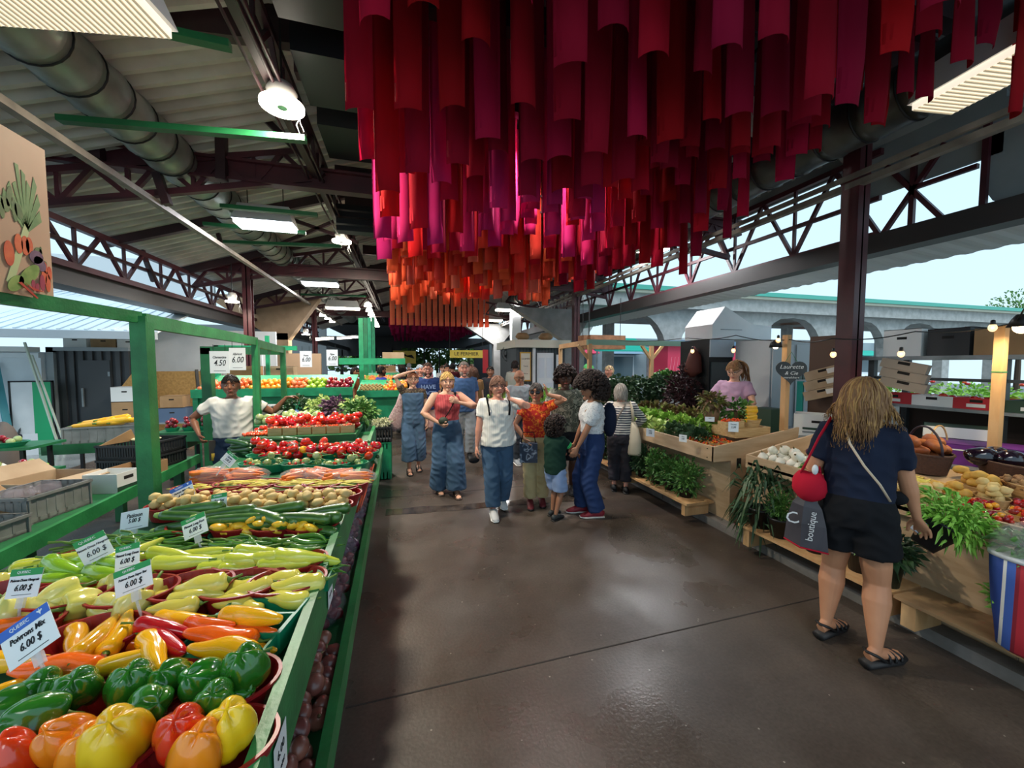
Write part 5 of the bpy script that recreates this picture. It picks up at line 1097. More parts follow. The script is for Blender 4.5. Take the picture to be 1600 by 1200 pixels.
# ================= back of the right stalls: slate grey cabinet, shelving, boxes
card_=M('brown cardboard','a5835c',.8,col2='93734e',scale=3); cardl=M('light cardboard','b7a084',.8,col2='a58d70',scale=4); purpl=M('purple box','6b2a86',.5,col2='5a2273'); wbox=M('white box','dfe0dc',.6); redbox=M('red print','b5222c',.6); darkb=M('dark green print','23402f',.6); yellb=M('yellow print','e0b326',.6)
def cbox(name,label,c,d,rz,mat,marks=(),lidm=None,open_=True,tilt=0):
    t=E(name,label,'box',c,rz); t.rotation_euler=(tilt,0,rz)
    lx,ly,h=d; mb=MB(); w=.006
    mb.box(-lx/2,lx/2,-ly/2,ly/2,0,w); mb.box(-lx/2,lx/2,-ly/2,-ly/2+w,w,h); mb.box(-lx/2,lx/2,ly/2-w,ly/2,w,h); mb.box(-lx/2,-lx/2+w,-ly/2+w,ly/2-w,w,h); mb.box(lx/2-w,lx/2,-ly/2+w,ly/2-w,w,h)
    if not open_: mb.box(-lx/2,lx/2,-ly/2,ly/2,h-w,h)
    mb.build('box_body',mat,t)
    MB().box(-.045,.045,-ly/2-.001,-ly/2,h*.62,h*.62+.028).build('hand_hole',M('dark hole'),t)
    for (x0,x1,z0,z1,m) in marks: MB().box(lx*x0,lx*x1,-ly/2-.002,-ly/2-.0005,h*z0,h*z1).build('print_band',m,t)
    return t
gr=M('grey metal','8d9496',.45,.4,col2='7a8183'); dgr=M('dark grey frame','4c5254',.5,.3)
t=E('grey_cabinet','grey panelled storage cabinet behind the vendor','cabinet',(0,0,0))
MB().box(5.0,6.3,4.3,4.9,.06,2.02).build('body',M('grey cabinet','a7abad',.6,col2='9a9ea0',scale=2),t)
for x in (5.03,5.47,5.91): MB().box(x,x+.38,4.285,4.30,.15,1.95).build('door_panel',M('grey panel','b0b4b6',.6),t)
mb=MB()
for dx in (0,.09):
    for dz in (0,.09): mb.box(5.5+dx,5.57+dx,4.27,4.284,1.45+dz,1.52+dz)
mb.build('window_panes',M('dark glass','2f4440',.1),t)
# fridge behind vendor
t=E('display_fridge','black glass door fridge behind the vendor in lilac','fridge',(0,0,0))
MB().box(4.55,5.0,4.95,5.6,.06,2.05).build('body',blackm,t); MB().box(4.58,4.97,4.93,4.95,.25,1.7).build('glass_door',M('fridge glass','3a4548',.08),t); MB().box(4.55,5.0,4.93,4.95,1.78,2.05).build('top_sign',M('pale fridge sign','a7b0b8',.5),t)
t=E('white_gable_box','big white angular ventilation box over the fridge','box',(0,0,0))
MB().prism([(4.55,2.06),(5.7,2.06),(5.7,2.28),(5.3,2.3),(4.78,2.56),(4.55,2.28)],0,.6,0,Matrix(((1,0,0,0),(0,0,-1,5.5),(0,1,0,0),(0,0,0,1)))).build('body',white,t); MB().box(4.7,5.1,4.885,4.9,2.2,2.21).build('seam',gr,t)
# shelving rack along the right side
t=E('metal_shelving','grey metal shelving rack full of fruit boxes at right','shelf',(0,0,0))
mb=MB()
SY=[.3,1.2,2.2,3.25]
for y in SY: MB().box(5.35,5.41,y,y+.06,.06,1.75).build('upright',dgr,t); MB().box(5.95,6.0,y,y+.06,.06,1.75).build('upright',dgr,t)
MB().box(5.3,6.05,.2,3.35,1.72,1.76).build('shelf_board',gr,t); MB().box(5.3,6.05,.2,3.35,1.20,1.23).build('shelf_board',gr,t); MB().box(5.36,5.40,.2,3.35,1.50,1.53).build('rail',dgr,t); MB().box(5.3,6.0,.2,3.35,.66,.70).build('shelf_board',gr,t)
MB().box(6.0,6.02,.2,3.35,.06,1.18).build('back_board',M('dark brown board','4a3a32',.8),t)
bxs=[(3.0,.34,.30,wbox,(),'white printed box on top shelf, nearest the maroon column'),(2.62,.32,.28,M('black crate','26282a',.6),(),'black slatted crate on the top shelf'),(2.25,.36,.26,card_,(),'brown cardboard box on top shelf right of black crate'),(1.78,.42,.14,cardl,((.1,.4,.3,.8,wbox),),'flat cardboard tray on top shelf, lower of pair'),(1.3,.42,.16,cardl,(),'cardboard tray near the right pine post'),(.82,.42,.16,card_,((.1,.4,.3,.8,wbox),),'cardboard tray at the right edge of top shelf')]
for y,ly,h,m,mk,l in bxs: cbox('cardboard_box',l,(5.55,y,1.761),(ly,.4,h),R(-90),m,mk,open_=False)
cbox('cardboard_box','red topped cardboard tray stacked on the flat tray',(5.55,1.78,1.903),(.42,.4,.15),R(-90),card_,((-.5,.5,.6,1.0,redbox),),open_=False)
cbox('cardboard_box','purple printed fruit box at top of the stack',(5.55,1.80,2.054),(.42,.4,.16),R(-90),purpl,((-.3,.3,.35,.5,wbox),),open_=False)
cbox('cardboard_box','brown box stacked behind the right pine post',(5.55,1.28,1.923),(.44,.4,.17),R(-90),card_,(),open_=False)
cbox('cardboard_box','tall brown box at the top right edge',(5.55,.8,1.923),(.44,.4,.2),R(-90),card_,(),open_=False)
cbox('cardboard_box','top brown box at the right edge of the shelf',(5.55,1.0,2.125),(.44,.4,.12),R(-90),card_,(),open_=False)
mid=[(3.05,redbox,'red and white fruit tray at left end of middle shelf'),(2.72,wbox,'white fruit tray second along the middle shelf'),(2.39,redbox,'red fruit tray third along the middle shelf'),(2.04,darkb,'dark green and white fruit tray on middle shelf'),(1.66,yellb,'yellow fruit tray on the middle shelf'),(1.28,wbox,'white fruit tray behind the right pine post'),(.9,redbox,'red and white fruit tray at right end of shelf')]
for y,m,l in mid: cbox('fruit_tray',l,(5.5,y,1.231),(.33,.3,.11),R(-90),m,((-.2,.2,.2,.5,wbox),))
for y in (2.72,2.39): pile('tom',(5.5,y),.1,.1,1.26,10,'dark fruit in the middle shelf tray, '+('left one' if y>2.5 else 'right one'),size=(.036,.036,.03),uniq=False)
# tilted crates against the brown board, left of the column
tag(MB().box(5.0,5.02,3.3,3.75,.9,2.02).build('brown_board',M('brown hardboard','5a4335',.7)),'brown hardboard sheet standing left of the maroon column','board')
for i,(dz,rz) in enumerate(((0,.1),(.12,.16),(.24,.22))):
    c=cbox('cardboard_box','tilted cardboard tray leaning on the brown board, '+['lowest','middle','topmost'][i],(4.86,3.42,1.28+dz),(.38,.2,.11),R(-70),cardl,((.1,.4,.3,.8,wbox),)); c.rotation_euler=(0,R(-18),R(-70))
    c=cbox('cardboard_box','tilted grey cardboard tray hanging below the maroon column, '+['lowest','middle','topmost'][i],(4.9,2.72,1.42+dz*.8),(.34,.2,.09),R(-70),M('grey cardboard','9c8e80',.8),()); c.rotation_euler=(0,R(14),R(-70))
# middle working table with boxes, stacked chip baskets, purple box, scale
tag(MB().box(4.3,5.25,.4,2.84,.80,.84).box(4.32,4.36,.5,.55,.06,.8).box(5.15,5.2,.5,.55,.06,.8).box(4.32,4.36,2.7,2.75,.06,.8).box(5.15,5.2,2.7,2.75,.06,.8).build('work_table',gr),'grey metal work table behind the second plywood counter','table')
cbox('cardboard_box','white archive style box with open flaps by the left post',(4.66,3.38,.841),(.42,.3,.25),R(-55),wbox,((-.3,.3,.3,.4,darkb),(-.3,.2,.15,.22,gr)))
cbox('cardboard_box','green and white printed box behind the woman',(4.85,2.28,.841),(.42,.32,.27),R(-62),darkb,((-.5,.5,.65,1,wbox),),open_=False)
cbox('purple_box','large flat purple box on the work table',(4.66,1.98,.841),(.62,.36,.17),R(-62),purpl,((-.4,-.1,.7,.76,wbox),(.1,.3,.7,.76,wbox)),open_=False)
tag(MB().lathe([(.0,0),(.055,0),(.055,.002),(0,.002)],24).build('round_sticker',wbox,None,False,(4.47,1.90,.93)),'round white emblem on the purple box side','sticker').rotation_euler=(R(90),0,R(-62))
def stackb(x,y,z,n,r,label):
    for k in range(n):
        o=ct(B['round'],(x,y,z+.028*k),(0,0,.3*k),1.25,label+', '+('bottom one' if k==0 else 'top one' if k==n-1 else ORDR[k]+' from bottom'))
stackb(4.75,1.62,.985,5,.1,'round chip basket in the near stack')
stackb(5.0,1.42,.841,13,.1,'round chip basket in the tall stack')
stackb(5.0,1.66,.9,6,.1,'round chip basket in the back stack')
for i,(x,y,z,l) in enumerate(((4.95,1.12,.841,'large upturned wooden bushel basket at right, lower one'),(4.95,1.12,1.0,'large wooden bushel basket tipped on top at right'))):
    t=E('bushel_basket',l,'basket',(x,y,z),.3*i); m=basket_mesh(.24,.19,.17,n=24,flare=.75); m.build('basket_body',wic,t); MB().box(-.25,.25,-.19,-.18,.08,.1).box(-.25,.25,.18,.19,.08,.1).build('band',pine,t)
    if i: t.rotation_euler=(.25,.35,.3)
t=E('trug_basket','round chip basket with tall hoop handle behind the sweet potatoes','basket',(4.45,2.2,.845)); basket_mesh(.12,.12,.10,n=24).build('basket_body',wic,t); MB().tube([(.12*math.cos(q),0,.10+.2*math.sin(q)) for q in [PI*i/14 for i in range(15)]],.007,6).build('handle',wic,t,True)
t=E('shop_scale','pale electronic scale with small display by the right post','scale',(4.42,1.45,.86),R(-70)); MB().box(-.17,.17,-.12,.12,0,.07).build('body',M('scale grey','b9bdb8',.4),t); MB().box(-.12,.12,-.13,-.125,.02,.07).build('display',M('lcd','6f8a6a',.3),t); MB().box(-.16,.16,-.11,.11,.07,.08).build('pan',gr,t)
# dark crate and hat on the white box
t=tag(MB().ball((0,0,0),(.2,.16,.09),18,10).build('dark_cloth',M('black cloth','16181b',.9),None,True,(4.42,2.62,.93)),'heap of black cloth with a green stripe by the white box','cloth')
tag(MB().ball((0,0,0),(.10,.05,.012),14,6).build('green_folder',M('mint green','4fc48a',.5),None,True,(4.39,2.6,1.025)),'small mint green packet on the black cloth','packet')
tag(MB().box(4.25,4.5,3.62,3.9,.84,1.12).box(4.27,4.48,3.64,3.88,1.12,1.125).build('green_crate',darkb),'dark green crate under the heart slate','crate')
tag(MB().box(4.2,4.95,3.12,3.95,.80,.84).box(4.22,4.27,3.5,3.55,.06,.8).box(4.83,4.88,3.5,3.55,.06,.8).build('side_table',gr),'small grey table below the heart slate','table')
# hanging teal cloth
tag(MB().box(4.95,4.97,3.78,3.86,.95,1.45).build('teal_cloth',M('teal cloth','1f9c93',.8)),'narrow teal cloth hanging beside the brown board','cloth')
# plants and flower bed outside, right
tag(MB().box(8.2,9.6,-1,12,-.02,.95).build('flower_planter',M('grey planter','8f9492',.7)),'long raised planter outside beyond the shelving','planter')
for i in range(12):
    y=0.2+.95*i; mt=[flo,cel,lett][i%3]
    o=foliage(MB(),(0,0,0),(.55,.5,.22),420,.10,rn,shell=.2).build('flower_bush',mt,None,False,(8.9,y,1.15)); tag(o,'leafy flowering bush in the outdoor planter row','plant','bushes of the outdoor planter')
FLW=[veg('marigold','flower',MB().ball((0,0,0),(.04,.04,.025),8,5),m_) for m_ in (MC['yellow cherry skin'],MC['cherry tomato skin'])]
for i in range(60):
    o=ct(FLW[i%2],(8.4+rn.random()*.5,.1+rn.random()*11,1.33+rn.random()*.1),(0,0,0),1.0,'small flower head in the outdoor planter','flower heads outside','flower')
# trees beyond the roof at the right edge
mb=foliage(MB(),(0,0,0),(1.8,1.8,1.6),1600,.22,rn,shell=.2); t=E('tree','feathery tree top above the green roof edge at right','tree',(36.5,14.6,0)); mb.build('crown',herb,t).location=(0,0,4.6); MB().loft([(0,0,-.1),(0,0,4.6)],[.16,.08],8).build('trunk',M('bark','5a4a3c',.9),t)
# outside: parked car, coloured stalls beyond arches
t=E('red_kiosk','pink red kiosk with lattice front beyond the plant stall','kiosk',(0,0,0))
MB().box(8.6,10.2,11.2,12.2,0,2.3).build('body',M('kiosk red','d83a5a',.6),t); MB().box(10.9,12.2,11.2,12.2,0,2.3).build('body',M('kiosk red'),t)
mb=MB()
for i in range(12): mb.bar((8.6+.13*i,11.19,.9),(8.75+.13*i,11.19,1.9),.012)
mb.build('lattice',M('pink lattice','f08aa0',.6),t); MB().box(8.5,12.3,11.0,12.3,2.3,2.45).build('awning',M('kiosk blue grey','5f7f9a',.5),t)
t=E('teal_awning','teal awning seen through the arches','awning',(0,0,0)); MB().add([(6.3,12.0,2.1),(8.5,12.0,2.1),(8.5,13.0,2.6),(6.3,13.0,2.6),(6.3,12.0,2.14),(8.5,12.0,2.14),(8.5,13.0,2.64),(6.3,13.0,2.64)],[(0,1,2,3),(7,6,5,4),(0,4,5,1),(2,6,7,3),(0,3,7,4),(1,5,6,2)]).build('canopy',M('teal canvas','1fae97',.6),t); MB().bar((6.4,12.05,0),(6.4,12.05,2.1),.05).bar((8.4,12.05,0),(8.4,12.05,2.1),.05).build('pole',gr,t)
def car(c,rz,mat,label):
    t=E('car',label,'car',c,rz); mb=MB(); T=Matrix(((0,0,1,-.8),(1,0,0,0),(0,1,0,0),(0,0,0,1)))
    mb.prism([(-2.1,.3),(2.1,.3),(2.15,.7),(1.3,.85),(.6,1.35),(-1.0,1.38),(-1.8,.9),(-2.1,.8)],0,1.6,0,T); mb.build('body',mat,t)
    MB().prism([(1.1,.88),(.55,1.3),(-.95,1.32),(-1.6,.92)],-.01,1.62,0,T).build('windows',M('car glass','39464c',.05),t)
    for x in (-1.25,1.3):
        for s in (-.78,.78): MB().lathe([(.0,-.1),(.32,-.1),(.32,.1),(0,.1)],20,0).build('wheel',blackm,t).matrix_local=Matrix.Translation((s,x,.32))@Matrix.Rotation(PI/2,4,'Y')
car((10.8,9.5,-.02),R(80),M('silver paint','c4ccd0',.25,.4),'silver parked car seen beyond the kale heaps'); car((15.5,9.8,-.02),R(85),M('white car paint','e6eaec',.3),'white parked car beyond the shelving')
# timber pergola frame of the plant stall
t=E('timber_pergola','light timber pergola frame over the plant stall','pergola',(0,0,0))
for (x,y) in ((3.35,6.6),(4.9,6.9),(6.0,6.6),(3.6,8.6)): MB().bar((x,y,.06),(x,y,2.05),.07).build('post',pine,t)
MB().bar((3.3,6.6,2.08),(6.05,6.7,2.08),.07,.1).build('beam',M('weathered green beam','7fa08c',.6),t); MB().bar((3.35,6.6,2.08),(3.6,8.6,2.08),.07,.1).build('beam',pine,t)
for s in (-1,1): MB().bar((4.9,6.9,1.75),(4.9+.25*s,6.88,2.05),.05).build('brace',pine,t)
MB().bar((3.35,6.62,1.75),(3.12,6.62,2.02),.05).build('brace',pine,t)
for i,(px,w) in enumerate(((945,.9),(915,.25))):
    p=atD(px,546,9.0); t=tag(traybox('hanging_crate',M('old crate wood','8a6142',.8,col2='6d4a30',scale=12),w,.3,.32,.02,'brown wooden crate hung under the arches, '+['right one','left one'][i],'crate'),None,None); t.location=p; MB().bar((-w/2+.05,0,.3),(-w/2+.05,0,1.2),.01).bar((w/2-.05,0,.3),(w/2-.05,0,1.2),.01).build('hanging_wire',blackm,t)
p=atD(1082,590,6.2); tag(MB().loft([(0,0,.5),(.03,0,.35),(.0,0,.1),(-.02,0,0)],[.02,.1,.14,.02],10).build('bronze_leaf_bag',M('brown dried leaf','5a2a20',.7),None,True,p),'brown dried gourd hanging from the pergola beam','gourd')
for i,(px,py) in enumerate(((1075,600),(1060,615))): plant('potted_shrub','dark reddish shrub beneath the pergola, '+['right one','left one'][i],atD(px,py,6.3),(.22,.2,.35),300,.1,M('dark red leaf','3a1a1e',.6),'plant')
# pavilion with white door at mid distance, fan, white post stall
t=E('grey_kiosk','grey panelled kiosk with white door and framed sign','kiosk',(0,0,0))
k0=atD(812,600,12.2); 
ky=11.0; MB().box(3.2,4.75,ky,ky+2.0,.06,2.15).build('body',M('charcoal boards','4b5254',.6,col2='3d4446',scale=1),t)
mb=MB()
for i in range(16): mb.box(3.2+.1*i,3.21+.1*i,ky-.01,ky,.06,2.15)
mb.build('board_joints',blackm,t)
MB().box(3.1,4.85,ky-.2,ky+2.1,2.15,2.38).build('roof_fascia',M('cream fascia'),t)
d=MB().box(3.83,4.36,ky-.05,ky-.01,.08,2.0).build('door',white,t)
for (a,b,c,e) in ((3.88,4.06,1.25,1.85),(4.13,4.31,1.25,1.85),(3.88,4.06,.3,1.1),(4.13,4.31,.3,1.1)): MB().box(a,b,ky-.06,ky-.05,c,e).build('door_panel',M('door panel','d0d6dc',.6),d)
MB().box(3.68,3.76,ky-.12,ky-.04,.06,2.15).build('corner_post',white,t)
s=MB().box(3.30,3.64,ky-.04,ky-.02,1.15,2.02).build('framed_sign',M('gold frame','c79a3a',.4,.4),t); MB().box(3.33,3.61,ky-.045,ky-.04,1.19,1.98).build('sign_panel',M('cream fascia'),s)
for i,(q,z) in enumerate((('Les Jardins',.06),('Tissés',.06),('MAISON',.04))): text(q,z,ink,s,(3.47,ky-.05,1.82-.22*i),shear=.2 if i<2 else 0)
n_=MB().box(4.45,4.62,ky-.04,ky-.02,1.55,1.95).build('notice',paper,t)
text('3',.12,ink,n_,(4.535,ky-.05,1.78))
for i,(x,m,l) in enumerate(((3.45,card_,'brown sacks on the kiosk roof, left'),(4.2,card_,'brown box on the kiosk roof, right'))): tag(lumpy((.22,.2,.12),i+3,.2).build('brown_sack',m,None,True,(x,ky+.2,2.5)),l,'sack')
t=E('wall_fan','black cage fan mounted left of the grey kiosk','fan',atD(797,552,12.5)); 
mb=MB()
for r_ in (.28,.2,.12): mb.tube([(r_*math.cos(a),0,r_*math.sin(a)) for a in [2*PI*i/20 for i in range(21)]],.008,5)
for i in range(12): mb.bar((0,-.02,0),(.28*math.cos(i*PI/6),0,.28*math.sin(i*PI/6)),.006)
mb.build('cage',blackm,t); mb=MB()
for i in range(4): a=i*PI/2+.3; mb.add([(0,.02,0),(.2*math.cos(a),.03,.2*math.sin(a)),(.2*math.cos(a+.7),.06,.2*math.sin(a+.7)),(0,.03,0)],[(0,1,2),(0,2,3)])
mb.build('blades',dgr,t); MB().bar((0,.05,0),(.35,.15,.0),.04).build('arm',blackm,t)
tag(MB().box(3.9,4.25,14.0,14.3,0,3.6).build('white_pillar',white),'white square pillar behind the fan','pillar',kind='structure')
# white plant stand with herbs and flowers at mid distance
t=E('white_stall','white slatted stall with flowers and herbs before the kiosk','stall',(0,0,0))
MB().box(1.7,4.6,7.6,8.5,.78,.84).build('tabletop',gr,t)
mb=MB()
for i in range(24): mb.box(1.72+.12*i,1.82+.12*i,7.58,7.6,.06,.76)
mb.build('slats',white,t); MB().box(1.7,4.6,7.61,7.64,.06,.78).build('panel',M('pale grey board','b9bfc2',.6),t)
for i,(x,m,l,z) in enumerate(((2.0,lett,'yellow green squash heap on the white stall',.95),(2.5,herb,'leafy green heap at left of the white stall',1.0),(3.0,cel,'bright herb pots in the middle of the white stall',.98),(3.5,herb,'dense herb tray on the white stall',.98),(4.2,purp,'purple flower tray at right of the white stall',.95))): plant('herb_tray',l,(x,8.0,z),(.28,.3,.16),360,.08,m,'plant',shell=.2)
for i in range(14): put('mango' if i%3 else 'lime',(1.8+.09*(i%5),7.75+.1*(i//5),.88+.02*(i%2)),(0,0,0),.9,'yellow fruit at the left end of the white stall','yellow fruits on the white stall')
for i in range(12): put('tom',(3.0+.08*(i%6),7.68+.08*(i//6),.88),(0,0,0),.9,'red tomato on the white stall front','tomatoes on the white stall')
for i in range(10): put('apple',(3.9+.09*(i%5),7.7+.09*(i//5),.88),(0,0,0),1,'pink red fruit at the right end of white stall','pink fruits on the white stall')
# yellow market banners at the far end
t=E('yellow_banner','yellow banner with red ends hanging at mid distance','banner',(0,0,0)); b0=atD(703,553,17); b1=atD(757,553,17)
MB().box(b0.x,b1.x,b0.y,b0.y+.03,b0.z-.17,b0.z+.17).build('banner_cloth',M('yellow banner cloth','d8c04a',.6),t); MB().box(b1.x,b1.x+.25,b0.y,b0.y+.03,b0.z-.85,b0.z+.2).build('banner_end',redbox,t)
text('LE FERMIER',.22,ink,t,((b0.x+b1.x)/2,b0.y-.01,b0.z)); MB().bar((b0.x,b0.y+.03,b0.z+.17),(b0.x,b0.y+.03,3.3),.02).bar((b1.x,b0.y+.03,b0.z+.17),(b1.x,b0.y+.03,3.3),.02).build('hanging_wire',blackm,t)
t=E('yellow_sign','square yellow sign with dark arch emblem far down the aisle','sign',(0,0,0)); b0=atD(614,558,24); b1=atD(650,558,24)
MB().box(b0.x,b1.x,b0.y,b0.y+.03,b0.z-.4,b0.z+.4).build('sign_panel',M('sign yellow','c9b04a',.6),t); MB().prism([(0,0),(.15,.25),(.35,.1),(.6,.32),(.85,.1),(1.05,.25),(1.2,0),(1.05,.05),(.6,.18),(.15,.05)],0,.02,0,Matrix(((1,0,0,b0.x+.1),(0,0,-1,b0.y-.001),(0,1,0,b0.z-.1),(0,0,0,1)))).build('emblem',ink,t); MB().bar((b0.x+.2,b0.y,b0.z+.4),(b0.x+.2,b0.y,3.9),.02).bar((b1.x-.2,b0.y,b0.z+.4),(b1.x-.2,b0.y,3.9),.02).build('hanging_wire',blackm,t)
# striped woven shopping bag at the right edge
cols=[(0,'e0b23a'),(.05,'8a3a2a'),(.12,'b8283a'),(.25,'3a7a4a'),(.36,'e0b23a'),(.45,'8a3a2a'),(.5,'2f4f9c'),(.60,'e6e6e0'),(.625,'3f62b4'),(.68,'8a1f30'),(.71,'b82a38'),(.80,'6a5a3a'),(.84,'e0b23a')]
wv=stripes('woven stripes',cols,.46,'X',.7)
t=E('striped_bag','striped woven plastic shopping bag with greens at right edge','bag',(2.98,1.0,.26),R(-66))
mb=MB(); pts=[(0,0,-.02),(0,0,.0),(0,0,.10),(0,0,.22),(0,0,.36),(0,0,.47)]; mb.loft(pts,[(.16,.06),(.19,.08),(.20,.10),(.215,.11),(.225,.12),(.23,.12)],36,up=(0,1,0)); mb.build('bag_body',wv,t,True).location=(0,0,0)
MB().loft([(0,0,.455),(0,0,.475)],[(.235,.125),(.235,.125)],36,up=(0,1,0)).build('white_hem',white,t,True)
foliage(MB(),(0,0,.52),(.2,.1,.09),260,.07,rn).build('greens',herb,t); MB().ball((0,0,0),(.235,.13,.17),24,14,0,lambda q:q*(1+.05*noise.noise(q*5))).build('plastic_wrap',M('clear plastic film'),t,True).location=(0,0,.5)
# ================= left side behind the green stall
def tb(name,label,x0,x1,y0,y1,z,mat,th=.04,apron=.08):
    t=E(name,label,'table',(0,0,0)); MB().box(x0,x1,y0,y1,z-th,z).build('tabletop',mat,t)
    if apron: MB().box(x0,x1,y0-.02,y0,z-apron-th,z+.01).box(x1,x1+.02,y0,y1,z-apron-th,z+.01).build('apron',mat,t)
    for x in (x0+.05,x1-.1):
        for y in (y0+.05,y1-.1): MB().bar((x,y,-.0),(x,y,z-th),.035).build('leg',blackm,t)
    return t
t=E('green_bench','long low green bench with crates behind the posts','table',(0,0,0))
MB().add([(-3.0,1.2,.56),(-2.15,1.2,.56),(-2.35,5.3,.56),(-3.0,5.3,.56),(-3.0,1.2,.60),(-2.15,1.2,.60),(-2.35,5.3,.60),(-3.0,5.3,.60)],[(0,3,2,1),(4,5,6,7),(0,1,5,4),(1,2,6,5),(2,3,7,6),(3,0,4,7)]).build('tabletop',green_d,t)
MB().bar((-2.14,1.2,.57),(-2.34,5.3,.57),.03,.10).build('front_rail',green,t); MB().bar((-2.6,2.2,.64),(-2.62,3.6,.64),.03,.07).build('divider',green,t)
for y in (1.5,3.2,5.0): MB().box(-2.45,-2.38,y,y+.07,0,.56).build('leg',green_d,t); MB().box(-2.98,-2.91,y,y+.07,0,.56).build('leg',green_d,t)
def crate(name,label,c,d,rz,mat,slots=True,rib=9,cat='crate'):
    t=E(name,label,cat,c,rz); lx,ly,h=d; w=.012; mb=MB(); mb.box(-lx/2,lx/2,-ly/2,ly/2,0,w)
    for s in (-1,1):
        y=s*(ly/2-w/2); mb.box(-lx/2,lx/2,y-w/2,y+w/2,0,h*.2); mb.box(-lx/2,lx/2,y-w/2,y+w/2,h*.82,h)
        x=s*(lx/2-w/2); mb.box(x-w/2,x+w/2,-ly/2,ly/2,0,h*.2); mb.box(x-w/2,x+w/2,-ly/2,ly/2,h*.82,h)
        for i in range(rib+1):
            xx=-lx/2+lx*i/rib; mb.box(xx-.008,xx+.008,y-w/2,y+w/2,0,h)
            yy=-ly/2+ly*i/rib; mb.box(x-w/2,x+w/2,yy-.008,yy+.008,0,h)
        if not slots: mb.box(-lx/2,lx/2,y-w*.3,y+w*.3,0,h); mb.box(x-w*.3,x+w*.3,-ly/2,ly/2,0,h)
    mb.box(-lx/2-.01,lx/2+.01,-ly/2-.01,-ly/2+.006,h-.02,h).box(-lx/2-.01,lx/2+.01,ly/2-.006,ly/2+.01,h-.02,h).box(-lx/2-.01,-lx/2+.006,-ly/2,ly/2,h-.02,h).box(lx/2-.006,lx/2+.01,-ly/2,ly/2,h-.02,h)
    mb.build('crate_body',mat,t); return t
bcr=M('black crate'); gcr=M('grey crate','8b8d8b',.5,col2='777977')
t=crate('black_crate','black plastic crate with a lime paper note at left edge',(-2.45,2.45,.60),(.55,.38,.26),R(80),bcr,False)
n_=MB().box(-.0,.17,-.203,-.199,.10,.19).build('paper_note',M('lime paper','a8f03c',.6),t); text('LET',.06,ink,n_,(.085,-.205,.145)); 
MB().tube([(.02+.10*math.cos(a)-.12,-.200,.14+.10*math.sin(a)) for a in [PI*i/10 for i in range(11)]],.008,6).build('crate_arch',bcr,t)
tag(MB().box(0,.05,0,.02,0,.09).build('purple_clip',M('violet plastic','a24ac0',.4),None,False,(-2.0,2.0,.62)),'violet plastic piece at the left edge of green bench','clip')
crate('grey_tray','shallow grey plastic tray beside the black crate',(-2.55,3.0,.60),(.42,.36,.12),R(80),gcr,False,5)
def obox(name,label,c,d,rz,mat,fl=.16,marks=()):
    t=cbox(name,label,c,d,rz,mat,marks); lx,ly,h=d
    for s in (-1,1):
        MB().add([(-lx/2,s*ly/2,h),(lx/2,s*ly/2,h),(lx/2-.02,s*(ly/2+fl*.7),h+fl*.6*(1 if s>0 else -.3)),(-lx/2+.02,s*(ly/2+fl*.7),h+fl*.6*(1 if s>0 else -.3)),(-lx/2,s*ly/2,h+.005),(lx/2,s*ly/2,h+.005),(lx/2-.02,s*(ly/2+fl*.7),h+fl*.6*(1 if s>0 else -.3)+.005),(-lx/2+.02,s*(ly/2+fl*.7),h+fl*.6*(1 if s>0 else -.3)+.005)],[(0,1,2,3),(7,6,5,4),(0,4,5,1),(1,5,6,2),(2,6,7,3),(3,7,4,0)]).build('flap',mat,t)
    return t
obox('cardboard_box','open shallow cardboard box tilted behind the grey tray',(-2.78,3.45,.61),(.55,.42,.10),R(70),card_)
obox('cardboard_box','second open cardboard tray near the green post',(-2.85,4.05,.61),(.45,.38,.14),R(75),cardl)
crate('grey_crate','grey ribbed crate of bagged vegetables left of the green post',(-2.55,3.42+.1,.601),(.42,.34,.19),R(80),gcr,False,7)
for i in range(5):
    b=bagmesh(.08,.07,.05,i+30).build('plastic_bag',film,None,True,(-2.6+.07*(i%3),3.38+.1*(i//2),.78)); tag(b,'clear produce bag in the grey ribbed crate','bag','bags in the grey crate')
cbox('cardboard_box','white box with yellow letters right of the post',(-2.42,4.05,.601),(.22,.26,.16),R(80),wbox,((-.5,.5,0,.3,darkb),),open_=True)
cbox('cardboard_box','small brown cardboard tray on the green bench end',(-2.45,4.45,.601),(.34,.26,.13),R(80),card_)
for k in range(3): pile('tom',(-2.45+.05*k,4.30+.02*k),.01,.01,.63,1,'red tomato in the small brown tray, '+['left','middle','right'][k],size=(.03,.03,.03))
crate('black_crate','stacked black slatted crate beside the man in white, lower one',(-2.62,4.85,.601),(.55,.40,.14),R(75),bcr,True,16)
crate('black_crate','stacked black slatted crate beside the man in white, upper one',(-2.62,4.85,.745),(.55,.40,.14),R(75),bcr,True,16)
tag(lumpy((.13,.08,.02),4,.1).build('corn_husks',M('pale husk','d8cda0',.7),None,True,(-2.6,4.85,.90)),'pale folded cloth on the upper black crate','cloth')
tag(MB().prism([(0,0),(.3,0),(.26,.12)],0,.01,0,Matrix.Translation((-2.85,4.62,.885))@rotm(R(90),0,R(60))).build('cardboard_sheet',card_),'torn cardboard sheet on the upper black crate','cardboard')
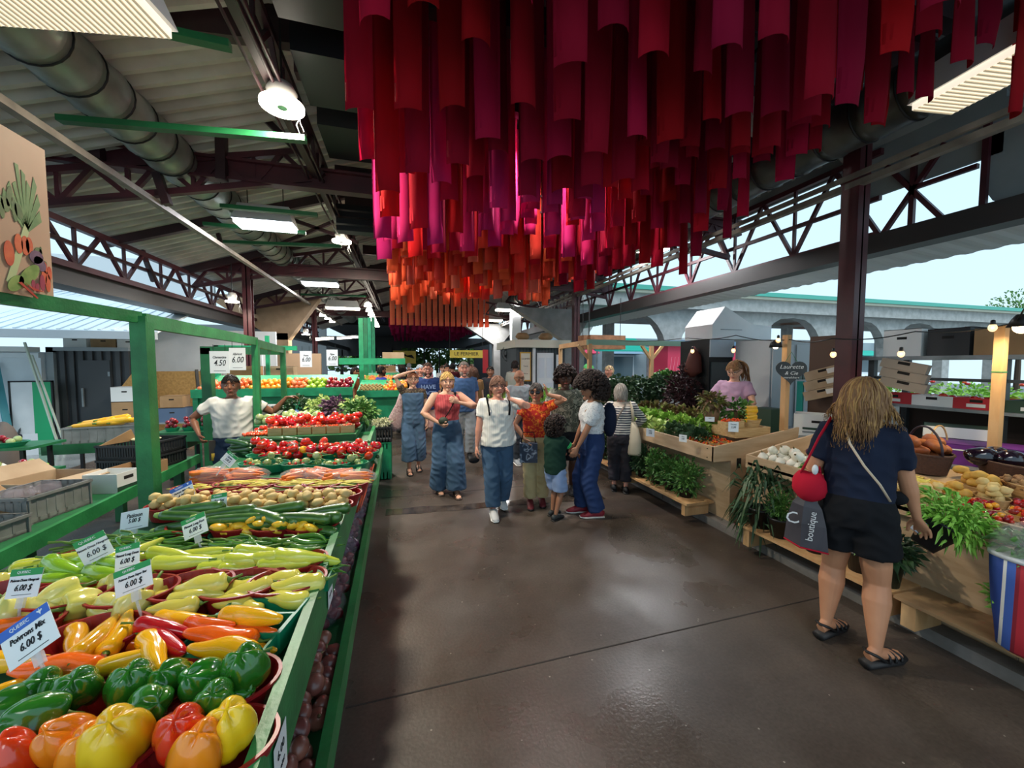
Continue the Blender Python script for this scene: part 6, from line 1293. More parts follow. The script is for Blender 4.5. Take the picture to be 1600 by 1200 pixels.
# tables with trays of eggplants at far left
t=tb('folding_table','folding table with oval produce trays at left edge, upper',-6.9,-4.15,5.7,6.2,.72,green_d,.03,0)
tb('folding_table','lower folding table with bright trays at left edge',-6.4,-3.8,5.25,5.65,.50,green_d,.03,0)
limep=M('lime plastic','8fd22a',.4); mag=M('magenta plastic','d8309a',.4)
for i,(x,y,z,mt,l) in enumerate(((-4.45,5.82,.72,greenpl,'white and green oval tray on upper folding table'),(-4.85,5.82,.72,greenpl,'green oval tray at left edge of the upper table'),(-4.85,5.42,.5,M('teal basket','1a6a58',.5),'teal basket on the lower folding table'),(-4.55,5.42,.5,limep,'lime green tray on the lower folding table, left'),(-4.27,5.42,.5,limep,'lime green tray with pink label on lower table'),(-3.98,5.45,.5,limep,'lime green tray at right end of lower table'))):
    tag(basket_mesh(.20 if z>.6 else .14,.12,.06).build('produce_tray',mt,None,False,(x,y,z)),l,'tray')
    pile(['apple','wonion','eggr'],(x,y),.13 if z>.6 else .09,.07,z+.03,7,['dark red produce in the '+l[:40],'pale produce in the '+l[:40],'greenish produce in the '+l[:40]],size=(.038,.038,.03),uniq=False)
tag(MB().box(-4.22,-4.12,5.28,5.285,.48,.57).build('pink_label',mag),'magenta label on the middle lime tray','label')
# table with yellow squash crate
tb('green_table','green table with a grey crate of yellow squashes',-4.5,-2.95,6.35,7.0,.62,green_d,.04,.08)
crate('grey_crate','long grey ribbed crate full of yellow squashes',(-3.95,6.6,.62),(.75,.40,.22),R(8),gcr,False,9)
for i,(dx,dz,s) in enumerate(((-.2,.02,1.5),(-.1,.06,1.5),(.0,.02,1.4),(.1,.06,1.5),(.2,.05,1.3),(.05,.09,1.4))): put('ysq',(-3.95+dx,6.55+.04*(i%3),.83+dz),(0,-.1,.1*i),s,'big yellow squash lying in long grey crate, '+ORD[i].replace('leftmost','first from left'))
# more green baskets behind
tb('green_table','dark green table with red fruit baskets behind the post',-3.3,-2.2,6.2,6.7,.74,green_d,.04,.08)
for i,x in enumerate((-3.12,-2.92,-2.72,-2.5,-2.3)):
    bsk('green',(x,6.4,.741),0,'dark green basket of red fruit behind the post, '+ORD[i],.85); pile('apple',(x,6.4),.06,.05,.78,8,'dark red fruit in the basket behind the post, '+ORD[i],size=(.036,.036,.03),uniq=False,scale=.8)
# ---- container, white building, leaning boards
t=E('shipping_container','dark grey corrugated container with a door and light edge frame','container',(0,0,0))
cx0,cx1,cy=-7.15,-5.85,10.5
mb=MB(); mb.box(cx0,cx1,cy+.06,cy+2.4,-.02,2.02)
for i in range(8):
    x=cx0+.08+.16*i
    if x+.08<cx1: mb.box(x,x+.08,cy+.01,cy+.06,.0,1.95)
mb.build('body',M('container grey','45484b',.55,col2='3a3d40',scale=2),t)
MB().box(cx0-.12,cx0,cy-.02,cy+.1,-.02,2.02).box(cx0-.12,cx0,cy-.02,cy+2.4,1.92,2.02).box(cx0-.12,cx1,cy-.02,cy+.06,1.95,2.03).build('corner_frame',M('pale frame','8f989c',.5),t)
d=MB().box(-6.75,-6.2,cy-.01,cy+.02,.05,1.75).build('door',M('door grey','3c3f42',.5),t); MB().bar((-6.67,cy-.05,.75),(-6.67,cy-.05,1.15),.03).build('door_handle',gr,d); MB().box(-6.24,-6.2,cy-.02,cy,.3,.4).box(-6.24,-6.2,cy-.02,cy,1.4,1.5).build('hinge',gr,d)
bl=M('white block wall','dfe6ea',.7,col2='cfd8dd',scale=1.5)
S('wall_left',MB().box(-16,-7.3,10.4,10.55,-.02,1.92).box(-16,-7.3,10.35,10.4,1.80,1.9),bl)
S('wall_left',MB().box(-16,-7.3,10.1,10.4,1.92,2.02),M('white painted board','dcdedb',.7))
t=E('leaning_board','white and green board with dark frame leaning on the white wall','board',(-7.35,10.2,-.02))
MB().box(-.35,-.32,0,.04,0,1.35).box(.32,.35,0,.04,0,1.35).box(-.35,.35,0,.04,1.32,1.35).box(-.35,.35,0,.04,0,.03).build('frame',blackm,t); MB().box(-.32,.02,.01,.03,.03,1.32).build('white_half',white,t); MB().box(.02,.32,.01,.03,.03,1.32).build('green_half',M('emerald board','19a56a',.5),t)
t=tag(MB().bar((-7.55,10.0,-.02),(-7.95,10.3,1.7),.10,.05).build('teal_plank',M('teal plank','3f8f9a',.6)),'teal plank leaning on the white wall at left edge','plank')
t=tag(MB().bar((-7.62,10.1,.0),(-7.5,10.35,.75),.03,.02).build('metal_bar',dgr),'short dark bar leaning on the white wall','bar')
t=E('broom_poles','bundle of poles leaning against container corner','poles',(0,0,0))
MB().bar((-6.75,9.9,.0),(-7.25,10.0,2.1),.03).bar((-6.65,9.9,.0),(-7.15,10.0,1.85),.025).build('pole',M('pale pole','c3cdbd',.6),t); MB().box(-6.85,-6.55,9.8,9.9,-.02,.05).build('brush',greenpl,t)
tag(lumpy((.16,.16,.42),5,.1).build('covered_sack',M('grey brown tarp','6a6058',.8),None,True,(-5.75,7.5,.4)),'tall grey sack tied with cord at the left edge','sack')
tag(MB().bar((-5.8,7.35,.85),(-5.8,7.4,1.15),.10,.04).build('red_cloth',M('red cloth','d8304a',.8)),'red rag above the grey sack','cloth')
t=rsign((-6.85,9.2,.18),.5,.4,[('2',.7)],'white board with a painted number standing on wet ground',R(10),mat=M('grey card','b9c0c4',.6))
# awning of the building outside and its gutter
mb=MB(); n=40
mb.add([(-16,8.3,2.25),(-4.5,8.9,2.25),(-4.5,11.5,3.3),(-16,11.5,3.3),(-16,8.3,2.29),(-4.5,8.9,2.29),(-4.5,11.5,3.34),(-16,11.5,3.34)],[(0,3,2,1),(4,5,6,7),(0,1,5,4),(1,2,6,5),(2,3,7,6),(3,0,4,7)])
for i in range(60): x=-16+.19*i; mb.bar((x,8.3+.052*(x+16),2.29),(x,11.5,3.35),.05,.04)
S('roof_left',mb,M('white awning sheet','dce8ee',.4,col2='c9d6de',scale=.7))
S('roof_left',MB().bar((-16,8.25,2.2),(-4.5,8.85,2.2),.1,.14),M('grey gutter','9aa4aa',.5))
S('wall_left',MB().box(-16,-4.6,11.5,11.6,3.0,4.2),M('pale upper wall','c3c9cb',.7))
# boxes and pallets on top of the container
for i,(x,w,h,m,l) in enumerate(((-6.95,.4,.25,wbox,'white price board on top of the container, left'),(-6.45,.45,.22,card_,'brown box on the container roof'),(-6.0,.4,.2,wbox,'white tilted box on the container roof'))): cbox('cardboard_box',l,(x,10.9,2.03),(w,.3,h),0,m,(),open_=False)
for i in range(9): tag(MB().box(0,.05,0,.4,0,.22).build('wood_slat',pine,None,False,(-6.9+.09*i,11.4,2.04)),'pale wooden tray on edge in the container roof row','tray','wooden trays on the container roof')
# plywood and boxes right of the container
tag(MB().prism([(0,.1),(.45,.75),(.45,-.0),(.3,-.3)],0,.02,0,Matrix.Translation((-5.95,10.3,1.0))@rotm(R(90),0,0)).build('plywood_sheet',M('osb','c49a5c',.8,col2='a9814a',scale=20)),'pointed plywood sheet leaning right of the container door','board')
S('wall_left',MB().box(-5.6,-4.4,10.75,10.8,.0,1.5),M('osb')); S('wall_left',MB().box(-5.8,-3.2,11.3,11.4,0,2.5),white)
for i,(x,z,w,h,m,l) in enumerate(((-5.55,.44,.45,.45,card_,'stack of cardboard behind the first green post, lower'),(-5.55,.90,.45,.3,wbox,'white box on the cardboard stack behind first post'),(-4.75,.44,.5,.3,M('blue print box','4a5f7a',.6),'blue printed box on the rack behind the post'),(-4.75,.75,.4,.25,card_,'brown box on the rack behind the post, upper'))): cbox('cardboard_box',l,(x,9.9,z),(w,.3,h),0,m,(),open_=False)
tb('rack_table','pale metal rack holding boxes behind the first post',-5.85,-4.4,9.7,10.2,.44,gr,.03,0)
for i,x in enumerate((-4.15,-4.05,-3.95)): tag(MB().bar((x,9.6,.0),(x-.15,9.8,1.55),.05).build('black_tube',blackm),'black tube leaning beside the dark green frame, '+['left','middle','right'][i],'tube')
# white door wall behind the fruit stand
S('door_1',MB().box(-4.35,-3.5,11.2,11.3,0,2.05).box(-4.3,-3.55,11.18,11.2,.05,2.0),M('pale door','d3d8d8',.6))
S('wall_left',MB().box(-3.2,-2.2,11.6,11.7,0,1.95),M('tan board','b49474',.8))
# dark green frame behind first stall post
t=E('timber_support','dark green upright frame behind the first post','frame',(0,0,0)); MB().box(-2.52,-2.41,5.85,5.96,0,1.88).build('post',green_d,t); MB().box(-2.52,-1.75,5.85,5.96,1.80,1.90).build('beam',green_d,t)
# ---- fruit stands beyond
green_b=M('bright green board','1f9a68',.5,col2='178558')
def stand(label,x0,x1,y0,y1,z,dz,z0=0,mat=None):
    t=E('fruit_stand',label,'stand',(0,0,0)); m=mat or green_b
    MB().add([(x0,y0,z),(x1,y0,z),(x1,y1,z+dz),(x0,y1,z+dz),(x0,y0,z-.03),(x1,y0,z-.03),(x1,y1,z+dz-.03),(x0,y1,z+dz-.03)],[(0,1,2,3),(7,6,5,4),(0,4,5,1),(1,5,6,2),(2,6,7,3),(3,7,4,0)]).build('sloped_top',m,t)
    MB().box(x0,x1,y0-.03,y0,z-.10,z+.03).build('front_lip',m,t); MB().box(x0,x1,y0+.06,y0+.09,z-.55,z-.03).build('front_board',m,t)
    for x in (x0,x1-.07): MB().box(x,x+.07,y0+.02,y0+.09,0,z-.03).build('leg',m,t)
    return t
stand('green fruit stand with orange and red fruit behind the man',-3.15,-.85,7.0,7.9,1.25,.22)
def fruit(x0,x1,y0,z,dz,kinds,label,nx,ny,layers=2):
    for i in range(nx):
        for j in range(ny):
            for k in range(layers):
                if k and rnd.random()<.35: continue
                x=x0+(x1-x0)*(i+.5*(1+(j+k)%2))/nx; y=y0+.04+.085*(j+.4*k); put(kinds if isinstance(kinds,str) else rnd.choice(kinds),(x,y,z+.04+.06*k+dz*j),(rnd.random()*6,rnd.random()*6,0),rnd.uniform(.9,1.1),label,label+' heap')
fruit(-3.10,-2.45,7.02,1.25,.02,'orange','peach coloured nectarine at the left end of the green stand',8,4)
fruit(-2.40,-1.85,7.02,1.25,.02,'mango','orange fruit right of the man on the green stand',7,4)
fruit(-1.82,-1.6,7.02,1.25,.02,'orange','nectarine between orange and green fruit on the stand',3,4)
fruit(-1.58,-1.32,7.02,1.25,.02,'lime','green apple on the stand behind the third post',3,4)
fruit(-1.28,-.9,7.02,1.25,.02,'apple','dark red plum at the right end of green stand',5,4)
t=E('stall_canopy_frame','bright green frame with rail above the fruit stand','frame',(0,0,0)); MB().box(-3.2,-3.13,7.9,7.97,0,2.0).box(-2.5,-2.44,8.2,8.26,1.2,2.2).build('post',green_b,t); MB().box(-3.2,-1.9,7.9,7.95,1.92,2.0).box(-1.4,.02,9.3,9.36,1.66,1.80).build('beam',green_b,t)
stand('green fruit stand with brown and orange fruit left of crowd',-.9,.05,8.0,9.0,1.12,.2)
fruit(-.88,-.45,8.02,1.12,.02,'tan','brown kiwi at the left of the far stand',6,5,1); fruit(-.42,.02,8.02,1.12,.02,['tan','mango','orange'],'mixed brown and orange fruit on the far stand',6,5,2)
stand('third green fruit stand further back with mixed fruit',-1.1,.1,10.5,11.4,1.22,.2)
fruit(-1.05,.05,10.52,1.22,.02,['mango','orange','lime'],'mixed far fruit on the third green stand',13,5,1)
for i,(x,m) in enumerate(((-2.9,card_),(-2.3,cardl),(-.5,card_))): cbox('cardboard_box','flat cardboard carton stacked behind the fruit stand, '+['left','middle','right'][i],(x,8.4 if i<2 else 12,1.45),(.5,.3,.18),0,m,(),open_=False); tag(MB().box(x-.3,x+.3,8.2 if i<2 else 11.8,8.6 if i<2 else 12.2,0,1.45).build('carton_stack',cardl),'tall stack of flat cartons behind the fruit stand, '+['left','middle','right'][i],'boxes')
# tall green posts further down
for i,(px,d) in enumerate(((565,9.2),(572,10.4),(578,11.6),(584,12.8))):
    p=atD(px,560,d); tag(MB().box(p.x-.05,p.x+.05,p.y-.05,p.y+.05,0,2.75+.15*i).build('green_post',green_b),'tall thin green post down the aisle, '+['nearest of four','second of four','third of four','furthest of four'][i],'post')
t=tag(MB().box(-.5,.0,9.7,9.72,1.7,1.95).build('cardboard_sign',cardl),'small brown cardboard sign over the mixed fruit','sign')
# scale on the stall by second post
t=E('shop_scale','white electronic scale behind the second green post','scale',(-1.75,5.35,1.06),R(-10)); MB().box(-.25,.25,-.15,.15,0,.09).build('body',wbox,t); MB().box(-.12,.12,-.155,-.15,.02,.07).build('display',M('lcd'),t); MB().box(-.25,.25,-.15,.15,.10,.11).build('pan',gr,t)
tag(MB().box(-2.1,-1.4,5.15,5.6,0,1.06).build('green_cabinet',green_d),'dark green cabinet carrying the white scale','cabinet')
# white crate and leafy boxes at the aisle end of the stall
t=crate('green_crate','green crate stack at aisle end under the greens',(-.36,5.95,0),(.30,.30,.55),0,green_b,False,6); crate('black_crate','black crate of cauliflower and leaves on the green crate',(-.36,5.95,.55),(.33,.33,.22),0,bcr,True,8)
for i in range(6): plant('cauliflower','pale cauliflower in the black crate at the stall end',(-.45+.09*(i%3),5.88+.12*(i//3),.82),(.06,.06,.05),60,.05,M('cauliflower','cfcfa8',.8),'cauliflower','cauliflowers in the black crate',shell=.3)
for i,(x,y,m,l) in enumerate(((-.75,4.8,purp,'purple leafy eggplant bunch left of the crowd'),(-.55,4.7,pal,'pale green stalk bunch beside the purple leaves'),(-.95,5.0,pal,'whitish leafy heap left of the purple leaves'),(-.46,4.45,herb,'hanging green bean stalks at the stall corner'),(-1.25,5.2,kale,'round green cabbages at far stall table'))): plant('leafy_bunch',l,(x,y,1.16),(.16,.16,.12),260,.08,m,'greens',shell=.3)
# ================= people
SK={}
def skin(n,c,c2): return M('skin '+n,c,.5,col2=c2,scale=6,spec=.4)
def ik(a,t,l1,l2,pole):
    a=Vector(a);t=Vector(t);d=t-a; D=d.length; m=(l1+l2)*.999
    if D>m: t=a+d*(m/D); d=t-a; D=m
    x=(l1*l1-l2*l2+D*D)/(2*D); h=math.sqrt(max(0,l1*l1-x*x)); u=d/D; p=Vector(pole); p=(p-u*p.dot(u)).normalized()
    return a+u*x+p*h, t
LEV=[(.465,.070,.058),(.50,.090,.070),(.54,.093,.070),(.60,.077,.060),(.66,.079,.064),(.72,.089,.070),(.77,.093,.064),(.80,.094,.054),(.822,.060,.042),(.838,.034,.034),(.87,.030,.033),(.905,.030,.032)]
class Fig: pass
def hand(mb,wr,d,pn,side,s,curl,spread=1):
    d=d.normalized(); pn=(pn-d*pn.dot(d)).normalized(); ac=d.cross(pn)*side  # towards thumb
    mb.loft([wr-d*.006*s,wr+d*.012*s,wr+d*.034*s,wr+d*.056*s],[(.0125*s,.011*s),(.017*s,.0105*s),(.0225*s,.010*s),(.0215*s,.0085*s)],12,up=tuple(pn))
    for i,(o,L) in enumerate(((1.5,.040),(.5,.046),(-.5,.043),(-1.5,.034))):
        b=wr+d*(.052-.003*abs(o))*s+ac*o*.0125*s; dd=(d+ac*o*.07*spread).normalized(); pts=[b]; rad=[.0062*s]; ang=0
        for k in range(3):
            ang+=curl*(.5+.35*i/3+.25*k)/1.2; v=(dd*math.cos(ang)+pn*math.sin(ang)); pts.append(pts[-1]+v*L*s*(.42,.32,.26)[k]); rad.append(.0062*s*(.92,.86,.72)[k])
        mb.loft(pts,rad,8,up=tuple(ac))
    b=wr+d*.014*s+ac*.014*s; v=(d*.75+ac*.62+pn*.35).normalized(); v2=(d*.95+ac*.25+pn*.3*(1+curl)).normalized()
    mb.loft([b,b+v*.024*s,b+v*.024*s+v2*.018*s,b+v*.024*s+v2*.032*s],[.0095*s,.0078*s,.0068*s,.0052*s],8)
def person(label,x,y,rz,H,sk,top=None,bottom=None,hair=None,shoes=None,pose=None,w=1.0,z0=0,vox=.0062,headyaw=0,headpitch=0,glasses=None,bust=0,beard=None,aw=1.0,leg=1.0,child=0):
    P_=dict(lh=(-.135,.03,.47),rh=(.135,.03,.47),lp=(-.6,-1,-.2),rp=(.6,-1,-.2),lf=(-.055,0,0),rf=(.055,0,0),lean=(0,0),lc=.5,rc=.5,lpn=(1,0,0),rpn=(-1,0,0),ldir=None,rdir=None,fd=(0,0),lz=0,rz=0); P_.update(pose or {})
    f=Fig(); t=E('person',label,'person',(x,y,z0),rz); f.root=t; f.near=vox<.012; s=H; f.H=H
    lx,ly=P_['lean']
    def off(z): k=(z-.5)/.33; k=max(0,min(k,1.25)); return Vector((lx*k,ly*k,0))
    def T(z): return (Vector((0,0,z))+off(z))*s
    f.off=off; hs=1.10 if child else 1
    body=MB(); body.loft([T(a) for a,b,c in LEV],[((b*(w if a<.83 else 1))*s*.96,(c*(w if a<.83 else 1))*s*.96) for a,b,c in LEV],24,up=(0,1,0))
    hc=T(.918)+Vector((0,.010*s,0)); Rh=Matrix.Translation(hc)@rotm(headpitch,0,0)@rotm(0,0,headyaw) if False else Matrix.Translation(hc)@rotm(0,0,headyaw)@rotm(headpitch,0,0)
    f.Rh=Rh; q=s*hs*1.10
    def hf(v):
        x_,y_,z_=v
        if z_<0: x_*=1-.30*(-z_)**1.6
        if z_<-.1 and y_<0: y_*=1-.5*(-z_)
        if y_>0: y_*=.94
        if y_>.55 and -.05<z_<.22 and .12<abs(x_)<.62: y_-=.07
        if z_>.2: x_*=1.03
        return Vector((x_,y_,z_))
    hm=MB(); hm.T=Rh; hm.ball((0,0,0),(.047*q,.058*q,.069*q),28,22,0,hf)
    hm.loft([(0,.048*q,.016*q),(0,.056*q,.0*q),(0,.0655*q,-.013*q),(0,.058*q,-.020*q)],[.0055*q,.0065*q,.0095*q,.006*q],10,up=(1,0,0))
    hm.ball((0,.042*q,-.057*q),(.018*q,.014*q,.013*q),10,8); hm.ball((.020*q,.044*q,-.014*q),(.014*q,.010*q,.013*q),10,8); hm.ball((-.020*q,.044*q,-.014*q),(.014*q,.010*q,.013*q),10,8)
    hm.loft([(-.026*q,.046*q,.022*q),(0,.0545*q,.024*q),(.026*q,.046*q,.022*q)],[.005*q,.005*q,.005*q],8)
    hm.loft([(-.016*q,.050*q,-.033*q),(0,.0555*q,-.032*q),(.016*q,.050*q,-.033*q)],[.004*q,.0052*q,.004*q],8)
    for sg in (-1,1): hm.ball((sg*.0475*q,-.004*q,-.004*q),(.006*q,.012*q,.019*q),10,8)
    body.v+=hm.v and [p for p in hm.v]; k=len(body.v)-len(hm.v); body.f+=[tuple(i+k for i in ff) for ff in hm.f]; body.m+=hm.m
    f.arm={}
    for sd,sg in (('l',-1),('r',1)):
        sh=T(.800)+Vector((sg*(.094*w-.006)*s,0,0)); el,wr=ik(sh,Vector(P_[sd+'h'])*s,.165*s,.145*s,P_[sd+'p']); f.arm[sd]=(sh,el,wr)
        body.loft([sh+Vector((-sg*.03*s,0,.004*s)),sh,sh.lerp(el,.3),sh.lerp(el,.65),el,el.lerp(wr,.25),el.lerp(wr,.6),wr],[.026*s*aw,.031*s*aw,.029*s*aw,.025*s*aw,.022*s*aw,.0225*s*aw,.018*s,.0125*s],14)
        d=Vector(P_[sd+'dir']) if P_[sd+'dir'] else (wr-el); hand(body,wr,d,Vector(P_[sd+'pn']),sg,s*.98,P_[sd+'c']); f.arm[sd+'d']=d.normalized()
    f.leg={}
    for i,(sd,sg) in enumerate((('l',-1),('r',1))):
        hp=Vector((sg*.046*w*s,0,.485*s)); ft=Vector(P_[sd+'f'])*s; an=ft+Vector((0,0,.042*s)); kn,an=ik(hp,an,.232*s,.225*s,(sg*.08,1,0)); f.leg[sd]=(hp,kn,an)
        body.loft([hp+Vector((0,0,.03*s)),hp,hp.lerp(kn,.35),hp.lerp(kn,.7),kn,kn.lerp(an,.28),kn.lerp(an,.65),an],[.05*s*w,.053*s*w,.047*s*w,.037*s*leg,.031*s*leg,.034*s*leg,.024*s*leg,.0175*s],16,up=(0,1,0))
        a=P_['fd'][i]; F=Matrix.Translation((ft.x,ft.y,ft.z))@rotm(0,0,a)
        fb=MB(); fb.T=F; fb.loft([(0,-.034*s,.024*s),(0,-.005*s,.034*s),(0,.04*s,.024*s),(0,.08*s,.015*s),(0,.108*s,.011*s)],[(.015*s,.020*s),(.018*s,.026*s),(.021*s,.018*s),(.024*s,.012*s),(.017*s,.008*s)],12)
        if shoes and shoes[0]=='sandal':
            for j in range(5): fb.ball(((-.016+.008*j)*s,(.112-abs(j-(1 if sg>0 else 3))*.005)*s,.012*s),(.0045*s,.009*s,.006*s),8,6)
        body.v+=fb.v; k=len(body.v)-len(fb.v); body.f+=[tuple(i2+k for i2 in ff) for ff in fb.f]; body.m+=fb.m
        if shoes:
            kind,mt,sole=shoes[:3]; o=MB(); o.T=F
            if kind=='sandal':
                th=.024*s if len(shoes)>3 else .012*s
                o.loft([(0,-.045*s,-th/2+.010*s),(0,.03*s,-th/2+.010*s),(0,.09*s,-th/2+.010*s),(0,.125*s,-th/2+.012*s)],[(.022*s,th*.62),(.026*s,th*.62),(.030*s,th*.6),(.02*s,th*.5)],16)
                for yy,rr_ in ((.03,.024),(.055,.026),(.08,.027)): o.tube([(rr_*s*math.cos(u)*1.05,yy*s+.006*s*math.sin(3*u),.006*s+(.034-.22*(yy-.03))*s*math.sin(u)) for u in [PI*j/10 for j in range(11)]],.0042*s,6)
                o.tube([(-.024*s,.02*s,.012*s),(-.023*s,-.02*s,.038*s),(0,-.042*s,.045*s),(.023*s,-.02*s,.038*s),(.024*s,.02*s,.012*s)],.0048*s,6)
                o.build('sandal',mt,t,True)
            else:
                o.loft([(0,-.045*s,.024*s),(0,-.02*s,.034*s),(0,.03*s,.034*s),(0,.07*s,.024*s),(0,.11*s,.016*s),(0,.125*s,.013*s)],[(.018*s,.020*s),(.025*s,.030*s),(.026*s,.028*s),(.029*s,.019*s),(.024*s,.012*s),(.010*s,.006*s)],16)
                sh_=o.build('shoe',mt,t,True); b=MB(); b.T=F; b.loft([(0,-.048*s,.006*s),(0,.04*s,.006*s),(0,.09*s,.006*s),(0,.128*s,.009*s)],[(.024*s,.007*s),(.027*s,.007*s),(.031*s,.007*s),(.018*s,.005*s)],16); b.build('sole',sole,sh_,True)
    bo=remesh(body,'body',sk,vox,t,5 if vox<.006 else 3)
    if vox<.012:   # face
        mb=MB(); mb.T=Rh
        for sg in (-1,1): mb.ball((sg*.0185*q,.0475*q,.005*q),(.0074*q,.0052*q,.0038*q),10,8,0); mb.ball((sg*.0185*q,.0515*q,.005*q),(.0036*q,.0024*q,.0038*q),8,6,1)
        mb.build('eyes',[M('eye white','a89f98',.4),M('iris','2a1c16',.2)],t,True)
        mb=MB(); mb.T=Rh; mb.loft([(-.013*q,.0535*q,-.0325*q),(-.005*q,.0585*q,-.031*q),(.005*q,.0585*q,-.031*q),(.013*q,.0535*q,-.0325*q)],[.0018*q,.0038*q,.0038*q,.0018*q],8); mb.build('lips',M('lips','a8544c',.5),t,True)
        mb=MB(); mb.T=Rh
        for sg in (-1,1): mb.loft([(sg*.008*q,.0565*q,.020*q),(sg*.02*q,.0525*q,.0235*q),(sg*.03*q,.045*q,.019*q)],[.0016*q,.0022*q,.001*q],6)
        mb.build('eyebrows',M('brow','4a3626',.8),t)
    if hair: hairdo(t,Rh,q,**hair)
    if beard:
        mb=MB(); mb.T=Rh; mb.ball((0,.006*q,-.02*q),(.047*q,.054*q,.058*q),20,14,0,lambda v: hf(v)*(1.0 if (v.z<-.15 and v.y>.0 and not(v.y>.75 and abs(v.x)<.3 and v.z>-.6 and v.z<-.05)) else .8)); mb.build('beard',beard,t,True)
    if glasses:
        mb=MB(); mb.T=Rh
        for sg in (-1,1):
            if glasses=='dark': mb.ball((sg*.020*q,.054*q,.004*q),(.018*q,.006*q,.014*q),14,8)
            else: mb.tube([((sg*.019+.014*math.cos(a))*q,(.0575-.002*math.cos(a)*sg)*q,(.004+.011*math.sin(a))*q) for a in [2*PI*j/14 for j in range(15)]],.0011*q,5)
            mb.bar((sg*.035*q,.052*q,.008*q),(sg*.048*q,0,.006*q),.002*q,.003*q)
        mb.bar((-.006*q,.060*q,.008*q),(.006*q,.060*q,.008*q),.002*q,.002*q); mb.build('sunglasses' if glasses=='dark' else 'glasses',M('black frame','17171a',.2),t)
    if top: garment_top(f,w,T,s,top,bust)
    if bottom: garment_bot(f,w,T,s,bottom)
    return f
def garment_top(f,w,T,s,c,bust):
    m=MB(); ez=c.get('ease',.010); hem=c.get('hem',.50); nz=c.get('neck',.826); flare=c.get('flare',0)
    zs=[hem]+[l[0] for l in LEV if hem<l[0]<nz]+[nz]
    def rad(z):
        for (a,b),(e,g) in zip([(l[0],(l[1],l[2])) for l in LEV],[(l[0],(l[1],l[2])) for l in LEV][1:]):
            if a<=z<=e: u=(z-a)/(e-a); return (b[0]*(1-u)+g[0]*u,b[1]*(1-u)+g[1]*u)
        return (LEV[0][1],LEV[0][2])
    rr_=[]
    for z in zs:
        a,b=rad(z); k=max(0,(.70-z))*flare
        if z<.72 and c.get('loose'): a=max(a,.086); b=max(b,.068)
        rr_.append(((a*w+ez+k)*s,(b*w+ez+k)*s))
    m.loft([T(z) for z in zs],rr_,26,up=(0,1,0))
    if bust:
        for sg in (-1,1): m.ball(T(.725)+Vector((sg*.040*s*w,.050*s*w,0)),(.040*s*bust,.036*s*bust,.040*s*bust),14,10)
    sl=c.get('sleeve',.75)
    if sl:
        for sd,sg in (('l',-1),('r',1)):
            sh,el,wr=f.arm[sd]; aw=.036*s+ez*.3*s
            def ap(u): return sh.lerp(el,u) if u<=1 else el.lerp(wr,u-1)
            us=[-.001,.25,.5,.75,1,1.3,1.6,1.9]; us=[u for u in us if u<sl]+[sl]
            pts=[sh+Vector((-sg*.035*s,0,.004*s))]+[ap(max(0,u)) for u in us]; m.loft(pts,[aw*.95]+[aw*(1.02-.10*min(u,1.5)+(c.get('puff',0)*math.sin(PI*max(0,min(1,u/sl))))) for u in us],16)
    m2=[c['mat']]; o=remesh(m,c.get('name','shirt'),m2,.011 if s>1 else .009,f.root,3,c.get('wr',.005) if f.near else 0)
    return o
def garment_bot(f,w,T,s,c):
    m=MB(); ez=c.get('ease',.008); L=c.get('len',1.93); wide=c.get('wide',0); wz=c.get('waist',.60)
    zs=[.462,.50,.54,wz]; rr_=[(.072,.062),(.092,.072),(.094,.072),(.080 if wz>.57 else .09,.064)]
    m.loft([T(z) if z>.5 else Vector((0,0,z*s)) for z in zs],[((a*w+ez)*s,(b*w+ez)*s) for a,b in rr_],26,up=(0,1,0))
    for sd,sg in (('l',-1),('r',1)):
        hp,kn,an=f.leg[sd]
        def lp(u): return hp.lerp(kn,u) if u<=1 else kn.lerp(an,u-1)
        us=[0,.3,.6,1,1.3,1.6,1.93]; us=[u for u in us if u<L]+[L]
        base=lambda u:(.055-.020*u if u<1 else .035-.010*(u-1))*w
        m.loft([hp+Vector((0,0,.04*s))]+[lp(u) for u in us],[(.052*w+ez)*s]+[(base(u)+ez+wide*u)*s for u in us],20,up=(0,1,0))
    return remesh(m,c.get('name','trousers'),[c['mat']],.011,f.root,3,c.get('wr',.005) if f.near else 0)
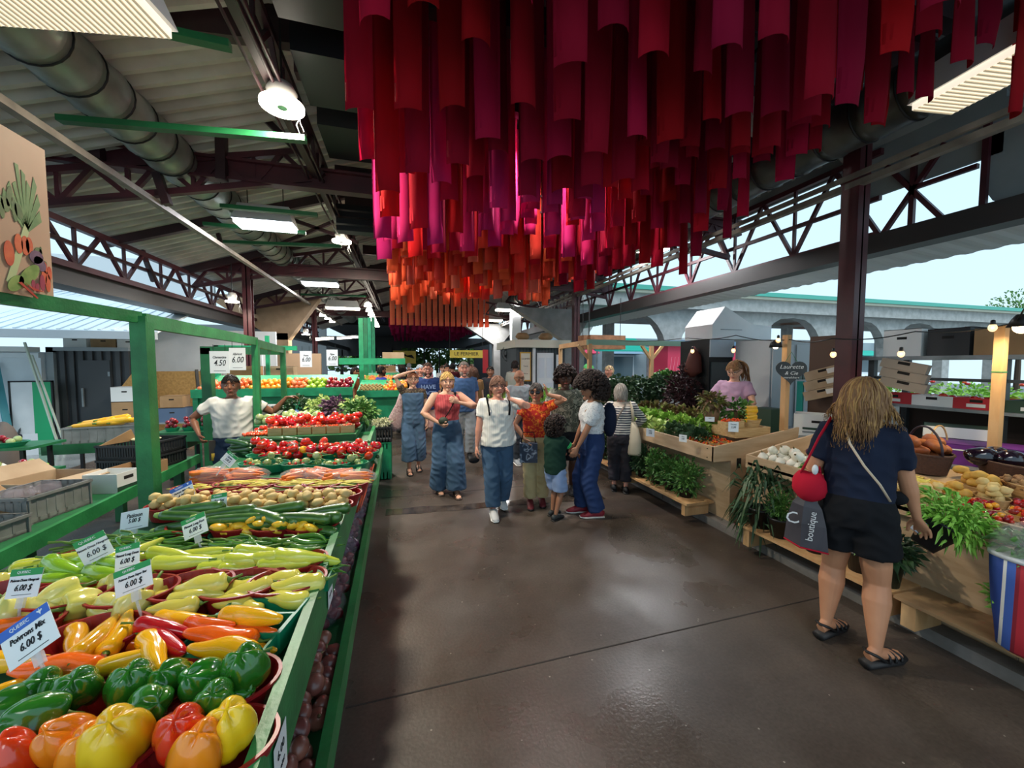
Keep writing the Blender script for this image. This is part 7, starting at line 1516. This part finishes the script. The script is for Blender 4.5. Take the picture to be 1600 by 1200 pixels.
def hairdo(t,Rh,q,mat,n=260,length=.06,rad=.0032,wave=.0,out=1.06,line=.42,part=0,cap=True,curly=0,vol=.08,tail=None,back=-.45,seed=1,mat2=None):
    rn=random.Random(seed); A=Vector((.047*q,.058*q,.069*q)); mb=MB(); mb.T=Rh
    if cap:
        k=out+(.0 if not curly else curly*.5)
        def cf(v):
            f_=v.y>.28 and v.z<line+ (0.12*(1-v.x*v.x)) or (v.z<back) or (v.y>-.12 and v.z<.15 and abs(v.x)>.7)
            return v*(.82 if f_ else k)*(1+ (.05+curly*.12)*noise.noise(v*6))
        mb.ball((0,0,0),tuple(A),34,26,0,cf)
    for i in range(n):
        for _ in range(30):
            d=Vector((rn.gauss(0,1),rn.gauss(0,1),rn.gauss(0,1))).normalized()
            if (d.z>line and d.y>-1) or (d.y<-.05 and d.z>back*.6): break
        if curly:
            p=Vector((d.x*A.x,d.y*A.y,d.z*A.z))*1.0; pts=[p.copy()]; u=d.copy(); L=curly*.09*q
            ph=rn.random()*6
            for k in range(8):
                a=ph+k*1.3; side=u.cross(Vector((.3,.5,.8))).normalized(); s2=u.cross(side); p=p+u*L/8*1.2+(side*math.cos(a)+s2*math.sin(a))*.006*q*2; pts.append(p.copy())
            mb.loft(pts,[rad*q*1.6]*len(pts),5,cap=True); continue
        p=Vector((d.x*A.x,d.y*A.y,d.z*A.z))*out; pts=[p.copy()]; L=length*q*rn.uniform(.75,1.1); st=L/10; ph=rn.random()*6; pole=Vector((part*A.x*.3,-.15*A.y,A.z)); lim=out+vol*rn.random()
        for k in range(10):
            nn=Vector((p.x/A.x**2,p.y/A.y**2,p.z/A.z**2)).normalized(); e=math.sqrt((p.x/A.x)**2+(p.y/A.y)**2+(p.z/A.z)**2)
            g=Vector((0,0,-1))+(p-pole).normalized()*(.9 if p.z>A.z*.45 else .1)
            if p.y>A.y*.2: g+=Vector((math.copysign(.8,p.x-part*.01*q),-.35,0))
            g+=Vector((math.cos(ph+k*1.1),math.sin(ph+k*1.1),0))*wave
            dn=g.dot(nn)
            if dn<0: g-=nn*dn
            elif p.z>0: g-=nn*dn*(1 if e>lim else .55)
            p=p+g.normalized()*st
            e=math.sqrt((p.x/A.x)**2+(p.y/A.y)**2+(p.z/A.z)**2)
            if e<out and p.z>-A.z*.95: p=p*(out/e)
            if p.y>A.y*.5 and p.z<A.z*line*.7: p.x=math.copysign(max(abs(p.x),A.x*1.0),p.x if abs(p.x)>1e-4 else 1); p.y=min(p.y,A.y*.55)
            pts.append(p.copy())
        mb.loft(pts,[rad*q*(1 if k<6 else 1-.25*(k-5)) for k in range(11)],5,1 if (mat2 and rn.random()<.35) else 0)
    if tail:
        ty,tzz,L,r=tail
        for i in range(70):
            a=rn.random()*6; pts=[Vector((0,ty,tzz))*q]; u=Vector((.35*math.cos(a),-.6+.3*math.sin(a),.5)); p=pts[0].copy()
            for k in range(9): u=(u*.72+Vector((0,-.02,-1))*.28+Vector((math.cos(a*3+k),math.sin(a*2+k),0))*wave); p=p+u.normalized()*L*q/9; pts.append(p+Vector((math.cos(a),math.sin(a),0))*r*q*math.sin(PI*k/10)*.6)
            mb.loft(pts,[rad*q*1.3]*6+[rad*q]*3+[rad*q*.3],5)
    o=mb.build('hair',[mat,mat2 or mat],t,True); return o
def hm_(n,c='555555',c2=None): return M(n,c,.6,col2=c2,scale=40,stretch=(1,1,.15),spec=.25)
def cloth(n,c='777777',c2=None,b=.5,sc=14): return M(n,c,.88,col2=c2,scale=3,bump=b,bscale=sc,stretch=(1,1,.35),spec=.2)
den=cloth('blue denim','4a6480','3f5872'); dden=cloth('dark denim','2f3f58','26344a'); denl=cloth('mid denim','5a7590','4a6580')
lt=skin('fair','d9a88c','cf9a80'); md=skin('tan','a8765a','98694f'); dk=skin('brown','8a5a42','7a4d38'); ddk=skin('deep','5e3d2e','523428'); pk=skin('rosy','d2947c','c4846e'); nw=skin('summer tan','c08a68','b47e5e')
blks=M('black rubber','141416',.6); whs=M('white sole','dcdcd8',.6)
def pm_(f,p): return f.root.matrix_basis@(Vector(p)*f.H)
def held(f,name,label,cat,mb,mat,smooth=True,extra=()):
    """a bag or other thing carried by a person: its own object, standing where the body is"""
    t=E(name,label,cat,f.root.location,f.root.rotation_euler[2]); mb.build('bag_body' if cat=='bag' else 'body',mat,t,smooth)
    for nm,b,m in extra: b.build(nm,m,t,True)
    return t
def strap(pts,w=.012,n=8): return MB().loft(pts,[(w,.003)]*len(pts),n)
# 1 the woman choosing herbs, back to us
navy=cloth('navy cotton','1c2438','161d2e',.6,10); blk=cloth('black cotton','17181c','101114',.6,10)
f=person('woman in navy shirt and black shorts seen from behind, reaching to herbs',2.50,1.57,R(-62),1.57,nw,dict(mat=navy,hem=.555,sleeve=.72,ease=.014,loose=1,neck=.832),dict(mat=blk,len=.50,wide=.030,ease=.014,name='shorts',waist=.60),
  dict(mat=hm_('light brown hair','75543a','8f6c48'),n=900,length=.150,wave=.25,rad=.0034,out=1.10,vol=.24,back=-.75,mat2=hm_('golden hair','9c7848','b08a56')),('sandal',blks,blks,1),
  dict(lf=(-.075,.02,0),rf=(.07,-.045,0),rh=(.165,.09,.455),rp=(.1,-1,0),lh=(-.07,.13,.64),lp=(-.5,-1,-.1),lean=(.0,.022),rc=.35,lc=.9,fd=(-.35,-.55),rdir=(.25,.55,-.75),rpn=(-.2,-.6,-.6)),w=.99,z0=.03,vox=.0045,headyaw=-.25,headpitch=-.30,aw=1.12,leg=1.22)
near=f
H_=f.H
# crossbody strap, red bag, grey bag
s_=f.H
mb=MB(); mb.loft([Vector(p)*s_ for p in ((-.045,.02,.845),(-.035,-.055,.825),(-.02,-.088,.77),(.02,-.094,.70),(.062,-.085,.64),(.088,-.05,.58))],[(.006,.002)]*6,6,up=(0,-1,0)); 
held(f,'crossbody_bag','thin beige crossbody strap running down the navy back','bag',mb,M('beige strap','cdb9a0',.6),extra=[('pouch',MB().ball(Vector((.10,.04,.575))*s_,(.05,.03,.04),12,8),blk)])
red=cloth('red cloth bag','a8142a','c01c34',.7,8); mb=MB()
hx,hy=-.135,-.045
mb.ball(Vector((hx,hy,.585))*s_,(.085,.065,.10),22,16,0,lambda v:Vector((v.x*(1+.18*noise.noise(v*3)),v.y,v.z*(1 if v.z<0 else .8+.35*abs(v.x)))))
mb2=MB(); mb2.loft([Vector(p)*s_ for p in ((hx-.03,hy,.62),(hx+.0,hy-.02,.70),(-.11,-.055,.775),(-.085,.0,.842),(-.10,.045,.80),(-.125,.05,.70),(hx+.03,hy+.02,.63))],[(.03,.008),(.024,.006),(.019,.005),(.018,.005),(.018,.005),(.02,.005),(.03,.006)],8,up=(1,0,0))
held(f,'red_shoulder_bag','red cloth bag hanging from the left shoulder of navy shirt woman','bag',mb,red,extra=[('strap',mb2,red)])
tag(MB().ball((0,0,0),(.018,.015,.03),10,8).build('white_bottle_cap',white,None,True,pm_(f,(hx+.02,hy-.03,.655))),'small white bottle top sticking out of the red bag','bottle')
mb=MB(); c0=Vector((hx-.005,hy,.44))*s_
mb.loft([c0+Vector((0,0,-.15)),c0+Vector((0,0,-.14)),c0,c0+Vector((0,0,.10)),c0+Vector((0,0,.145))],[(.10,.045),(.12,.055),(.105,.05),(.08,.035),(.05,.02)],4,up=(.3,1,0))
ex=[('handle',strap([c0+Vector((0,0,.14)),c0+Vector((.01,.01,.24)),c0+Vector((.02,.02,.30))],.012),M('dark red strap','6a1f2a',.6)),('hem',MB().loft([c0+Vector((0,0,-.151)),c0+Vector((0,0,-.143))],[(.122,.057),(.122,.057)],4,up=(.3,1,0)),red)]
b=held(f,'grey_shopping_bag','dark grey shopping bag with pale lettering under the red bag','bag',mb,M('grey woven plastic','45434a',.4,col2='38363d',scale=4),False,ex)
text('boutique',.05,M('pale print','d8d8d8',.6),b,c0+Vector((.035,-.062,0)),(PI/2,R(-85),R(17)))
text('C',.10,M('pale print'),b,c0+Vector((-.06,-.050,.02)),(PI/2,R(-10),R(17)))
# pot she tips, held in the right hand
hd=pm_(f,(.235,.215,.50)); t=E('potted_herb','tipped black pot with bright green leaves held by navy shirt woman','plant',(2.90,1.35,.70)); t.rotation_euler=(0,R(38),R(-28)); t.location=(2.86,1.42,.70)
MB().lathe([(.055,-.07),(.085,.07),(.09,.07),(.09,.085),(.08,.085),(.07,.06),(.01,.06)],24).build('pot',blackpl,t,True); MB().box(-.094,-.06,-.02,.02,-.03,.04).build('label_tag',M('pale blue tag','b9cfe0',.3),t)
foliage(MB(),(.0,0,.17),(.16,.15,.10),620,.065,rn,droop=.5,asp=.32,shell=.2,hang=.06,stems=True).build('foliage',cel,t)
# 2 white blouse
wb_=stripes('white pintuck',[(0,'e8e4dc'),(.80,'c4bdb2'),(.9,'e8e4dc')],.022,'X',.9)
f=person('woman in white blouse and jeans walking, hand at her neck',1.0,4.22,R(176),1.55,pk,dict(mat=wb_,hem=.50,sleeve=.62,ease=.018,flare=.10,loose=1),dict(mat=den,len=1.86,wide=.010,ease=.006),dict(mat=hm_('short brown hair','6b4a3a','7d5a48'),n=300,length=.055,rad=.003,line=.30,part=.2,back=-.6),('shoe',M('white trainer','c9c9c9',.6),whs),
  dict(lh=(-.075,.075,.835),lp=(-1,-.1,-.6),lc=.45,lpn=(1,-.2,0),ldir=(.15,.1,1),rh=(.155,.05,.49),lf=(-.05,-.08,.012),rf=(.045,.10,0),lean=(0,.01)),w=1.14,glasses='thin',bust=1.1,aw=1.15,headyaw=.12)
s_=f.H; held(f,'backpack','black backpack straps worn over the white blouse','bag',MB().ball(Vector((0,-.105,.70))*s_,(.13,.06,.18),14,10),blk,extra=[('strap',MB().loft([Vector(p)*s_ for p in ((.07,.105,.72),(.075,.100,.775),(.078,.03,.842),(.075,-.06,.80))],[(.014,.005)]*4,8).loft([Vector(p)*s_ for p in ((-.07,.105,.72),(-.075,.100,.775),(-.078,.03,.842),(-.075,-.06,.80))],[(.014,.005)]*4,8),blk)])
held(f,'small_black_pouch','small black pouch hanging from the white blouse woman\'s right hand','bag',MB().ball(Vector((.175,.06,.40))*s_,(.06,.03,.035),14,8),blk)
# 3 blond, pink halter
pink=stripes('coral crinkle',[(0,'b8484c'),(.62,'8e2f36'),(.75,'c85a5c')],.028,'X',.85)
f=person('blonde woman in sleeveless coral striped top and wide jeans',.52,4.98,R(184),1.58,lt,dict(mat=pink,hem=.595,sleeve=0,ease=.008,neck=.815,name='top'),dict(mat=den,len=1.93,wide=.024,ease=.008,waist=.61),dict(mat=hm_('blonde hair','c9a25c','e0bf7a'),n=300,length=.06,rad=.003,back=-.3,line=.5,mat2=hm_('dark blonde','8f6c3f','a07c4a')),('sandal',M('tan sandal','4a3a30',.6),blks),
  dict(rh=(.085,.10,.60),rp=(1,-.3,0),lh=(-.075,.105,.755),lp=(-1,-.1,-.3),ldir=(.7,.2,.3),lpn=(0,-1,0),lf=(-.055,.08,0),rf=(.06,-.05,.0),rc=.9,lc=.6),w=1.12,bust=1.15,aw=1.2,headpitch=-.08)
s_=f.H; held(f,'belt_bag','dark green belt bag across the coral top','bag',MB().ball(Vector((.05,.115,.615))*s_,(.06,.04,.05),16,10),M('dark olive','2f3a2c',.6),extra=[('strap',MB().loft([Vector(p)*s_ for p in ((.045,.12,.63),(.0,.11,.69),(-.04,.105,.76),(-.065,.03,.83),(-.03,-.06,.78))],[(.012,.004)]*5,8),blk)])
# 4 denim jumpsuit, hand on head
f=person('woman in denim overalls shading her head with one hand',.12,6.15,R(185),1.56,lt,dict(mat=denl,hem=.50,sleeve=0,ease=.012,neck=.79,name='bib'),dict(mat=denl,len=1.6,wide=.020,ease=.010),dict(mat=hm_('reddish hair','7a4a34','8f5a40'),n=200,length=.04,rad=.003,line=.5,back=-.2),('sandal',blks,blks),
  dict(rh=(.035,.05,.995),rp=(1,0,.2),rdir=(-1,0,.2),rpn=(0,0,-1),lh=(-.13,.03,.50),rc=.3,lf=(-.05,-.05,0),rf=(.05,.06,0)),w=1.06,glasses='thin',vox=.008)
s_=f.H
m=MB(); m.loft([Vector((0,0,z))*s_ for z in (.74,.78,.81,.832)],[(.100*s_,.068*s_),(.105*s_,.065*s_),(.10*s_,.058*s_),(.055*s_,.045*s_)],24,up=(0,1,0))
for sd,sg in (('l',-1),('r',1)): sh,el,wr=f.arm[sd]; m.loft([sh-Vector((sg*.03*s_,0,0)),sh,sh.lerp(el,.45)],[.036*s_,.038*s_,.036*s_],14)
remesh(m,'blouse',[patches('dark floral',[(0,'3a2f28'),(.48,'5a4a3a'),(.55,'8a7a5a'),(.6,'2f2822')],40)],.011,f.root,2)
held(f,'patterned_tote','pale pink patterned tote bag at left of the denim woman','bag',MB().loft([Vector(p)*s_ for p in ((.16,-.02,.42),(.165,-.02,.45),(.16,-.01,.55),(.13,0,.68),(.11,.0,.80))],[(.09,.04),(.12,.06),(.11,.05),(.05,.03),(.02,.01)],16,up=(0,1,0)),patches('pale pink print',[(0,'b99a98'),(.5,'cdb4b0'),(.6,'a98886')],25))
# 5 navy printed shirt man
blue=cloth('navy tee','2c3f6e','263760'); f=person('bearded man in navy printed t-shirt, behind the blonde woman',.42,7.35,R(178),1.70,pk,dict(mat=blue,hem=.49,sleeve=.62,ease=.016,loose=1),dict(mat=M('blush shorts','b08a80',.8),len=.9,wide=.012,name='shorts'),dict(mat=hm_('dark hair','3a2a22','4a362a'),n=120,length=.02,rad=.003,line=.5,back=-.3),('sandal',blks,blks),dict(lf=(-.06,.03,0)),w=1.14,glasses='thin',beard=hm_('dark hair','3a2a22'),vox=.008)
text('HAVE',.105,M('pale blue print','8fa6cf',.7),f.root,(0,.166,1.25),(PI/2,0,PI),'shirt_print',bold=.004); text('PLACTS',.085,M('pale blue print'),f.root,(0,.168,1.14),(PI/2,0,PI),'shirt_print',bold=.003)
# 6 blue tee
f=person('tall man in plain blue t-shirt behind the white blouse woman',1.02,6.85,R(178),1.72,pk,dict(mat=cloth('steel blue tee','48668f','3f5a80'),hem=.48,sleeve=.68,ease=.016,loose=1),dict(mat=cloth('grey slacks','9aa0a4','8a9094'),len=1.9,wide=.006),dict(mat=hm_('grey hair','7a7068','8c8279'),n=120,length=.025,rad=.003,line=.5,back=-.3),('shoe',blks,blks),dict(lf=(-.05,.05,0),rf=(.06,-.06,.0),rh=(.13,.04,.46)),w=1.18,vox=.008,beard=M('grey stubble','9a8578',.8))
# 7 bald man grey tee
f=person('bald man in light grey t-shirt holding a cloth bag, looking down',1.86,6.25,R(182),1.58,md,dict(mat=cloth('light grey tee','9ba3a8','8d959a'),hem=.49,sleeve=.66,ease=.016,loose=1),dict(mat=cloth('grey jeans','454d58','3a414b'),len=1.9,wide=.004),dict(mat=hm_('grey hair'),n=40,length=.015,rad=.002,line=.9,back=-.2,cap=False),('shoe',M('grey trainer','8a8f94',.6),whs),dict(lh=(-.115,.12,.62),lp=(-1,-.4,-.2),lf=(-.05,-.06,0),rf=(.05,.06,0)),w=1.08,glasses='thin',headpitch=-.30,vox=.008)
held(f,'cloth_bundle','crumpled white and pink bag carried by bald man','bag',MB().ball(Vector((-.12,.16,.60))*f.H,(.10,.07,.09),18,14,0,lambda v:v*(1+.3*noise.noise(v*3))),patches('pink white print',[(0,'c9b8ae'),(.5,'8a5a5a'),(.56,'d8cfc6')],18))
# 8 orange top woman
orp=patches('red orange print',[(0,'c42418'),(.44,'d8381a'),(.53,'f08a24'),(.6,'d03018')],22)
f=person('woman in red orange patterned top and dark sunglasses, touching her ear',1.50,4.32,R(165),1.46,md,dict(mat=orp,hem=.56,sleeve=.5,ease=.014,loose=1),dict(mat=cloth('cream cotton','cdb98c','c0ab7c'),len=1.86,wide=.008),dict(mat=hm_('dark grey hair','2e2a2a','5a5450'),n=240,length=.04,rad=.003,line=.42,back=-.45),('shoe',M('maroon shoe','6a1c26',.6),blks),
  dict(lh=(-.085,.05,.905),lp=(-1,.2,-.5),ldir=(.2,.0,1),lpn=(1,-.1,0),rh=(.10,.13,.56),rp=(1,-.3,0),lf=(-.05,.0,0),rf=(.05,.05,0),lc=.3,lean=(0,.01)),w=1.08,glasses='dark',bust=1.0,headyaw=-.25)
held(f,'checked_bag','small navy checked handbag on the orange top woman\'s arm','bag',MB().box(.0,.20,.16,.26,.56,.78),patches('navy check',[(0,'2a3446'),(.5,'5a6478'),(.56,'8c94a0'),(.62,'2a3446')],16),False,extra=[('handle',MB().tube([(.02,.21,.78),(.04,.21,.90),(.16,.21,.90),(.18,.21,.78)],.006,6),blk)])
# 9 boy
f=person('small boy in dark green shirt and pale blue shorts looking up',1.56,3.86,R(-62),1.08,md,dict(mat=cloth('bottle green tee','1c3a30','173128'),hem=.46,sleeve=.6,ease=.020,loose=1),dict(mat=patches('pale blue print',[(0,'7f97b4'),(.5,'9bb0c8'),(.58,'6a84a4')],30),len=.88,wide=.022,ease=.012,name='shorts'),dict(mat=hm_('near black curls','231815','2e211c'),n=260,length=.05,rad=.006,curly=.38,line=.35,back=-.5),('shoe',M('dark grey trainer','33383a',.5),blks),
  dict(rh=(.11,.26,.60),rp=(1,-.2,-.4),rc=.5,lh=(-.11,.2,.62),lp=(-1,-.3,-.3),lf=(-.05,.02,0),rf=(.05,-.05,0)),w=1.12,headpitch=.42,child=1,leg=.95,aw=1.0)
for sd in ('r',):
    sh,el,wr=f.arm[sd]; m=MB(); 
    for a,b in ((.40,.46),(.52,.58)): m.loft([sh.lerp(el,a),sh.lerp(el,b)],[.0465*f.H*.93]*2,16)
    m.build('sleeve_bands',M('bright green band','35c46a',.7),f.root,True)
# 10 curly haired woman with backpack
wht=patches('white eyelet',[(0,'d4d6d8'),(.5,'e8e8e8'),(.56,'bcbec2')],60)
f=person('woman with big dark curly hair, white blouse and blue trousers, seen side on',1.98,3.82,R(78),1.52,md,dict(mat=wht,hem=.585,sleeve=.8,ease=.014,puff=.5),dict(mat=cloth('royal navy twill','2c3f6a','26375e'),len=1.93,wide=.012,ease=.010,waist=.62),dict(mat=hm_('near black curls'),n=760,length=.05,rad=.0055,curly=.58,line=.2,back=-.7),('shoe',M('burgundy shoe','8a2030',.6),whs),
  dict(lh=(-.10,.14,.50),rh=(.12,.10,.50),lc=.5,rc=.4,lf=(-.05,-.03,0),rf=(.05,.05,0)),w=1.06,bust=1.0)
s_=f.H; held(f,'backpack','navy backpack on the curly haired woman\'s back','bag',MB().ball(Vector((0,-.125,.70))*s_,(.12,.075,.19),18,14),cloth('navy nylon','1c2338','161c2e'),extra=[('strap',MB().loft([Vector(p)*s_ for p in ((.06,-.08,.83),(.065,.0,.845),(.065,.07,.77),(.07,.04,.66),(.07,-.07,.62))],[(.012,.005)]*5,8).loft([Vector(p)*s_ for p in ((-.06,-.08,.83),(-.065,.0,.845),(-.065,.07,.77),(-.07,.04,.66),(-.07,-.07,.62))],[(.012,.005)]*5,8),M('tan strap','8a6a4a',.6))])
# 11 man half hidden
f=person('man in camouflage shirt half hidden behind the curly haired woman',2.0,4.62,R(165),1.62,ddk,dict(mat=patches('grey camo',[(0,'5a5f52'),(.48,'8a8c7a'),(.54,'3f443a'),(.6,'a0a08e')],14),hem=.50,sleeve=.7,ease=.016,loose=1),dict(mat=cloth('dark shorts','2a2e36','22262d'),len=.95,wide=.014,name='shorts'),dict(mat=hm_('near black curls'),n=200,length=.05,rad=.005,curly=.35,line=.3,back=-.5),('shoe',blks,blks),dict(rh=(.16,.12,.53)),w=1.1,vox=.008)
# 12 grey hair stripes
nst=stripes('navy white stripes',[(0,'d5cfc6'),(.55,'2a3044')],.030,'Z',.85)
f=person('older woman with short silver hair and striped top, seen from behind',2.70,4.42,R(-25),1.42,pk,dict(mat=nst,hem=.53,sleeve=1.55,ease=.014,loose=1,neck=.79),dict(mat=cloth('charcoal trousers','37343a','2d2b30'),len=1.75,wide=.004,ease=.010),dict(mat=hm_('silver hair','b4ada2','8c857c'),n=420,length=.062,rad=.0032,out=1.1,line=.35,back=-.6,mat2=hm_('dark silver','7c756c')),('shoe',blks,blks),
  dict(lh=(-.13,.13,.56),lp=(-1,-.3,0),rh=(.12,.12,.58),rp=(1,-.4,-.1),lf=(-.05,.03,0),rf=(.05,-.02,0),lean=(0,.02)),w=1.12,vox=.0075,headpitch=-.15)
s_=f.H
m=MB(); m.loft([Vector((0,.018,z))*s_ for z in (.765,.79,.81,.835)],[(.114*s_,.082*s_),(.112*s_,.073*s_),(.104*s_,.062*s_),(.055*s_,.046*s_)],24,up=(0,1,0)); remesh(m,'shirt_yoke',[cloth('cream knit','cdbfb0','c2b3a2')],.011,f.root,2)
held(f,'canvas_tote','long cream canvas tote on the striped woman\'s right shoulder','bag',MB().loft([Vector(p)*s_ for p in ((.115,-.06,.36),(.115,-.06,.38),(.115,-.065,.50),(.11,-.06,.60),(.10,-.05,.66))],[(.075,.03),(.085,.04),(.08,.045),(.055,.03),(.03,.015)],16,up=(.3,1,0)),cloth('canvas','cfc4ae','c2b69e'),extra=[('strap',MB().loft([Vector(p)*s_ for p in ((.10,-.055,.65),(.09,-.085,.76),(.075,-.03,.838),(.085,.06,.76))],[(.018,.005)]*4,8),cloth('canvas'))])
held(f,'crossbody_bag','grey crossbody strap over the striped woman\'s back','bag',MB().loft([Vector(p)*s_ for p in ((.05,.02,.84),(.02,-.07,.80),(-.04,-.10,.70),(-.09,-.09,.58))],[(.012,.004)]*4,8,up=(0,-1,0)),M('grey strap','7c7268',.7))
# 13 vendor lilac
f=person('vendor with long wavy brown ponytail and lilac t-shirt, looking down',4.30,4.22,R(118),1.66,lt,dict(mat=cloth('lilac tee','b08fa8','a5849d'),hem=.50,sleeve=.62,ease=.014,loose=1),dict(mat=dden,len=1.9),dict(mat=hm_('light brown hair'),n=240,length=.03,rad=.003,line=.42,back=-.3,tail=(-.052,.045,.23,.03),wave=.15,part=.1),('shoe',blks,blks),dict(lh=(-.08,.17,.60),rh=(.09,.17,.60),lp=(-1,-.4,-.2),rp=(1,-.4,-.2)),w=1.05,z0=.06,glasses='thin',bust=1,headpitch=-.38,vox=.007)
# 14 man in white at left
f=person('man in white t-shirt and dark jeans leaning on a green post',-1.86,5.02,R(190),1.56,dk,dict(mat=cloth('white tee','dcdad4','cfcdc6'),hem=.555,sleeve=.62,ease=.018,loose=1),dict(mat=dden,len=1.9,wide=.004,waist=.575,ease=.012),dict(mat=hm_('black hair','17110f','221a17'),n=200,length=.022,rad=.0035,line=.38,back=-.3),('shoe',blks,blks),
  dict(lh=(-.33,.01,.82),lp=(0,-.2,-1),lc=.6,ldir=(-1,0,.1),lpn=(0,.4,-1),rh=(.19,.07,.585),rp=(1,-.6,.2),rc=.9,lean=(.01,.0)),w=1.24,aw=1.15,vox=.007,headyaw=.08)
s_=f.H; m=MB(); m.loft([Vector((0,0,z))*s_ for z in (.562,.582)],[(.112*s_,.092*s_)]*2,28,up=(0,1,0)); m.build('belt',blks,f.root,True)
held(f,'radio_pouch','small pouch with yellow tag on the man\'s belt','pouch',MB().box(.16,.22,.06,.10,.62,.84),M('grey brown pouch','3a3632',.7),False,extra=[('tag',MB().box(.165,.20,.10,.104,.62,.70),M('yellow tag','d8b23a',.5))])
# forearm of a seller at the right edge
body=MB(); wr=Vector((4.50,1.52,.98)); el=Vector((4.72,1.22,1.08)); sh_=Vector((4.86,.92,1.35)); body.loft([sh_,sh_.lerp(el,.5),el,el.lerp(wr,.3),el.lerp(wr,.7),wr],[.055,.048,.04,.042,.032,.024],16); hand(body,wr,wr-el,Vector((0,0,-1)),1,1.6,.5)
f=person('seller in dark shirt at the right edge reaching over the scale',4.95,1.0,R(60),1.62,pk,dict(mat=blk,hem=.5,sleeve=.6,ease=.014),dict(mat=dden,len=1.9),dict(mat=hm_('dark hair'),n=100,length=.03,rad=.003),('shoe',blks,blks),dict(lh=(-.05,.26,.64),rh=(.10,.2,.6),lp=(-1,-.3,-.5)),z0=.06,vox=.008)
# crowd further back
bgc=[('man in black t-shirt facing away at the far fruit stand',(-.05,9.6),R(10),1.66,md,'1b1c20','2a2e3a','1e1714','short'),('person in purple blue shirt bending at the green stand',(-.55,9.9),R(-60),1.62,dk,'3a3f9a','22252e','17110f','short'),('person in orange and black top at the far stand',(-1.15,9.9),R(-100),1.6,md,'8a4a2a','22252e','17110f','short'),
 ('woman in black with long dark hair near the far fruit',(.15,9.0),R(150),1.56,lt,'1b1b22','2a2a30','2a1c16','long'),('man in pale cap and teal shirt behind the bearded man',(.35,9.2),R(180),1.66,pk,'3f8a8f','3a3f4a','9fb0ba','short'),('person in black behind the blonde woman',(1.05,9.8),R(170),1.66,md,'191a1e','22252e','17110f','short'),
 ('woman with long brown hair seen from behind in the crowd',(1.45,8.3),R(5),1.60,lt,'7a5a3a','2f3a4a','4a3022','long'),('person with dark hair right of the tall blue shirt man',(1.95,8.9),R(170),1.62,dk,'22242a','2a2e38','17110f','short'),('man in grey green shirt with back turned near the kiosk',(2.75,9.6),R(-30),1.76,md,'8f958c','4a5058','1e1714','short'),
 ('woman with green striped hood by the plant stall',(4.0,7.9),R(70),1.62,lt,'1a2a22','2a2a2a','5fbf6a','long'),('woman in white shirt and sunglasses beside the hooded woman',(4.35,7.6),R(100),1.58,pk,'dcd8d0','5a6470','a8906c','short'),
 ('far shopper in grey, left of the aisle centre',(.6,13.0),R(180),1.68,pk,'6a6e74','2f3440','3a2a22','short'),('far shopper in white shirt in aisle centre',(1.3,13.8),R(180),1.62,lt,'c8c8c4','3a4450','5a4030','short'),('far shopper in dark red in aisle centre',(1.55,12.9),R(0),1.7,md,'5a2028','26282e','17110f','short'),('far shopper in beige beside the dark red one',(2.4,14.2),R(180),1.66,pk,'b09a7c','3a3f48','6a5040','short'),('far shopper in black at the left of aisle',(-.1,12.4),R(20),1.7,dk,'1c1c20','26282e','17110f','short'),('far shopper in pink in the distance',(.9,16.0),R(180),1.62,lt,'b07a84','3a3f48','3a2a22','long'),('far shopper in blue in the distance',(1.8,17.5),R(180),1.7,pk,'4a5f8a','3a3f48','3a2a22','short'),('far shopper in grey cap in the distance',(.2,18.0),R(0),1.7,pk,'8a8a8a','2a2f3a','8a8a8a','short'),('far shopper in olive in the distance',(2.5,18.5),R(180),1.66,md,'5a5f42','2a2f3a','17110f','short')]
for i,(l,(x,y),rz,H,sk_,c1,c2,hc,st) in enumerate(bgc):
    person(l,x,y,rz,H,sk_,dict(mat=cloth('shirt '+c1,c1,None,.3),hem=.49,sleeve=.65,ease=.014,loose=1),dict(mat=cloth('trousers '+c2,c2,None,.3),len=1.9),dict(mat=hm_('hair '+hc,hc),n=90 if st=='short' else 160,length=.03 if st=='short' else .13,rad=.005,line=.42,back=-.4,seed=i),('shoe',blks,blks),
      dict(lh=(-.10,.12,.60),lp=(-1,-.4,-.2),lf=(-.05,.05,0)) if i%3==0 else dict(rf=(.05,.06,0)),w=1.06,vox=.0125,z0=.06 if x>3.1 else 0)
drop_protos()
